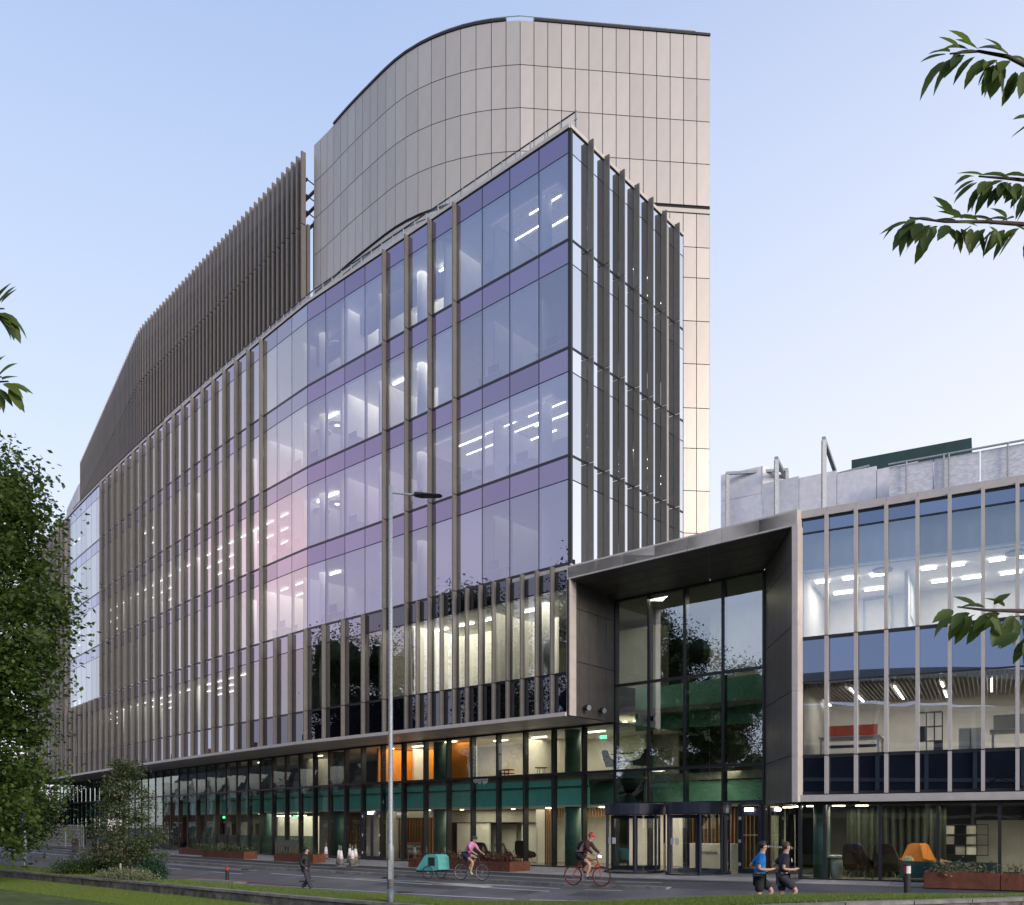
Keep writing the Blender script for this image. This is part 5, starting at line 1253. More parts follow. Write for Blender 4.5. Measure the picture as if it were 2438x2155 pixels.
# ================================================================= FURNITURE SEEN THROUGH THE GLASS
M_chair_o = mat('chair_orange', (.72, .25, .03), .7, 0, 6, .08); M_chair_b = mat('chair_brown', (.065, .026, .015), .75, 0, 6, .1); M_chair_k = mat('chair_dark', (.02, .02, .02), .8)
M_oak = mat('oak_leg', (.42, .32, .2), .6, 0, 6, .1); M_sofa = mat('sofa_teal', (.04, .10, .12), .85, 0, 6, .1); M_cush = mat('cushion_cream', (.62, .56, .38), .9)
def lounge_chair(label, p, z, rz, m, grp, s=1.):
    o = thing('lounge_chair', label, 'chair', (p.x, p.y, z), rz, grp); o.scale = (s, s, s)
    loc('seat', MB().add([(-.34, -.32, .36), (.34, -.32, .36), (.38, .28, .32), (-.38, .28, .32), (-.34, -.32, .44), (.34, -.32, .44), (.36, .28, .42), (-.36, .28, .42)], [(0, 3, 2, 1), (4, 5, 6, 7), (0, 1, 5, 4), (1, 2, 6, 5), (2, 3, 7, 6), (3, 0, 4, 7)]), m, o)
    b = [(-.36, .24, .40), (.36, .24, .40), (.42, .34, .72), (.30, .48, 1.12), (.18, .52, 1.18), (-.18, .52, 1.18), (-.30, .48, 1.12), (-.42, .34, .72)]
    loc('backrest', MB().add(b + [(x * .96, y + .07, zz) for x, y, zz in b], [tuple(range(8)), tuple(range(15, 7, -1))] + [(i, i + 8, (i + 1) % 8 + 8, (i + 1) % 8) for i in range(8)]), m, o)
    for sx in (-1, 1):
        a = [(sx * .40, .30, .42), (sx * .43, .34, .70), (sx * .43, -.1, .62), (sx * .40, -.30, .50), (sx * .36, -.30, .38)]
        loc('armrest', MB().add(a + [(x - sx * .06, y, zz) for x, y, zz in a], [tuple(range(5)), tuple(range(9, 4, -1))] + [(i, i + 5, (i + 1) % 5 + 5, (i + 1) % 5) for i in range(5)]), m, o)
        for sy_ in (-1, 1): loc('leg', MB().tube([(sx * .14, sy_ * .12, .36), (sx * .34, sy_ * .32, 0)], [.025, .014], 6), M_oak, o)
    return o
fw = math.atan2(WN.y, WN.x) + math.pi / 2
lounge_chair('orange lounge chair facing the street behind the teal sofa', wp(3.15, -1.8), .565, fw + R(-20), M_chair_o, 'lounge chairs in the wing')
lounge_chair('orange lounge chair partly hidden by the dark mullion', wp(4.0, -1.9), .565, fw + R(70), M_chair_o, 'lounge chairs in the wing')
lounge_chair('dark lounge chair with its back to the glass, left of the mullion', wp(1.75, -.75), .565, fw + R(165), M_chair_b, 'lounge chairs in the wing')
lounge_chair('dark lounge chair with its back to the glass, right of the mullion', wp(2.65, -.75), .565, fw + R(165), M_chair_b, 'lounge chairs in the wing')
fm_ = math.atan2(NO.y, NO.x) + math.pi / 2
lounge_chair('brown lounge chair behind the right end of the long planter', gin(3.4, .9), F0, fm_ + R(185), M_chair_b, 'brown chairs in the ground floor lobby', .95)
lounge_chair('brown lounge chair turned sideways behind the planter', gin(4.4, 1.2), F0, fm_ + R(75), M_chair_b, 'brown chairs in the ground floor lobby', .85)
lounge_chair('brown lounge chair directly behind the trailer cyclist', gin(5.1, 1.0), F0, fm_ + R(200), M_chair_b, 'brown chairs in the ground floor lobby', .85)
lounge_chair('dark tub chair left of the small table on the first floor landing', qin(-.75 + .05, .9) , F1, fm_ + R(150), M_chair_k, 'dark chairs on the first floor landing', .82)
lounge_chair('dark tub chair right of the small table on the first floor landing', qin(.55, 1.2), F1, fm_ + R(255), M_chair_k, 'dark chairs on the first floor landing', .82)
def table(label, p, z, r, h, m, rz=0.):
    o = thing('side_table', label, 'table', (p.x, p.y, z), rz); loc('tabletop', MB().lathe((0, 0, h - .03), [(r, 0), (r, .03)], 20), m, o)
    for k in range(4): a = k * math.pi / 2 + .4; loc('leg', MB().tube([(r * .5 * math.cos(a), r * .5 * math.sin(a), h - .03), (r * .85 * math.cos(a), r * .85 * math.sin(a), 0)], .016, 6), M_oak, o)
table('small round table between the two dark landing chairs', qin(-.05, 1.1), F1, .36, .5, M_chair_k); table('low dark side table against the white first floor wall', gin(3.0, 1.2), F1, .3, .45, M_walld)
o = thing('plastic_crate', 'red plastic crate standing on the first floor behind the glass', 'crate', (*gin(3.9, .5), F1), fm_)
for z in (0, .17, .34): loc('rail', MB().box(-.27, .27, -.2, -.17, z, z + .05).box(-.27, .27, .17, .2, z, z + .05).box(-.27, -.24, -.17, .17, z, z + .05).box(.24, .27, -.17, .17, z, z + .05), M_redr, o)
for x in (-.27, -.02, .22): loc('bar', MB().box(x, x + .05, -.198, -.172, 0, .39), M_redr, o)
# glass guard on the landing
gd = thing('glass_guard', 'glass guard rail behind the dark chairs on the landing', 'guard rail', (*qin(.5, 1.9), F1))
MB().strip([qin(-1.6, 1.95), qin(1.5, 1.95)], [qin(-1.6, 1.97), qin(1.5, 1.97)], F1, F1 + 1.05).build('glass', G_clear, gd)
MB().tube([(*qin(-1.6, 1.93), F1 + .92), (*qin(1.5, 1.93), F1 + .92)], .025, 6).build('rail', M_dark, gd)
# sofa in the wing
def wobj(mb, nm, m, par): return mb.build(nm, m, par)
sf = thing('sofa', 'long teal sofa behind the black bollard', 'sofa', (*wp(3.5, -.6), .565))
def wbox(t0, t1, d0, d1, z0, z1): a, b = wp(t0, -d0), wp(t1, -d0); c, e = wp(t1, -d1), wp(t0, -d1); return MB().prism([a, b, c, e], z0, z1)
wobj(wbox(2.95, 5.6, .45, .62, .72, 1.22), 'backrest', M_sofa, sf); wobj(wbox(2.95, 5.6, .63, 1.25, .72, .98), 'seat', M_sofa, sf); wobj(wbox(4.7, 5.5, .64, 1.2, .985, 1.12), 'seat_cushion', M_wallg, sf)
for t in (3.05, 4.2, 5.5): wobj(wbox(t, t + .04, .5, .54, .57, .72), 'leg', M_dark, sf); wobj(wbox(t, t + .04, 1.15, 1.19, .57, .72), 'leg', M_dark, sf)
cu = thing('cushion', 'cream cushion leaning on the orange chair above the sofa', 'cushion', (*wp(3.1, -1.3), 1.0)); MB().ell((*wp(3.12, -1.35), 1.17), .2, .09, .19, 12, 8).build('pad', M_cush, cu, True)
pt = thing('pedestal_table', 'white pedestal table by the column in the wing lounge', 'table', (*wp(1.0, -1.1), .565))
MB().lathe((*wp(1.0, -1.1), .565), [(.16, 0), (.22, .72)], 18).build('pedestal', M_white, pt, True); MB().lathe((*wp(1.0, -1.1), 1.285), [(.42, 0), (.42, .06)], 24).build('tabletop', M_white, pt)
# grid shelves
def shelf(name, label, t0, t1, d, z0, z1, cols, rows, fills, m_f):
    o = thing(name, label, 'shelf', (*wp((t0 + t1) / 2, -d), z0))
    f = MB()
    for c_ in range(cols + 1):
        t = t0 + (t1 - t0) * c_ / cols
        for dd_ in (0, .28): wbox(t - .012, t + .012, d + dd_, d + dd_ + .024, z0, z1).build('upright', M_dark, o)
    for r_ in range(rows + 1):
        z = z0 + (z1 - z0) * r_ / rows; wbox(t0, t1, d, d + .3, z - .012, z + .012).build('shelf_board', M_dark, o)
    for c_, r_, m in fills:
        a, b = t0 + (t1 - t0) * c_ / cols, t0 + (t1 - t0) * (c_ + 1) / cols; z, y = z0 + (z1 - z0) * r_ / rows, z0 + (z1 - z0) * (r_ + 1) / rows
        wbox(a + .02, b - .02, d + .05, d + .25, z + .02, y - .02).build('box', m, o)
shelf('grid_shelf', 'open black grid shelf with pale boxes in the ground floor lounge', 3.75, 5.35, 3.0, 1.35, 2.35, 5, 3, ((0, 2, M_wallg), (1, 2, M_white), (3, 2, M_wallg), (1, 1, M_wallg), (3, 1, M_wallg), (2, 0, M_wallg), (3, 0, M_white)), None)
shelf('grid_shelf', 'black grid shelf on the wing middle floor', 3.35, 4.05, 2.3, 4.6, 6.0, 3, 3, ((0, 1, M_walld), (2, 0, M_walld)), None)
# bench desk with the orange screen
dk = thing('bench_desk', 'white desk with a long orange screen on the wing middle floor', 'desk', (*wp(1.6, -1.3), 4.48))
wbox(.45, 2.35, .9, 2.3, 5.17, 5.21).build('desktop', M_white, dk); wbox(.6, 2.2, 1.55, 1.6, 5.22, 5.62).build('screen', mat('screen_orange', (.68, .09, .015), .8), dk)
for t in (.5, 2.24):
    for d in (.95, 2.2): wbox(t, t + .07, d, d + .07, 4.48, 5.17).build('leg', M_white, dk)
wbox(.6, 2.2, 1.2, 1.25, 4.85, 4.95).build('cable_tray', M_dark, dk)
dk2 = thing('bench_desk', 'white desk with pale screen near the right edge of the wing middle floor', 'desk', (*wp(6.4, -1.3), 4.48))
wbox(5.4, 8.2, .9, 2.3, 5.17, 5.21).build('desktop', M_white, dk2); wbox(5.5, 8.1, 1.55, 1.6, 5.22, 5.7).build('screen', M_wallg, dk2)
for t in (5.45, 6.8, 8.1):
    for d in (.95, 2.2): wbox(t, t + .07, d, d + .07, 4.48, 5.17).build('leg', M_white, dk2)
cb = thing('cabinet', 'low white cabinet beside the black grid shelf', 'cabinet', (*wp(4.9, -2), 4.48)); wbox(4.55, 5.2, 1.6, 2.0, 4.48, 5.35).build('body', M_white, cb); wbox(4.86, 4.875, 1.58, 1.6, 4.5, 5.33).build('door_gap', M_walld, cb)

# desks with monitors seen just inside the upper floors
def make_desk():
    o = thing('office_desk', '', 'desk')
    loc('desktop', MB().box(-.75, .75, -.38, .38, .70, .735), M_white, o)
    for x in (-.7, .66): loc('leg', MB().box(x, x + .04, -.34, .34, 0, .70), M_wallg, o)
    m = loc('monitor', MB().box(-.3, .3, -.16, -.12, .86, 1.22), M_rubber, o); loc('stand', MB().box(-.03, .03, -.13, -.10, .735, .95).box(-.12, .12, -.2, -.02, .735, .745), M_rubber, o)
    loc('chair_back', MB().add([(-.2, .62, .75), (.2, .62, .75), (.22, .68, 1.12), (-.22, .68, 1.12), (-.2, .66, .75), (.2, .66, .75), (.22, .72, 1.12), (-.22, .72, 1.12)], [(0, 1, 2, 3), (7, 6, 5, 4), (0, 4, 5, 1), (1, 5, 6, 2), (2, 6, 7, 3), (3, 7, 4, 0)]), M_walld, o)
    return o
d0 = make_desk(); NTH = ['first', 'second', 'third', 'fourth', 'fifth', 'sixth', 'seventh', 'eighth', 'ninth', 'tenth', 'eleventh', 'twelfth', 'thirteenth', 'fourteenth']
for k, (s, lv) in enumerate(((.5, 3), (2.5, 3), (1.5, 2), (3.5, 2), (5.5, 2), (2.5, 1), (8.5, 3), (10.5, 3), (11.5, 2), (12.5, 1), (9.5, 1), (8.5, 2), (11.5, 3), (4.5, 1), (12.5, 2))):
    c = d0 if k == 0 else copy_tree(d0); p = innerv(s, .85); i = int(s)
    c.location = (p.x, p.y, ZL[lv] - .018); c.rotation_euler.z = math.atan2(FN[i].y, FN[i].x) + math.pi / 2; c['group'] = 'desks inside the upper floors'
    c['label'] = 'desk with monitor, %s bay from the corner, %s floor above the fins' % (NTH[i], NTH[lv - 1])
# ================================================================= VEGETATION
L_tree = leaf_mat('leaf_linden', (.13, .20, .045), (.052, .10, .025), .4)
L_tree2 = leaf_mat('leaf_dark', (.03, .06, .014), (.016, .034, .01), .3)
L_con = leaf_mat('leaf_conifer', (.13, .17, .07), (.055, .085, .04), .25)
L_hedge = leaf_mat('leaf_hedge', (.075, .125, .03), (.03, .065, .018), .25)
L_pale = leaf_mat('leaf_pale', (.34, .36, .22), (.12, .16, .06), .25)
L_shrub = leaf_mat('leaf_shrub', (.03, .09, .04), (.015, .045, .022), .25)
L_red = leaf_mat('leaf_redbrown', (.13, .045, .03), (.05, .028, .018), .2)
L_low = leaf_mat('leaf_low', (.07, .11, .035), (.035, .05, .018), .25)
L_straw = leaf_mat('leaf_straw', (.22, .19, .11), (.06, .09, .03), .25)
def leaves(name, centres, rad, n, size, m, seed, droop=.35, shell=.55, stretch=(1, 1, 1), flat=.5, per=14):
    """leaf-sized quads spread through lobes; denser towards each lobe's surface"""
    g = np.random.default_rng(seed); C_ = np.array([tuple(c) for c in centres]); Rr = np.array(rad, float)
    w_ = Rr ** 2.2; k = g.choice(len(C_), n, p=w_ / w_.sum())
    d = g.normal(size=(n, 3)); d /= np.linalg.norm(d, axis=1)[:, None]
    r = (g.uniform(0, 1, n) ** shell) * (1 + .18 * g.normal(size=n).clip(-1.5, 1.5)); P = C_[k] + d * (r * Rr[k])[:, None] * np.array(stretch)
    # gather into twigs: pull each leaf towards one of many twig points so that clumps and gaps appear
    nt = max(1, n // per); T = P[g.integers(0, n, nt)]; ti = g.integers(0, nt, n)
    P = T[ti] + g.normal(size=(n, 3)) * size * (per / 14) ** .5 * np.array([1.9, 1.9, 1.2])
    a = g.uniform(0, 2 * np.pi, n); el_ = g.normal(0, flat, n) - droop
    u = np.stack([np.cos(a) * np.cos(el_), np.sin(a) * np.cos(el_), np.sin(el_)], 1)
    v = np.cross(u, np.array([0, 0, 1.])); v /= np.linalg.norm(v, axis=1)[:, None] + 1e-6
    rl = g.uniform(-.7, .7, n)[:, None]; v = v * np.cos(rl) + np.cross(u, v) * np.sin(rl)
    s = size * g.uniform(.6, 1.3, n)[:, None]
    q = np.stack([P, P + u * s * .5 + v * s * .36, P + u * s, P + u * s * .5 - v * s * .36], 1)
    return npmesh(name, q.reshape(-1, 3), 4, m)
def tree(name, label, base, trunk_h, r0, lobes, n, size, m, seed, limbs=7, grp=None, per=14):
    o = thing(name, label, 'tree', base, 0, grp)
    c0 = V(*base); top = V(base[0] + .3, base[1], base[2] + trunk_h)
    t = MB().tube([c0 - V(0, 0, .3), c0 + V(.05, 0, trunk_h * .25), c0 + V(.1, .05, trunk_h * .6), top], [r0 * 1.25, r0, r0 * .8, r0 * .5], 12)
    t.build('trunk', M_bark, o, True)
    r_ = random.Random(seed)
    for c, r in sorted(lobes, key=lambda l: -l[1])[:limbs]:
        c = V(*c); s = c0.lerp(top, r_.uniform(.5, 1.)); mid = s.lerp(c, .55) + V(0, 0, .25)
        lm_ = MB().tube([s, mid, c, c + (c - mid) * .5], [r0 * .34, r0 * .2, r0 * .09, .01], 7)
        for _ in range(5):
            e = c + V(r_.uniform(-1, 1), r_.uniform(-1, 1), r_.uniform(-.5, .8)) * r * .9; f = mid.lerp(c, r_.uniform(.2, 1)); lm_.tube([f, f.lerp(e, .6) + V(0, 0, .1), e], [.035, .02, .006], 4, False)
        lm_.build('limb', M_bark, o, True)
    ci = MB()
    for k_, (c, r) in enumerate(lobes):
        n0 = len(ci.v); ci.ell(c, r * .52, r * .52, r * .46, 9, 6)
        for q in range(n0, len(ci.v)): p_ = V(*ci.v[q]); f_ = r_.uniform(.7, 1.2); ci.v[q] = tuple(V(*c) + (p_ - V(*c)) * f_)
    ci.build('inner_foliage', m, o, kind='stuff')
    cr_ = link('crown', leaves('crown', [c for c, _ in lobes], [r for _, r in lobes], n, size, m, seed, per=per), o); cr_['kind'] = 'stuff'
    return o
rt = random.Random(11)
lob = []
for px, py, r in ((20, 1150, 1.5), (92, 1225, .85), (-60, 1130, 2.0), (35, 1280, 1.5), (118, 1262, .45), (95, 1335, .9), (150, 1410, .8), (70, 1420, 1.4), (-50, 1310, 2.2), (168, 1455, .55), (105, 1500, 1.0), (25, 1560, 1.7),
                  (85, 1600, .9), (112, 1650, .6), (40, 1700, 1.4), (-60, 1600, 2.4), (88, 1740, .75), (125, 1835, .5), (150, 1855, .3), (55, 1830, 1.2), (-40, 1800, 2.0), (75, 1890, .8), (20, 1950, 1.1), (95, 1935, .5), (45, 1985, .6),
                  (-170, 1230, 2.8), (-190, 1500, 3.4), (-180, 1780, 2.8), (55, 1185, .7), (130, 1545, .35), (10, 1085, .5), (60, 1110, .35), (108, 1120, .3)):
    lob.append((at(px, py, 35.5 + rt.uniform(-1.4, 1.4)), r))
tree('street_tree', 'large leafy green tree filling the left edge of the view', (-22.3, 35.0, .1), 8.5, .30, [(V(c.x - .3, c.y, c.z - .35), r * .93) for c, r in lob], 62000, .215, L_tree, 5, 12, per=30)
# trees along the lawn, mirrored in the lower glazing
def blob_lobes(x, y, z, r, h, seed, n=14):
    r_ = random.Random(seed); return [((x + r_.uniform(-r, r) * .75, y + r_.uniform(-r, r) * .75, z + r_.uniform(.0, h)), r * r_.uniform(.35, .62)) for _ in range(n)]
for k, (x, y, h, r, lab) in enumerate(((-24.5, 27.5, 20, 4.4, 'tall tree on the lawn outside the left edge, mirrored in the portal glass'), (-29.5, 20., 15, 4.2, 'second tree along the lawn, mirrored in the lower facade glazing'),
                                       (-31, 44.5, 16., 4.6, 'tree across the road mirrored in the dark fin band'), (-34, 6., 10., 4., 'tree behind the camera mirrored low in the portal glass'))):
    tree('street_tree', lab, (x, y, -.1), h * .55, .22, blob_lobes(x, y, h * .42, r, h * .5, 20 + k, 26), 42000, .2, L_tree2, 30 + k, 6, per=34)
tree('background_tree', 'distant trees closing the gap below the far left end of the building', (-46, 96, -.2), 4, .2, [(at(x, y, 92), r) for x, y, r in ((55, 1935, 3.0), (100, 1960, 2.2), (112, 1930, 1.6), (20, 1900, 3.6), (80, 1900, 1.6), (125, 1985, 1.4), (60, 1985, 2.4))], 14000, .3, L_tree2, 77, 6)
g_ = random.Random(4); mass = []
for k in range(220):
    a = R(-62 - 130 * k / 219); d_ = g_.uniform(85, 115); mass.append((V(math.sin(a) * d_, math.cos(a) * d_, g_.uniform(1, 10)), g_.uniform(4, 6.5)))
for k in range(110):
    a = R(-60 - 134 * k / 109); mass.append((V(math.sin(a) * 130, math.cos(a) * 130, g_.uniform(3, 8)), g_.uniform(7.5, 9)))
fm2 = MB()
for c, r in mass:
    n0 = len(fm2.v); fm2.ell(c, r * .8, r * .8, r * .7, 9, 6)
    for q in range(n0, len(fm2.v)): p_ = V(*fm2.v[q]); fm2.v[q] = tuple(c + (p_ - c) * g_.uniform(.75, 1.15))
fo = link('far_trees', leaves('far_trees', [a for a, _ in mass], [b for _, b in mass], 100000, .5, L_tree2, 90, per=10)); tag(fo, 'far belt of trees beyond the lawn and houses, seen in the glass', 'trees', kind='stuff'); fm2.build('inner_foliage', L_tree2, fo, kind='stuff')
# ---- small conifer on the verge
p = atz(296, 2084, .28); cx, cyy = p.x, p.y
con = thing('young_conifer', 'small tiered evergreen tree standing in the shrub bed by the road', 'tree', (cx, cyy, .25))
zc = lambda py: CZ + (HY - py) / FX * cyy
tp = MB().tube([(cx, cyy, .2), (cx + .03, cyy, 1.5), (cx + .0, cyy, 3.2), (cx + .04, cyy, zc(1825))], [.075, .06, .045, .012], 8); tp.build('trunk', M_bark, con, True)
lobs, bm_ = [], MB(); r_ = random.Random(3)
for py, wl2, wr2 in ((1822, .28, .38), (1845, .5, .62), (1868, .55, .5), (1885, .75, .75), (1902, .6, 1.0), (1920, 1.05, 1.1), (1938, .6, .9), (1955, 1.25, .8), (1972, 1.55, 1.2), (1988, 1.0, 1.55), (2002, 1.0, 1.2), (2018, .5, .9), (2030, 1.55, 1.0), (2038, .9, 1.6), (2048, 1.0, .7)):
    for k in range(7):
        a = r_.uniform(0, 2 * math.pi); rr_ = (wr2 if math.cos(a) > 0 else wl2) * r_.uniform(.75, 1.05)
        if k == 0: a, rr_ = 0., wr2
        if k == 1: a, rr_ = math.pi, wl2
        z = zc(py) + r_.uniform(-.1, .05); e = V(cx + rr_ * math.cos(a), cyy + rr_ * math.sin(a) * .9, z)
        s = V(cx, cyy, z - .18); bm_.tube([s, s.lerp(e, .5) + V(0, 0, .02), e], [.02, .013, .005], 4, False)
        for f, q in ((.98, .15), (.72, .14), (.45, .12)):
            if rr_ * f > .12 and r_.random() < (.95 if f > .9 else .6): lobs.append((s.lerp(e, f) + V(0, 0, .05), q * r_.uniform(.8, 1.25)))
bm_.build('branches', M_bark, con, kind='stuff')
c_ = link('crown', leaves('crown', [a for a, _ in lobs], [b for _, b in lobs], 15000, .095, L_con, 8, .45, .5, (1.25, 1.25, .55)), con); c_['kind'] = 'stuff'
st = thing('tree_stake', 'short grey timber stake at the foot of the small conifer', 'stake', (cx - .0, cyy - .35, .28)); MB().tube([(cx + .02, cyy - .4, .1), (cx + .02, cyy - .4, .78)], .045, 8).build('post', M_wallg, st)
def shrub(name, label, lobes, n, size, m, seed, stretch=(1, 1, .8)):
    c = lobes[0][0]; me = leaves(name, [a for a, _ in lobes], [b for _, b in lobes], n, size, m, seed, -.1, .35, stretch, .8)
    o = link(name, me); return tag(o, label, 'shrub')
hb_ = [(atz(x, y, .28) + V(0, dy, z), r) for x, y, dy, z, r in ((185, 2083, .5, .25, .5), (205, 2080, .3, .3, .55), (225, 2079, .4, .32, .55), (245, 2078, .3, .35, .6), (265, 2078, .4, .3, .5), (280, 2080, .4, .25, .4), (160, 2084, .6, .2, .5), (135, 2082, .8, .2, .6))]
shrub('hedge', 'low dark green hedge in the bed left of the small conifer', hb_, 9000, .085, L_hedge, 41)
shrub('pale_shrub', 'pale variegated ground cover shrub in front of the small conifer', [(atz(x, 2090 + (x - 250) * .07, .3) + V(0, .1, .12), r) for x, r in ((235, .18), (252, .25), (270, .32), (290, .3), (310, .36), (330, .34), (345, .28), (358, .2))], 7000, .05, L_pale, 42)
shrub('round_shrub', 'glossy dark green shrub right of the pale ground cover', [(atz(352, 2088, .3) + V(0, .5, .3), .42), (atz(368, 2094, .3) + V(0, .3, .2), .32), (atz(338, 2086, .3) + V(0, .7, .35), .38)], 4500, .075, L_shrub, 43)
shrub('far_bush', 'dense bushes below the left tree beside the site fence', [(at(x, y, 62) , r) for x, y, r in ((20, 1960, 2.0), (60, 1940, 1.8), (95, 1950, 1.4), (-20, 1930, 2.4), (110, 1925, .9), (70, 1985, 1.3))], 9000, .22, L_tree2, 44, (1, 1, 1))
# ---- planting in the corten planters
by = {}
for p, z, r2, seed in PLANT_Q: by.setdefault(seed, []).append((V(p.x, p.y, z), r2))
for seed, m, n, size, lab, up in ((1, L_red, 2600, .10, 'red-brown rosette plants filling the long planter', .14), (2, L_low, 500, .07, 'sparse plants in the planter in front of the grey barrier', .08), (3, L_low, 1600, .10, 'low green plants in the planter beside the small bollard', .16),
                        (4, L_low, 900, .09, 'low green plants in the planter behind the conifer', .12), (5, L_hedge, 1200, .12, 'dark plants in the far left planter', .2), (6, L_straw, 1500, .10, 'straw and green grassy plants in the dark planter by the wing', .10)):
    pts = by[seed]; me = leaves('planter_plants', [p + V(0, 0, up * .6) for p, _ in pts], [up * rnd.uniform(.7, 1.3) for _ in pts], n, size, m, 60 + seed, -.5, .5, (1.1, 1.1, 1.1), .6)
    o = link('planter_plants', me); tag(o, lab, 'plants', kind='stuff')
# ---- cherry twigs reaching into the view, with single leaves
L_ch = leaf_mat('leaf_cherry', (.15, .21, .04), (.06, .105, .025), .55)
def leaf_mesh(seed, curl):
    r_ = random.Random(seed); n = 9; vs, fs = [], []
    for i in range(n + 1):
        t = i / n; wd = .21 * (math.sin(math.pi * min(1, t * 1.02)) ** .75) * (1.12 - .45 * t) if t < .93 else .035 * (1 - t) / .07 + .002
        ser = 1 + (.07 if i % 2 else -.05)
        z = -curl * t * t; vs += [(t, -wd * ser, z + abs(wd) * .35), (t, 0, z), (t, wd * ser, z + abs(wd) * .35)]
    for i in range(n):
        a = i * 3; fs += [(a, a + 3, a + 4, a + 1), (a + 1, a + 4, a + 5, a + 2)]
    mb = MB().add(vs, fs); return mb.mesh('leaf', L_ch, True)
LM = [leaf_mesh(k, c) for k, c in enumerate((.05, .18, .32, .12))]
def cherry(name, label, base, twigs, seed):
    o = thing(name, label, 'tree', base); r_ = random.Random(seed); b = V(*base)
    crown_pt = V(b.x, b.y, 4.4)
    MB().tube([b - V(0, 0, .2), b + V(.03, 0, 1.5), V(b.x, b.y, 3.0), crown_pt], [.13, .1, .085, .05], 10).build('trunk', M_bark, o, True)
    for pts, D, nl, side, span, lmin, lmax in twigs:
        P = [at(x, y, D + d) for x, y, d in pts]
        j = V(b.x, b.y, max(1.6, min(4.4, P[0].z - .25)))
        MB().tube([j, j.lerp(P[0], .5) + V(0, 0, .06), P[0]] , [.03, .02, .011], 7).build('limb', M_bark, o, True)
        MB().tube(P, [.011 - .008 * i / (len(P) - 1) for i in range(len(P))], 6).build('twig', M_bark, o, True)
        seg = [(P[i], P[i + 1]) for i in range(len(P) - 1)]
        for k in range(nl):
            f = (k + .5) / nl; f = span[0] + (span[1] - span[0]) * f; i = min(int(f * len(seg)), len(seg) - 1); q = seg[i][0].lerp(seg[i][1], f * len(seg) - i)
            ln = r_.uniform(lmin, lmax) * .82; tip = f > .86
            ang = R(r_.uniform(-65, -4)) if tip else R(r_.uniform(-82, -18)) if r_.random() < .76 else R(r_.uniform(5, 50))          # mostly hanging
            s_ = side if (r_.random() < .8 or tip) else -side
            d = V(math.cos(ang) * s_, r_.uniform(-.5, .5), math.sin(ang)).normalized()
            pet = q + d * .03
            MB().tube([q, q.lerp(pet, .5) + V(0, 0, .006), pet], .0014, 4, False) if False else None
            x_ = d; up = V(r_.uniform(-.3, .3), -.75 + r_.uniform(-.6, .6), 1).normalized(); y_ = up.cross(x_).normalized(); z_ = x_.cross(y_)
            lf = link('leaf', LM[r_.randrange(4)], o)
            lf.matrix_basis = Matrix(((x_.x * ln, y_.x * ln, z_.x * ln, pet.x), (x_.y * ln, y_.y * ln, z_.y * ln, pet.y), (x_.z * ln, y_.z * ln, z_.z * ln, pet.z), (0, 0, 0, 1)))
    return o
cherry('cherry_tree', 'cherry tree beyond the right edge whose leafy twigs hang into the sky', (3.4, 3.3, -.1), (
    (((2600, 205, .1), (2480, 175, .05), (2400, 135, .0), (2330, 122, 0), (2262, 128, -.05)), 3.4, 34, -1, (.35, 1), .11, .155),
    (((2600, 330, 0), (2520, 300, 0), (2470, 275, 0)), 3.3, 8, -1, (.3, 1), .09, .13),
    (((2600, 425, .1), (2470, 432, .05), (2400, 425, .0), (2330, 420, 0)), 3.4, 34, -1, (.35, 1), .095, .14),
    (((2600, 520, .1), (2450, 535, .05), (2350, 528, 0), (2250, 528, 0), (2165, 518, 0)), 3.4, 50, -1, (.22, 1), .095, .145),
    (((2560, 1440, .1), (2440, 1455, .05), (2350, 1453, 0), (2280, 1445, -.05)), 3.2, 28, -1, (.3, 1), .09, .14),
    (((2560, 1490, 0), (2480, 1500, 0), (2436, 1500, 0)), 3.0, 9, -1, (.3, 1), .08, .12)), 5)
cherry('cherry_tree', 'cherry tree beyond the left edge whose two leaf clusters hang into the view', (-3.2, 3.4, -.1), (
    (((-160, 730, 0), (-60, 735, 0), (10, 735, 0)), 3.4, 26, 1, (.4, 1), .095, .14),
    (((-160, 925, 0), (-60, 912, 0), (20, 908, 0)), 3.4, 18, 1, (.4, 1), .095, .14)), 9)
# ================================================================= PEOPLE AND BICYCLES
M_skin = mat('skin', (.48, .30, .22), .55, 0, 6, .05); M_hairk = mat('hair_black', (.012, .010, .009), .5); M_hairb = mat('hair_brown', (.06, .035, .02), .55)
M_eye = mat('eye_dark', (.02, .015, .012), .3); M_lip = mat('lip', (.32, .13, .11), .5)
def skin(name, verts, edges, radii, m, parent, sub=1, root=0):
    me = bpy.data.meshes.new(name); me.from_pydata(verts, edges, []); me.update(); me.materials.append(m)
    o = bpy.data.objects.new(name, me); COL.objects.link(o)
    if parent is not None: o.parent = parent
    md = o.modifiers.new('skin', 'SKIN'); md.use_smooth_shade = True
    for i, r in enumerate(radii):
        sv = me.skin_vertices[0].data[i]; sv.radius = r if isinstance(r, tuple) else (r, r); sv.use_root = (i == root)
    s = o.modifiers.new('sub', 'SUBSURF'); s.levels = sub; s.render_levels = sub
    return o
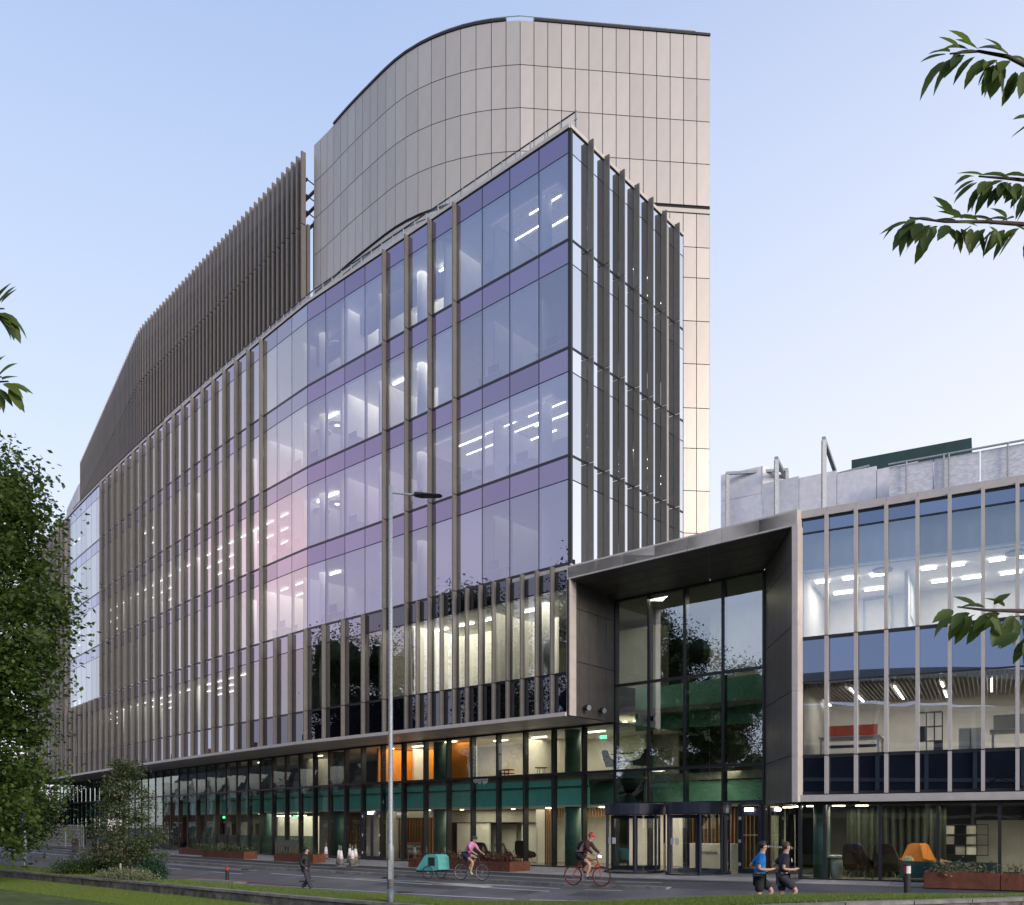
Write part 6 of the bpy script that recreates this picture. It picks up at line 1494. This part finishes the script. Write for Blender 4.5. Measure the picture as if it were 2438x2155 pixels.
def person(label, locn, rz, J, wear, hair, height=1.75, grp=None):
    """J: joint positions (facing +X, left is +Y); wear: list of (name, material, chain list, radii scale)"""
    root = thing('person', label, 'person', locn, rz, grp); sc_ = height / 1.75; root.scale = (sc_,) * 3
    names = list(J); ix = {n: i for i, n in enumerate(names)}
    RAD = dict(pel=(.115, .15), spi=(.10, .135), che=(.11, .155), nek=.052, hlo=.068, hmi=.088, hto=.07,
               shl=.062, shr=.062, ell=.043, elr=.043, wrl=.030, wrr=.030, pal=.036, par=.036, hil=.088, hir=.088, knl=.060, knr=.060, anl=.042, anr=.042, tol=.036, tor=.036)
    E = [('pel', 'spi'), ('spi', 'che'), ('che', 'nek'), ('nek', 'hlo'), ('hlo', 'hmi'), ('hmi', 'hto'), ('che', 'shl'), ('shl', 'ell'), ('ell', 'wrl'), ('wrl', 'pal'), ('che', 'shr'), ('shr', 'elr'), ('elr', 'wrr'), ('wrr', 'par'),
         ('pel', 'hil'), ('hil', 'knl'), ('knl', 'anl'), ('anl', 'tol'), ('pel', 'hir'), ('hir', 'knr'), ('knr', 'anr'), ('anr', 'tor')]
    vs = [J[n] for n in names]; rs = [RAD[n] for n in names]; es = [(ix[a], ix[b]) for a, b in E]
    # five fingers per hand
    for s in 'lr':
        w_, p_ = V(*J['wr' + s]), V(*J['pa' + s]); d = (p_ - w_).normalized(); sd_ = d.cross(V(0, 0, 1)); sd_ = sd_.normalized() if sd_.length > .1 else V(0, 1, 0)
        for k in range(5):
            o_ = (k - 1.8) * .019; base = p_ + sd_ * o_; ln = (.045, .068, .075, .068, .052)[k]
            if k == 0: base = w_.lerp(p_, .4) - sd_ * .03
            m1 = base + d * ln * .55 + V(0, 0, -.008); m2 = base + d * ln + V(0, 0, -.03)
            if k == 0: m1 -= sd_ * .015; m2 -= sd_ * .012
            n0 = len(vs); vs += [tuple(m1), tuple(m2)]; rs += [.0095, .0075]; es += [(ix['pa' + s] if k else ix['wr' + s], n0), (n0, n0 + 1)]
    skin('body', vs, es, rs, M_skin, root, 1, ix['pel'])
    # face: nose, eyes, mouth, ears; hair cap
    h = V(*J['hmi']); ax = (V(*J['hto']) - V(*J['hlo'])).normalized(); fw_ = V(*J.get('_face', (1, 0, 0))) if False else V(1, 0, 0); fw_ = (fw_ - ax * fw_.dot(ax)).normalized(); lt = ax.cross(fw_)
    c = h + ax * .0
    def loc2(nm, mb, m): o = link(nm, mb.mesh(nm, m, True), None); o.parent = root; return o
    loc2('nose', MB().tube([c + fw_ * .075 + ax * .02, c + fw_ * .108 - ax * .02, c + fw_ * .085 - ax * .03], [.008, .014, .008], 6), M_skin)
    for sgn in (-1, 1):
        e = c + fw_ * .083 + lt * .03 * sgn + ax * .012; loc2('eye', MB().ell(e, .009, .012, .007, 8, 5), M_eye)
        e = c + lt * .088 * sgn - ax * .01; loc2('ear', MB().ell(e, .018, .01, .028, 8, 5), M_skin)
    m_ = c + fw_ * .083 - ax * .05; loc2('mouth', MB().ell(m_, .006, .022, .006, 8, 5), M_lip)
    hm, kind = hair
    if kind != 'helmet':
        hc = c - fw_ * .018 + ax * .035; g = MB().ell(hc, .105, .098, .10, 14, 9)
        g.v = [tuple(V(*q) + (fw_ * -.03 if (V(*q) - c).dot(fw_) > .05 and (V(*q) - c).dot(ax) < .07 else V(0, 0, 0)) + (fw_ * -.035 if (V(*q) - c).dot(fw_) > .04 and (V(*q) - c).dot(ax) < .05 else V(0, 0, 0))) for q in g.v]
        loc2('hair', g, hm)
        if kind == 'bun': loc2('hair_bun', MB().ell(c - fw_ * .125 + ax * .0, .05, .05, .055, 10, 7), hm)
    for nm, m, chains, k in wear:
        ns, vv, rr2, ee = [], [], [], []
        for ch in chains:
            for a, r in ch:
                if a not in ns: ns.append(a); pos = J[a.split('@')[0]] if '@' not in a else None
            pass
        pos_of = {}
        for ch in chains:
            for (a, r) in ch:
                if a in pos_of: continue
                if '@' in a:       # 'ell@shl@.5' -> point between two joints
                    x_, y_, t_ = a.split('@'); pos_of[a] = (V(*J[x_]).lerp(V(*J[y_]), float(t_)), r)
                else: pos_of[a] = (V(*J[a]), r)
        ks = list(pos_of); ii = {a: i for i, a in enumerate(ks)}
        for ch in chains:
            for (a, _), (b, _) in zip(ch, ch[1:]): ee.append((ii[a], ii[b]))
        skin(nm, [tuple(pos_of[a][0]) for a in ks], ee, [pos_of[a][1] for a in ks], m, root, 1, 0)
    return root
def walkJ(legL, legR, armL, armR, lean=.0):
    J = dict(pel=(0, 0, .96), spi=(lean * .4, 0, 1.14), che=(lean * .8, 0, 1.34), nek=(lean + .01, 0, 1.50), hlo=(lean + .035, 0, 1.575), hmi=(lean + .045, 0, 1.645), hto=(lean + .035, 0, 1.70),
             shl=(lean * .8, .185, 1.42), shr=(lean * .8, -.185, 1.42), hil=(0, .095, .91), hir=(0, -.095, .91))
    for s, leg, arm in (('l', legL, armL), ('r', legR, armR)):
        J['kn' + s], J['an' + s], J['to' + s] = leg; J['el' + s], J['wr' + s], J['pa' + s] = arm
    return J
# woman walking
M_puff = mat('puffer_black', (.008, .008, .012), .6, 0, 2, .0, bump=0.); M_trou = mat('trousers_pattern', (.014, .014, .025), .8, 0, 22, .0, col2=(.06, .06, .085)); M_shoe = mat('shoe_dark', (.018, .018, .022), .6)
J = walkJ(((.10, .10, .50), (-.22, .10, .12), (-.12, .10, .04)), ((.12, -.10, .50), (.32, -.10, .08), (.46, -.10, .035)),
          ((-.14, .25, 1.17), (.04, .21, .98), (.09, .17, .95)), ((-.14, -.25, 1.17), (.04, -.21, .98), (.09, -.17, .95)))
wv = atz(728, 2121, -.095)
wo = person('woman in a black puffer jacket and patterned trousers walking with hands in pockets', (wv.x, wv.y, -.1), R(-14), J, [
    ('jacket', M_puff, [(('pel@knl@.1', (.165, .19)), ('pel', (.165, .185)), ('spi', (.155, .175)), ('che', (.15, .185)), ('nek', (.085, .085))), (('che', 0), ('shl', .095), ('ell', .078), ('wrl', .062), ('pal', .055)), (('che', 0), ('shr', .095), ('elr', .078), ('wrr', .062), ('par', .055))], 1),
    ('trousers', M_trou, [(('pel', (.14, .165)), ('hil', .115), ('knl', .095), ('anl', .085)), (('pel', 0), ('hir', .115), ('knr', .095), ('anr', .085))], 1),
    ('shoe', M_shoe, [(('anl', .052), ('tol', .045))], 1), ('shoe', M_shoe, [(('anr', .052), ('tor', .045))], 1)], (M_hairk, 'bun'), 1.60)
qb = MB()
for z in (.98, 1.05, 1.12, 1.19, 1.26, 1.33): qb.lathe((0, 0, z), [(.178, 0), (.184, .012), (.178, .024)], 18, False)
q = link('quilt_seams', qb.mesh('quilt_seams', mat('puffer_seam', (.03, .03, .036), .4), True), None); q.parent = wo; q.scale.y = 1.04; q['kind'] = 'stuff'
# two runners
M_blue_t = mat('tshirt_blue', (.012, .19, .58), .8, 0, 9, .1, bump=.8); M_blk = mat('shorts_black', (.012, .012, .014), .8); M_navyt = mat('tshirt_navy', (.028, .024, .045), .8, 0, 9, .1, bump=.8); M_navys = mat('shorts_navy', (.022, .026, .042), .8)
def runner(label, locn, rz, tee, shorts, hair, h, flip):
    L_, R_ = ((.30, .10, .62), (.02, .10, .30), (.12, .10, .24)), ((-.02, -.10, .52), (-.16, -.10, .10), (-.03, -.10, .04))
    aL, aR = ((-.20, .27, 1.18), (.06, .22, 1.06), (.13, .18, 1.08)), ((-.04, -.27, 1.14), (.22, -.20, 1.12), (.29, -.14, 1.15))
    if flip: L_, R_ = tuple((x, -y, z) for x, y, z in R_), tuple((x, -y, z) for x, y, z in L_)
    J = walkJ(L_, R_, aL, aR, .05)
    return person(label, locn, rz, J, [
        ('tshirt', tee, [(('pel@hil@.3', (.145, .17)), ('pel', (.145, .17)), ('spi', (.13, .162)), ('che', (.135, .178)), ('nek', (.066, .07))), (('che', 0), ('shl', .085), ('shl@ell@.75', .072)), (('che', 0), ('shr', .085), ('shr@elr@.75', .072))], 1),
        ('shorts', shorts, [(('pel', (.14, .165)), ('hil', .118), ('hil@knl@.85', .105)), (('pel', 0), ('hir', .118), ('hir@knr@.85', .105))], 1),
        ('shoe', M_shoe, [(('anl', .052), ('tol', .045))], 1), ('shoe', M_shoe, [(('anr', .052), ('tor', .045))], 1)], (hair, 'short'), h)
r1 = runner('runner in a bright blue t-shirt and black shorts', (5.78, 20.6, .15), R(-12), M_blue_t, M_blk, M_hairk, 1.78, False)
r2 = runner('runner in a navy t-shirt with a pale chest print', (6.42, 20.9, .15), R(-8), M_navyt, M_navys, M_hairb, 1.76, True)
pr = link('chest_print', MB().add([(.205, -.06, 1.30), (.19, -.13, 1.30), (.185, -.13, 1.38), (.20, -.06, 1.38), (.19, -.06, 1.30), (.175, -.13, 1.30), (.17, -.13, 1.38), (.185, -.06, 1.38)], [(0, 1, 2, 3), (0, 4, 5, 1), (1, 5, 6, 2), (2, 6, 7, 3), (3, 7, 4, 0)]).mesh('chest_print', M_whiter), None); pr.parent = r2
# bicycles
def bicycle(label, locn, rz, fm, wheelm, light=False, s=1.):
    o = thing('bicycle', label, 'bicycle', locn, rz, 'bicycles ridden along the cycle lane'); o.scale = (s,) * 3; r = .335
    for x in (-.52, .52):
        wh = loc('wheel', MB().tube([(x, -.03, r), (x, .03, r)], .022, 8), M_galv, o)
        for nm, rr_, th, m in (('tyre', r - .017, .017, M_rubber), ('rim', r - .042, .012, wheelm)):
            loc(nm, MB().tube([(x + rr_ * math.cos(2 * math.pi * k / 28), 0, r + rr_ * math.sin(2 * math.pi * k / 28)) for k in range(29)], th, 6, False), m, wh)
        sp_ = MB()
        for k in range(16): a = 2 * math.pi * k / 16; sp_.tube([(x, .02 * (-1) ** k, r), (x + (r - .05) * math.cos(a), 0, r + (r - .05) * math.sin(a))], .002, 3, False)
        q = loc('spokes', sp_, M_galv, wh); q['kind'] = 'stuff'
    bb, sv, hd1, hd2 = (-.08, 0, .28), (-.24, 0, .80), (.36, 0, .88), (.40, 0, .74)
    f = MB().tube([bb, sv], .018, 8).tube([sv, hd1], .017, 8).tube([bb, hd2], .021, 8).tube([hd1, hd2], .022, 8)
    for y in (-.05, .05): f.tube([bb, (-.52, y, r)], .010, 6).tube([sv, (-.52, y, r)], .010, 6)
    loc('frame', f, fm, o)
    fk = MB()
    for y in (-.05, .05): fk.tube([hd2, (.44, y, .66), (.52, y, r)], .012, 6)
    loc('fork', fk, fm, o)
    loc('saddle', MB().tube([(-.37, 0, .97), (-.28, 0, .975), (-.10, 0, .96)], [.06, .055, .02], 8).tube([sv, (-.26, 0, .96)], .014, 6), M_rubber, o)
    loc('handlebar', MB().tube([hd1, (.34, 0, 1.0)], .014, 6).tube([(.40, -.27, 1.02), (.36, -.1, 1.02), (.36, .1, 1.02), (.40, .27, 1.02)], .014, 6), M_rubber, o)
    loc('crank', MB().tube([(-.08, -.07, .28), (-.08, .07, .28)], .09, 16).tube([(-.08, -.08, .28), (.06, -.08, .20)], .012, 6).tube([(-.08, .08, .28), (-.22, .08, .36)], .012, 6), M_galv, o)
    if light: loc('front_light', MB().tube([(.42, 0, .98), (.50, 0, .98)], .035, 10), lamp_mat('bike_light', (.85, .95, 1), 14), o)
    return o
def rider(label, locn, rz, wear_fn, hair, s=1., helm=None):
    J = dict(pel=(-.24, 0, 1.04), spi=(-.15, 0, 1.2), che=(.0, 0, 1.37), nek=(.10, 0, 1.50), hlo=(.155, 0, 1.57), hmi=(.175, 0, 1.635), hto=(.165, 0, 1.69), shl=(.03, .18, 1.42), shr=(.03, -.18, 1.42),
             ell=(.16, .26, 1.20), elr=(.16, -.26, 1.20), wrl=(.34, .25, 1.07), wrr=(.34, -.25, 1.07), pal=(.40, .25, 1.055), par=(.40, -.25, 1.055), hil=(-.22, .095, 1.0), hir=(-.22, -.095, 1.0),
             knr=(.16, -.11, .72), anr=(.04, -.11, .31), tor=(.15, -.11, .235), knl=(.17, .11, .90), anl=(-.20, .11, .50), tol=(-.10, .11, .40))
    o = person(label, locn, rz, J, wear_fn, hair, 1.75 * s)
    if helm:
        g = MB().ell((.165, 0, 1.675), .135, .10, .085, 16, 9); q = link('helmet', g.mesh('helmet', helm, True), None); q.parent = o
        q2 = link('helmet_strap', MB().tube([(.16, -.09, 1.64), (.17, -.05, 1.55), (.17, .05, 1.55), (.16, .09, 1.64)], .006, 5).mesh('helmet_strap', M_rubber), None); q2.parent = o
    return o
top = lambda m, sl: ('jersey', m, [(('pel', (.135, .155)), ('spi', (.125, .155)), ('che', (.13, .175)), ('nek', (.064, .066))), (('che', 0), ('shl', .08), ('ell', .062)) + ((('wrl', .046),) if sl else ()), (('che', 0), ('shr', .08), ('elr', .062)) + ((('wrr', .046),) if sl else ())], 1)
def sh(nm, m, f): return (nm, m, [(('pel', (.135, .16)), ('hil', .112), ('hil@knl@%.2f' % f, .085)), (('pel', 0), ('hir', .112), ('hir@knr@%.2f' % f, .085))], 1)
shoes = lambda m: [('shoe', m, [(('anl', .05), ('tol', .044))], 1), ('shoe', m, [(('anr', .05), ('tor', .044))], 1)]
M_pink = mat('jersey_pink', (.62, .42, .58), .75, 0, 4.5, .0, col2=(.62, .03, .32)); M_lime = mat('shoe_lime', (.42, .72, .08), .6); M_dkblue = mat('shorts_dark_blue', (.03, .03, .08), .8)
c1 = atz(1122, 2096, .315); dirz = math.atan2(DR.y, DR.x)
bicycle('dark bicycle towing the teal cargo trailer', (c1.x, c1.y, .315), dirz * .8, M_dkblue, M_galv, s=.93)
rider('cyclist in a pink and white jersey riding ahead of the teal trailer', (c1.x, c1.y, .315), dirz * .8, [top(M_pink, False), sh('shorts', M_dkblue, .55)] + shoes(M_lime), (M_hairk, 'short'), .93, mat('helmet_dark', (.03, .045, .04), .4))
c2 = atz(1398, 2109.5, .335)
M_maroon = mat('jacket_maroon', (.055, .016, .018), .8, 0, 9, .15, bump=.8); M_hel = mat('helmet_red', (.5, .06, .06), .4)
bicycle('red bicycle with a bright white front light', (c2.x, c2.y, .335), dirz * .75, mat('bike_red', (.42, .02, .02), .4), mat('rim_red', (.35, .03, .03), .5), True)
rd2 = rider('cyclist in a dark maroon jacket with pink belt and red helmet', (c2.x, c2.y, .335), dirz * .75, [top(M_maroon, True), sh('shorts', M_blk, .6)] + shoes(M_maroon), (M_hairk, 'short'), 1., M_hel)
q = link('belt', MB().tube([(-.24 - .0, 0, 1.075), (-.23, 0, 1.115)], [.158, .156], 18).mesh('belt', mat('belt_pink', (.8, .04, .5), .6), True), None); q.parent = rd2
q = link('backpack', MB().tube([(-.27, 0, 1.2), (-.22, 0, 1.33), (-.12, 0, 1.46)], [.11, .12, .09], 12).mesh('backpack', M_blk, True), None); q.parent = rd2
# teal trailer
tl_ = thing('bike_trailer', 'teal cargo trailer hitched behind the dark bicycle', 'trailer', (c1.x - .9 * 1.25 - .3, c1.y + .78 * 1.1, .318), dirz * .8)
M_tt = mat('trailer_teal', (.10, .42, .40), .7, 0, 5, .08)
prof = [(-.62, .34), (-.22, .86), (-.1, .92), (.30, .92), (.42, .84), (.46, .36), (.0, .28)]
loc('cover', MB().add([(x, -.33, z) for x, z in prof] + [(x, .33, z) for x, z in prof], [tuple(range(7)), tuple(range(13, 6, -1))] + [(i, i + 7, (i + 1) % 7 + 7, (i + 1) % 7) for i in range(7)]), M_tt, tl_)
loc('window', MB().add([(-.02, -.335, .50), (.28, -.335, .50), (.28, -.335, .82), (-.02, -.335, .82), (-.02, -.342, .50), (.28, -.342, .50), (.28, -.342, .82), (-.02, -.342, .82)], [(4, 5, 6, 7), (0, 1, 5, 4), (1, 2, 6, 5), (2, 3, 7, 6), (3, 0, 4, 7)]), M_rubber, tl_)
for y in (-.40, .40):
    wh = loc('wheel', MB().tube([(0, y - .03, .25), (0, y + .03, .25)], .03, 8), M_galv, tl_)
    loc('tyre', MB().tube([(.235 * math.cos(2 * math.pi * k / 24), y, .25 + .235 * math.sin(2 * math.pi * k / 24)) for k in range(25)], .017, 6, False), M_rubber, wh)
loc('tow_bar', MB().tube([(.4, -.2, .30), (.75, -.12, .32), (1.0, -.02, .36)], .016, 6), M_rubber, tl_); loc('floor_pan', MB().box(-.6, .46, -.34, .34, .26, .32), M_rubber, tl_)

# ================================================================= ACROSS THE ROAD: mirrored in the glazed base and the wing
M_brick = mat('brick_red', (.19, .062, .04), .85, 0, 9, .25); M_slate = mat('roof_slate', (.045, .045, .055), .7, 0, 8, .15); M_rend = mat('render_white', (.62, .62, .6), .8, 0, 3, .06)
M_winpane = opaque_glass('house_pane', (.02, .025, .03), (.8, .9, 1), .2)
def house(label, p, rz, w_, h_, seed):
    o = thing('brick_house', label, 'house', (p.x, p.y, -.15), rz, 'brick houses across the road'); d = 8.5
    loc('walls', MB().box(-w_ / 2, w_ / 2, 0, d, 0, h_), M_brick, o)
    loc('roof', MB().add([(-w_ / 2 - .3, -.4, h_), (w_ / 2 + .3, -.4, h_), (w_ / 2 + .3, d + .4, h_), (-w_ / 2 - .3, d + .4, h_), (-w_ / 2 - .3, d / 2, h_ + 4.4), (w_ / 2 + .3, d / 2, h_ + 4.4)], [(0, 1, 5, 4), (2, 3, 4, 5), (1, 2, 5), (3, 0, 4), (0, 3, 2, 1)]), M_slate, o)
    loc('chimney', MB().box(w_ * .3, w_ * .3 + .9, d / 2 - .5, d / 2 + .5, h_ + 3, h_ + 6), M_brick, o)
    for sx in (-1, 1):
        x = sx * w_ * .27
        loc('bay', MB().prism([(x - 1.5, 0), (x - 1, -.8), (x + 1, -.8), (x + 1.5, 0)], 0, h_ - .3), M_brick, o)
        loc('gable', MB().add([(x - 1.7, -.9, h_ - .3), (x + 1.7, -.9, h_ - .3), (x, -.9, h_ + 2.6), (x - 1.7, 2.6, h_ - .3), (x + 1.7, 2.6, h_ - .3), (x, 2.6, h_ + 2.6)], [(0, 1, 2), (3, 5, 4), (0, 2, 5, 3), (1, 4, 5, 2), (0, 3, 4, 1)]), M_rend, o)
        for z in (1.0, 4.0):
            wn = loc('window', MB().box(x - .95, x + .95, -.9, -.8, z - .08, z + 1.78), M_rend, o)
            for k in range(3): loc('pane', MB().box(x - .85 + k * .6, x - .35 + k * .6, -.93, -.9, z, z + 1.7), M_winpane, wn)
            loc('band', MB().box(x - 1.3, x + 1.3, -.88, -.8, z + 1.85, z + 2.05), M_rend, o)
        wn = loc('window', MB().box(x - .5, x + .5, -.97, -.9, h_ + .2, h_ + 1.3), M_slate, o); loc('pane', MB().box(x - .42, x + .42, -.99, -.97, h_ + .28, h_ + 1.22), M_winpane, wn)
    dr = loc('door', MB().box(-.5, .5, -.08, 0, 0, 2.2), M_navy, o); loc('door_frame', MB().box(-.65, -.5, -.12, 0, 0, 2.4).box(.5, .65, -.12, 0, 0, 2.4).box(-.5, .5, -.12, 0, 2.2, 2.4), M_rend, o)
    return o
def fx(i): return F[i] if i <= NB else F[-1] + (F[-1] - F[-2]) * (i - NB)
for k, i in enumerate((28, 36, 44, 52, 60, 68)):
    n = FN[min(i, NB)]; p = fx(i) + n * 24
    house(('nearest red brick house, mirrored in the base left of the double door', 'red brick house with white gables mirrored right of the conifer', 'third brick house along the road, mirrored behind the conifer', 'fourth brick house along the road, mirrored left of the conifer', 'fifth brick house, mirrored low in the far glazing', 'farthest brick house opposite the end of the glazing')[k],
        p, math.atan2(n.y, n.x) - math.pi / 2, 11.5, 6.4, k)
# dark curved-roof building behind the camera
pv = thing('pavilion', 'dark building with a curved pale roof behind the viewer, mirrored in the wing', 'building', (-24, -34, -.3), R(-62))
loc('walls', MB().box(-30, 30, -6, 6, 0, 14), mat('pavilion_dark', (.03, .035, .05), .5, 0, .6, .3), pv)
for z in (3.4, 6.8, 10.2, 13.6): loc('floor_band', MB().box(-30.1, 30.1, -6.1, 6.1, z, z + .35), M_slab, pv)
for k in range(13): x = -29 + k * 58 / 12; loc('pillar', MB().box(x - .2, x + .2, -6.15, 6.15, 0, 14), M_wallg, pv)
rf = MB(); n = 16
for k in range(n): 
    x0, x1 = -32 + 64 * k / n, -32 + 64 * (k + 1) / n; f = lambda x: 14.2 + 3.2 * math.cos(x / 32 * 1.35)
    rf.add([(x0, -8, f(x0)), (x1, -8, f(x1)), (x1, 8, f(x1)), (x0, 8, f(x0)), (x0, -8, f(x0) - 1), (x1, -8, f(x1) - 1), (x1, 8, f(x1) - 1), (x0, 8, f(x0) - 1)], [(0, 1, 2, 3), (7, 6, 5, 4), (0, 4, 5, 1), (2, 6, 7, 3)] + ([(0, 3, 7, 4)] if k == 0 else []) + ([(1, 5, 6, 2)] if k == n - 1 else []))
loc('roof', rf, M_wallg, pv)
# lettering becomes plain mesh
dg = bpy.context.evaluated_depsgraph_get()
for o in [o for o in COL.objects if o.type == 'FONT']:
    me = bpy.data.meshes.new_from_object(o.evaluated_get(dg)); me.name = 'lettering'
    n = bpy.data.objects.new('lettering', me); COL.objects.link(n); n.parent = o.parent; n.matrix_parent_inverse = o.matrix_parent_inverse.copy(); n.matrix_basis = o.matrix_basis.copy()
    bpy.data.objects.remove(o)
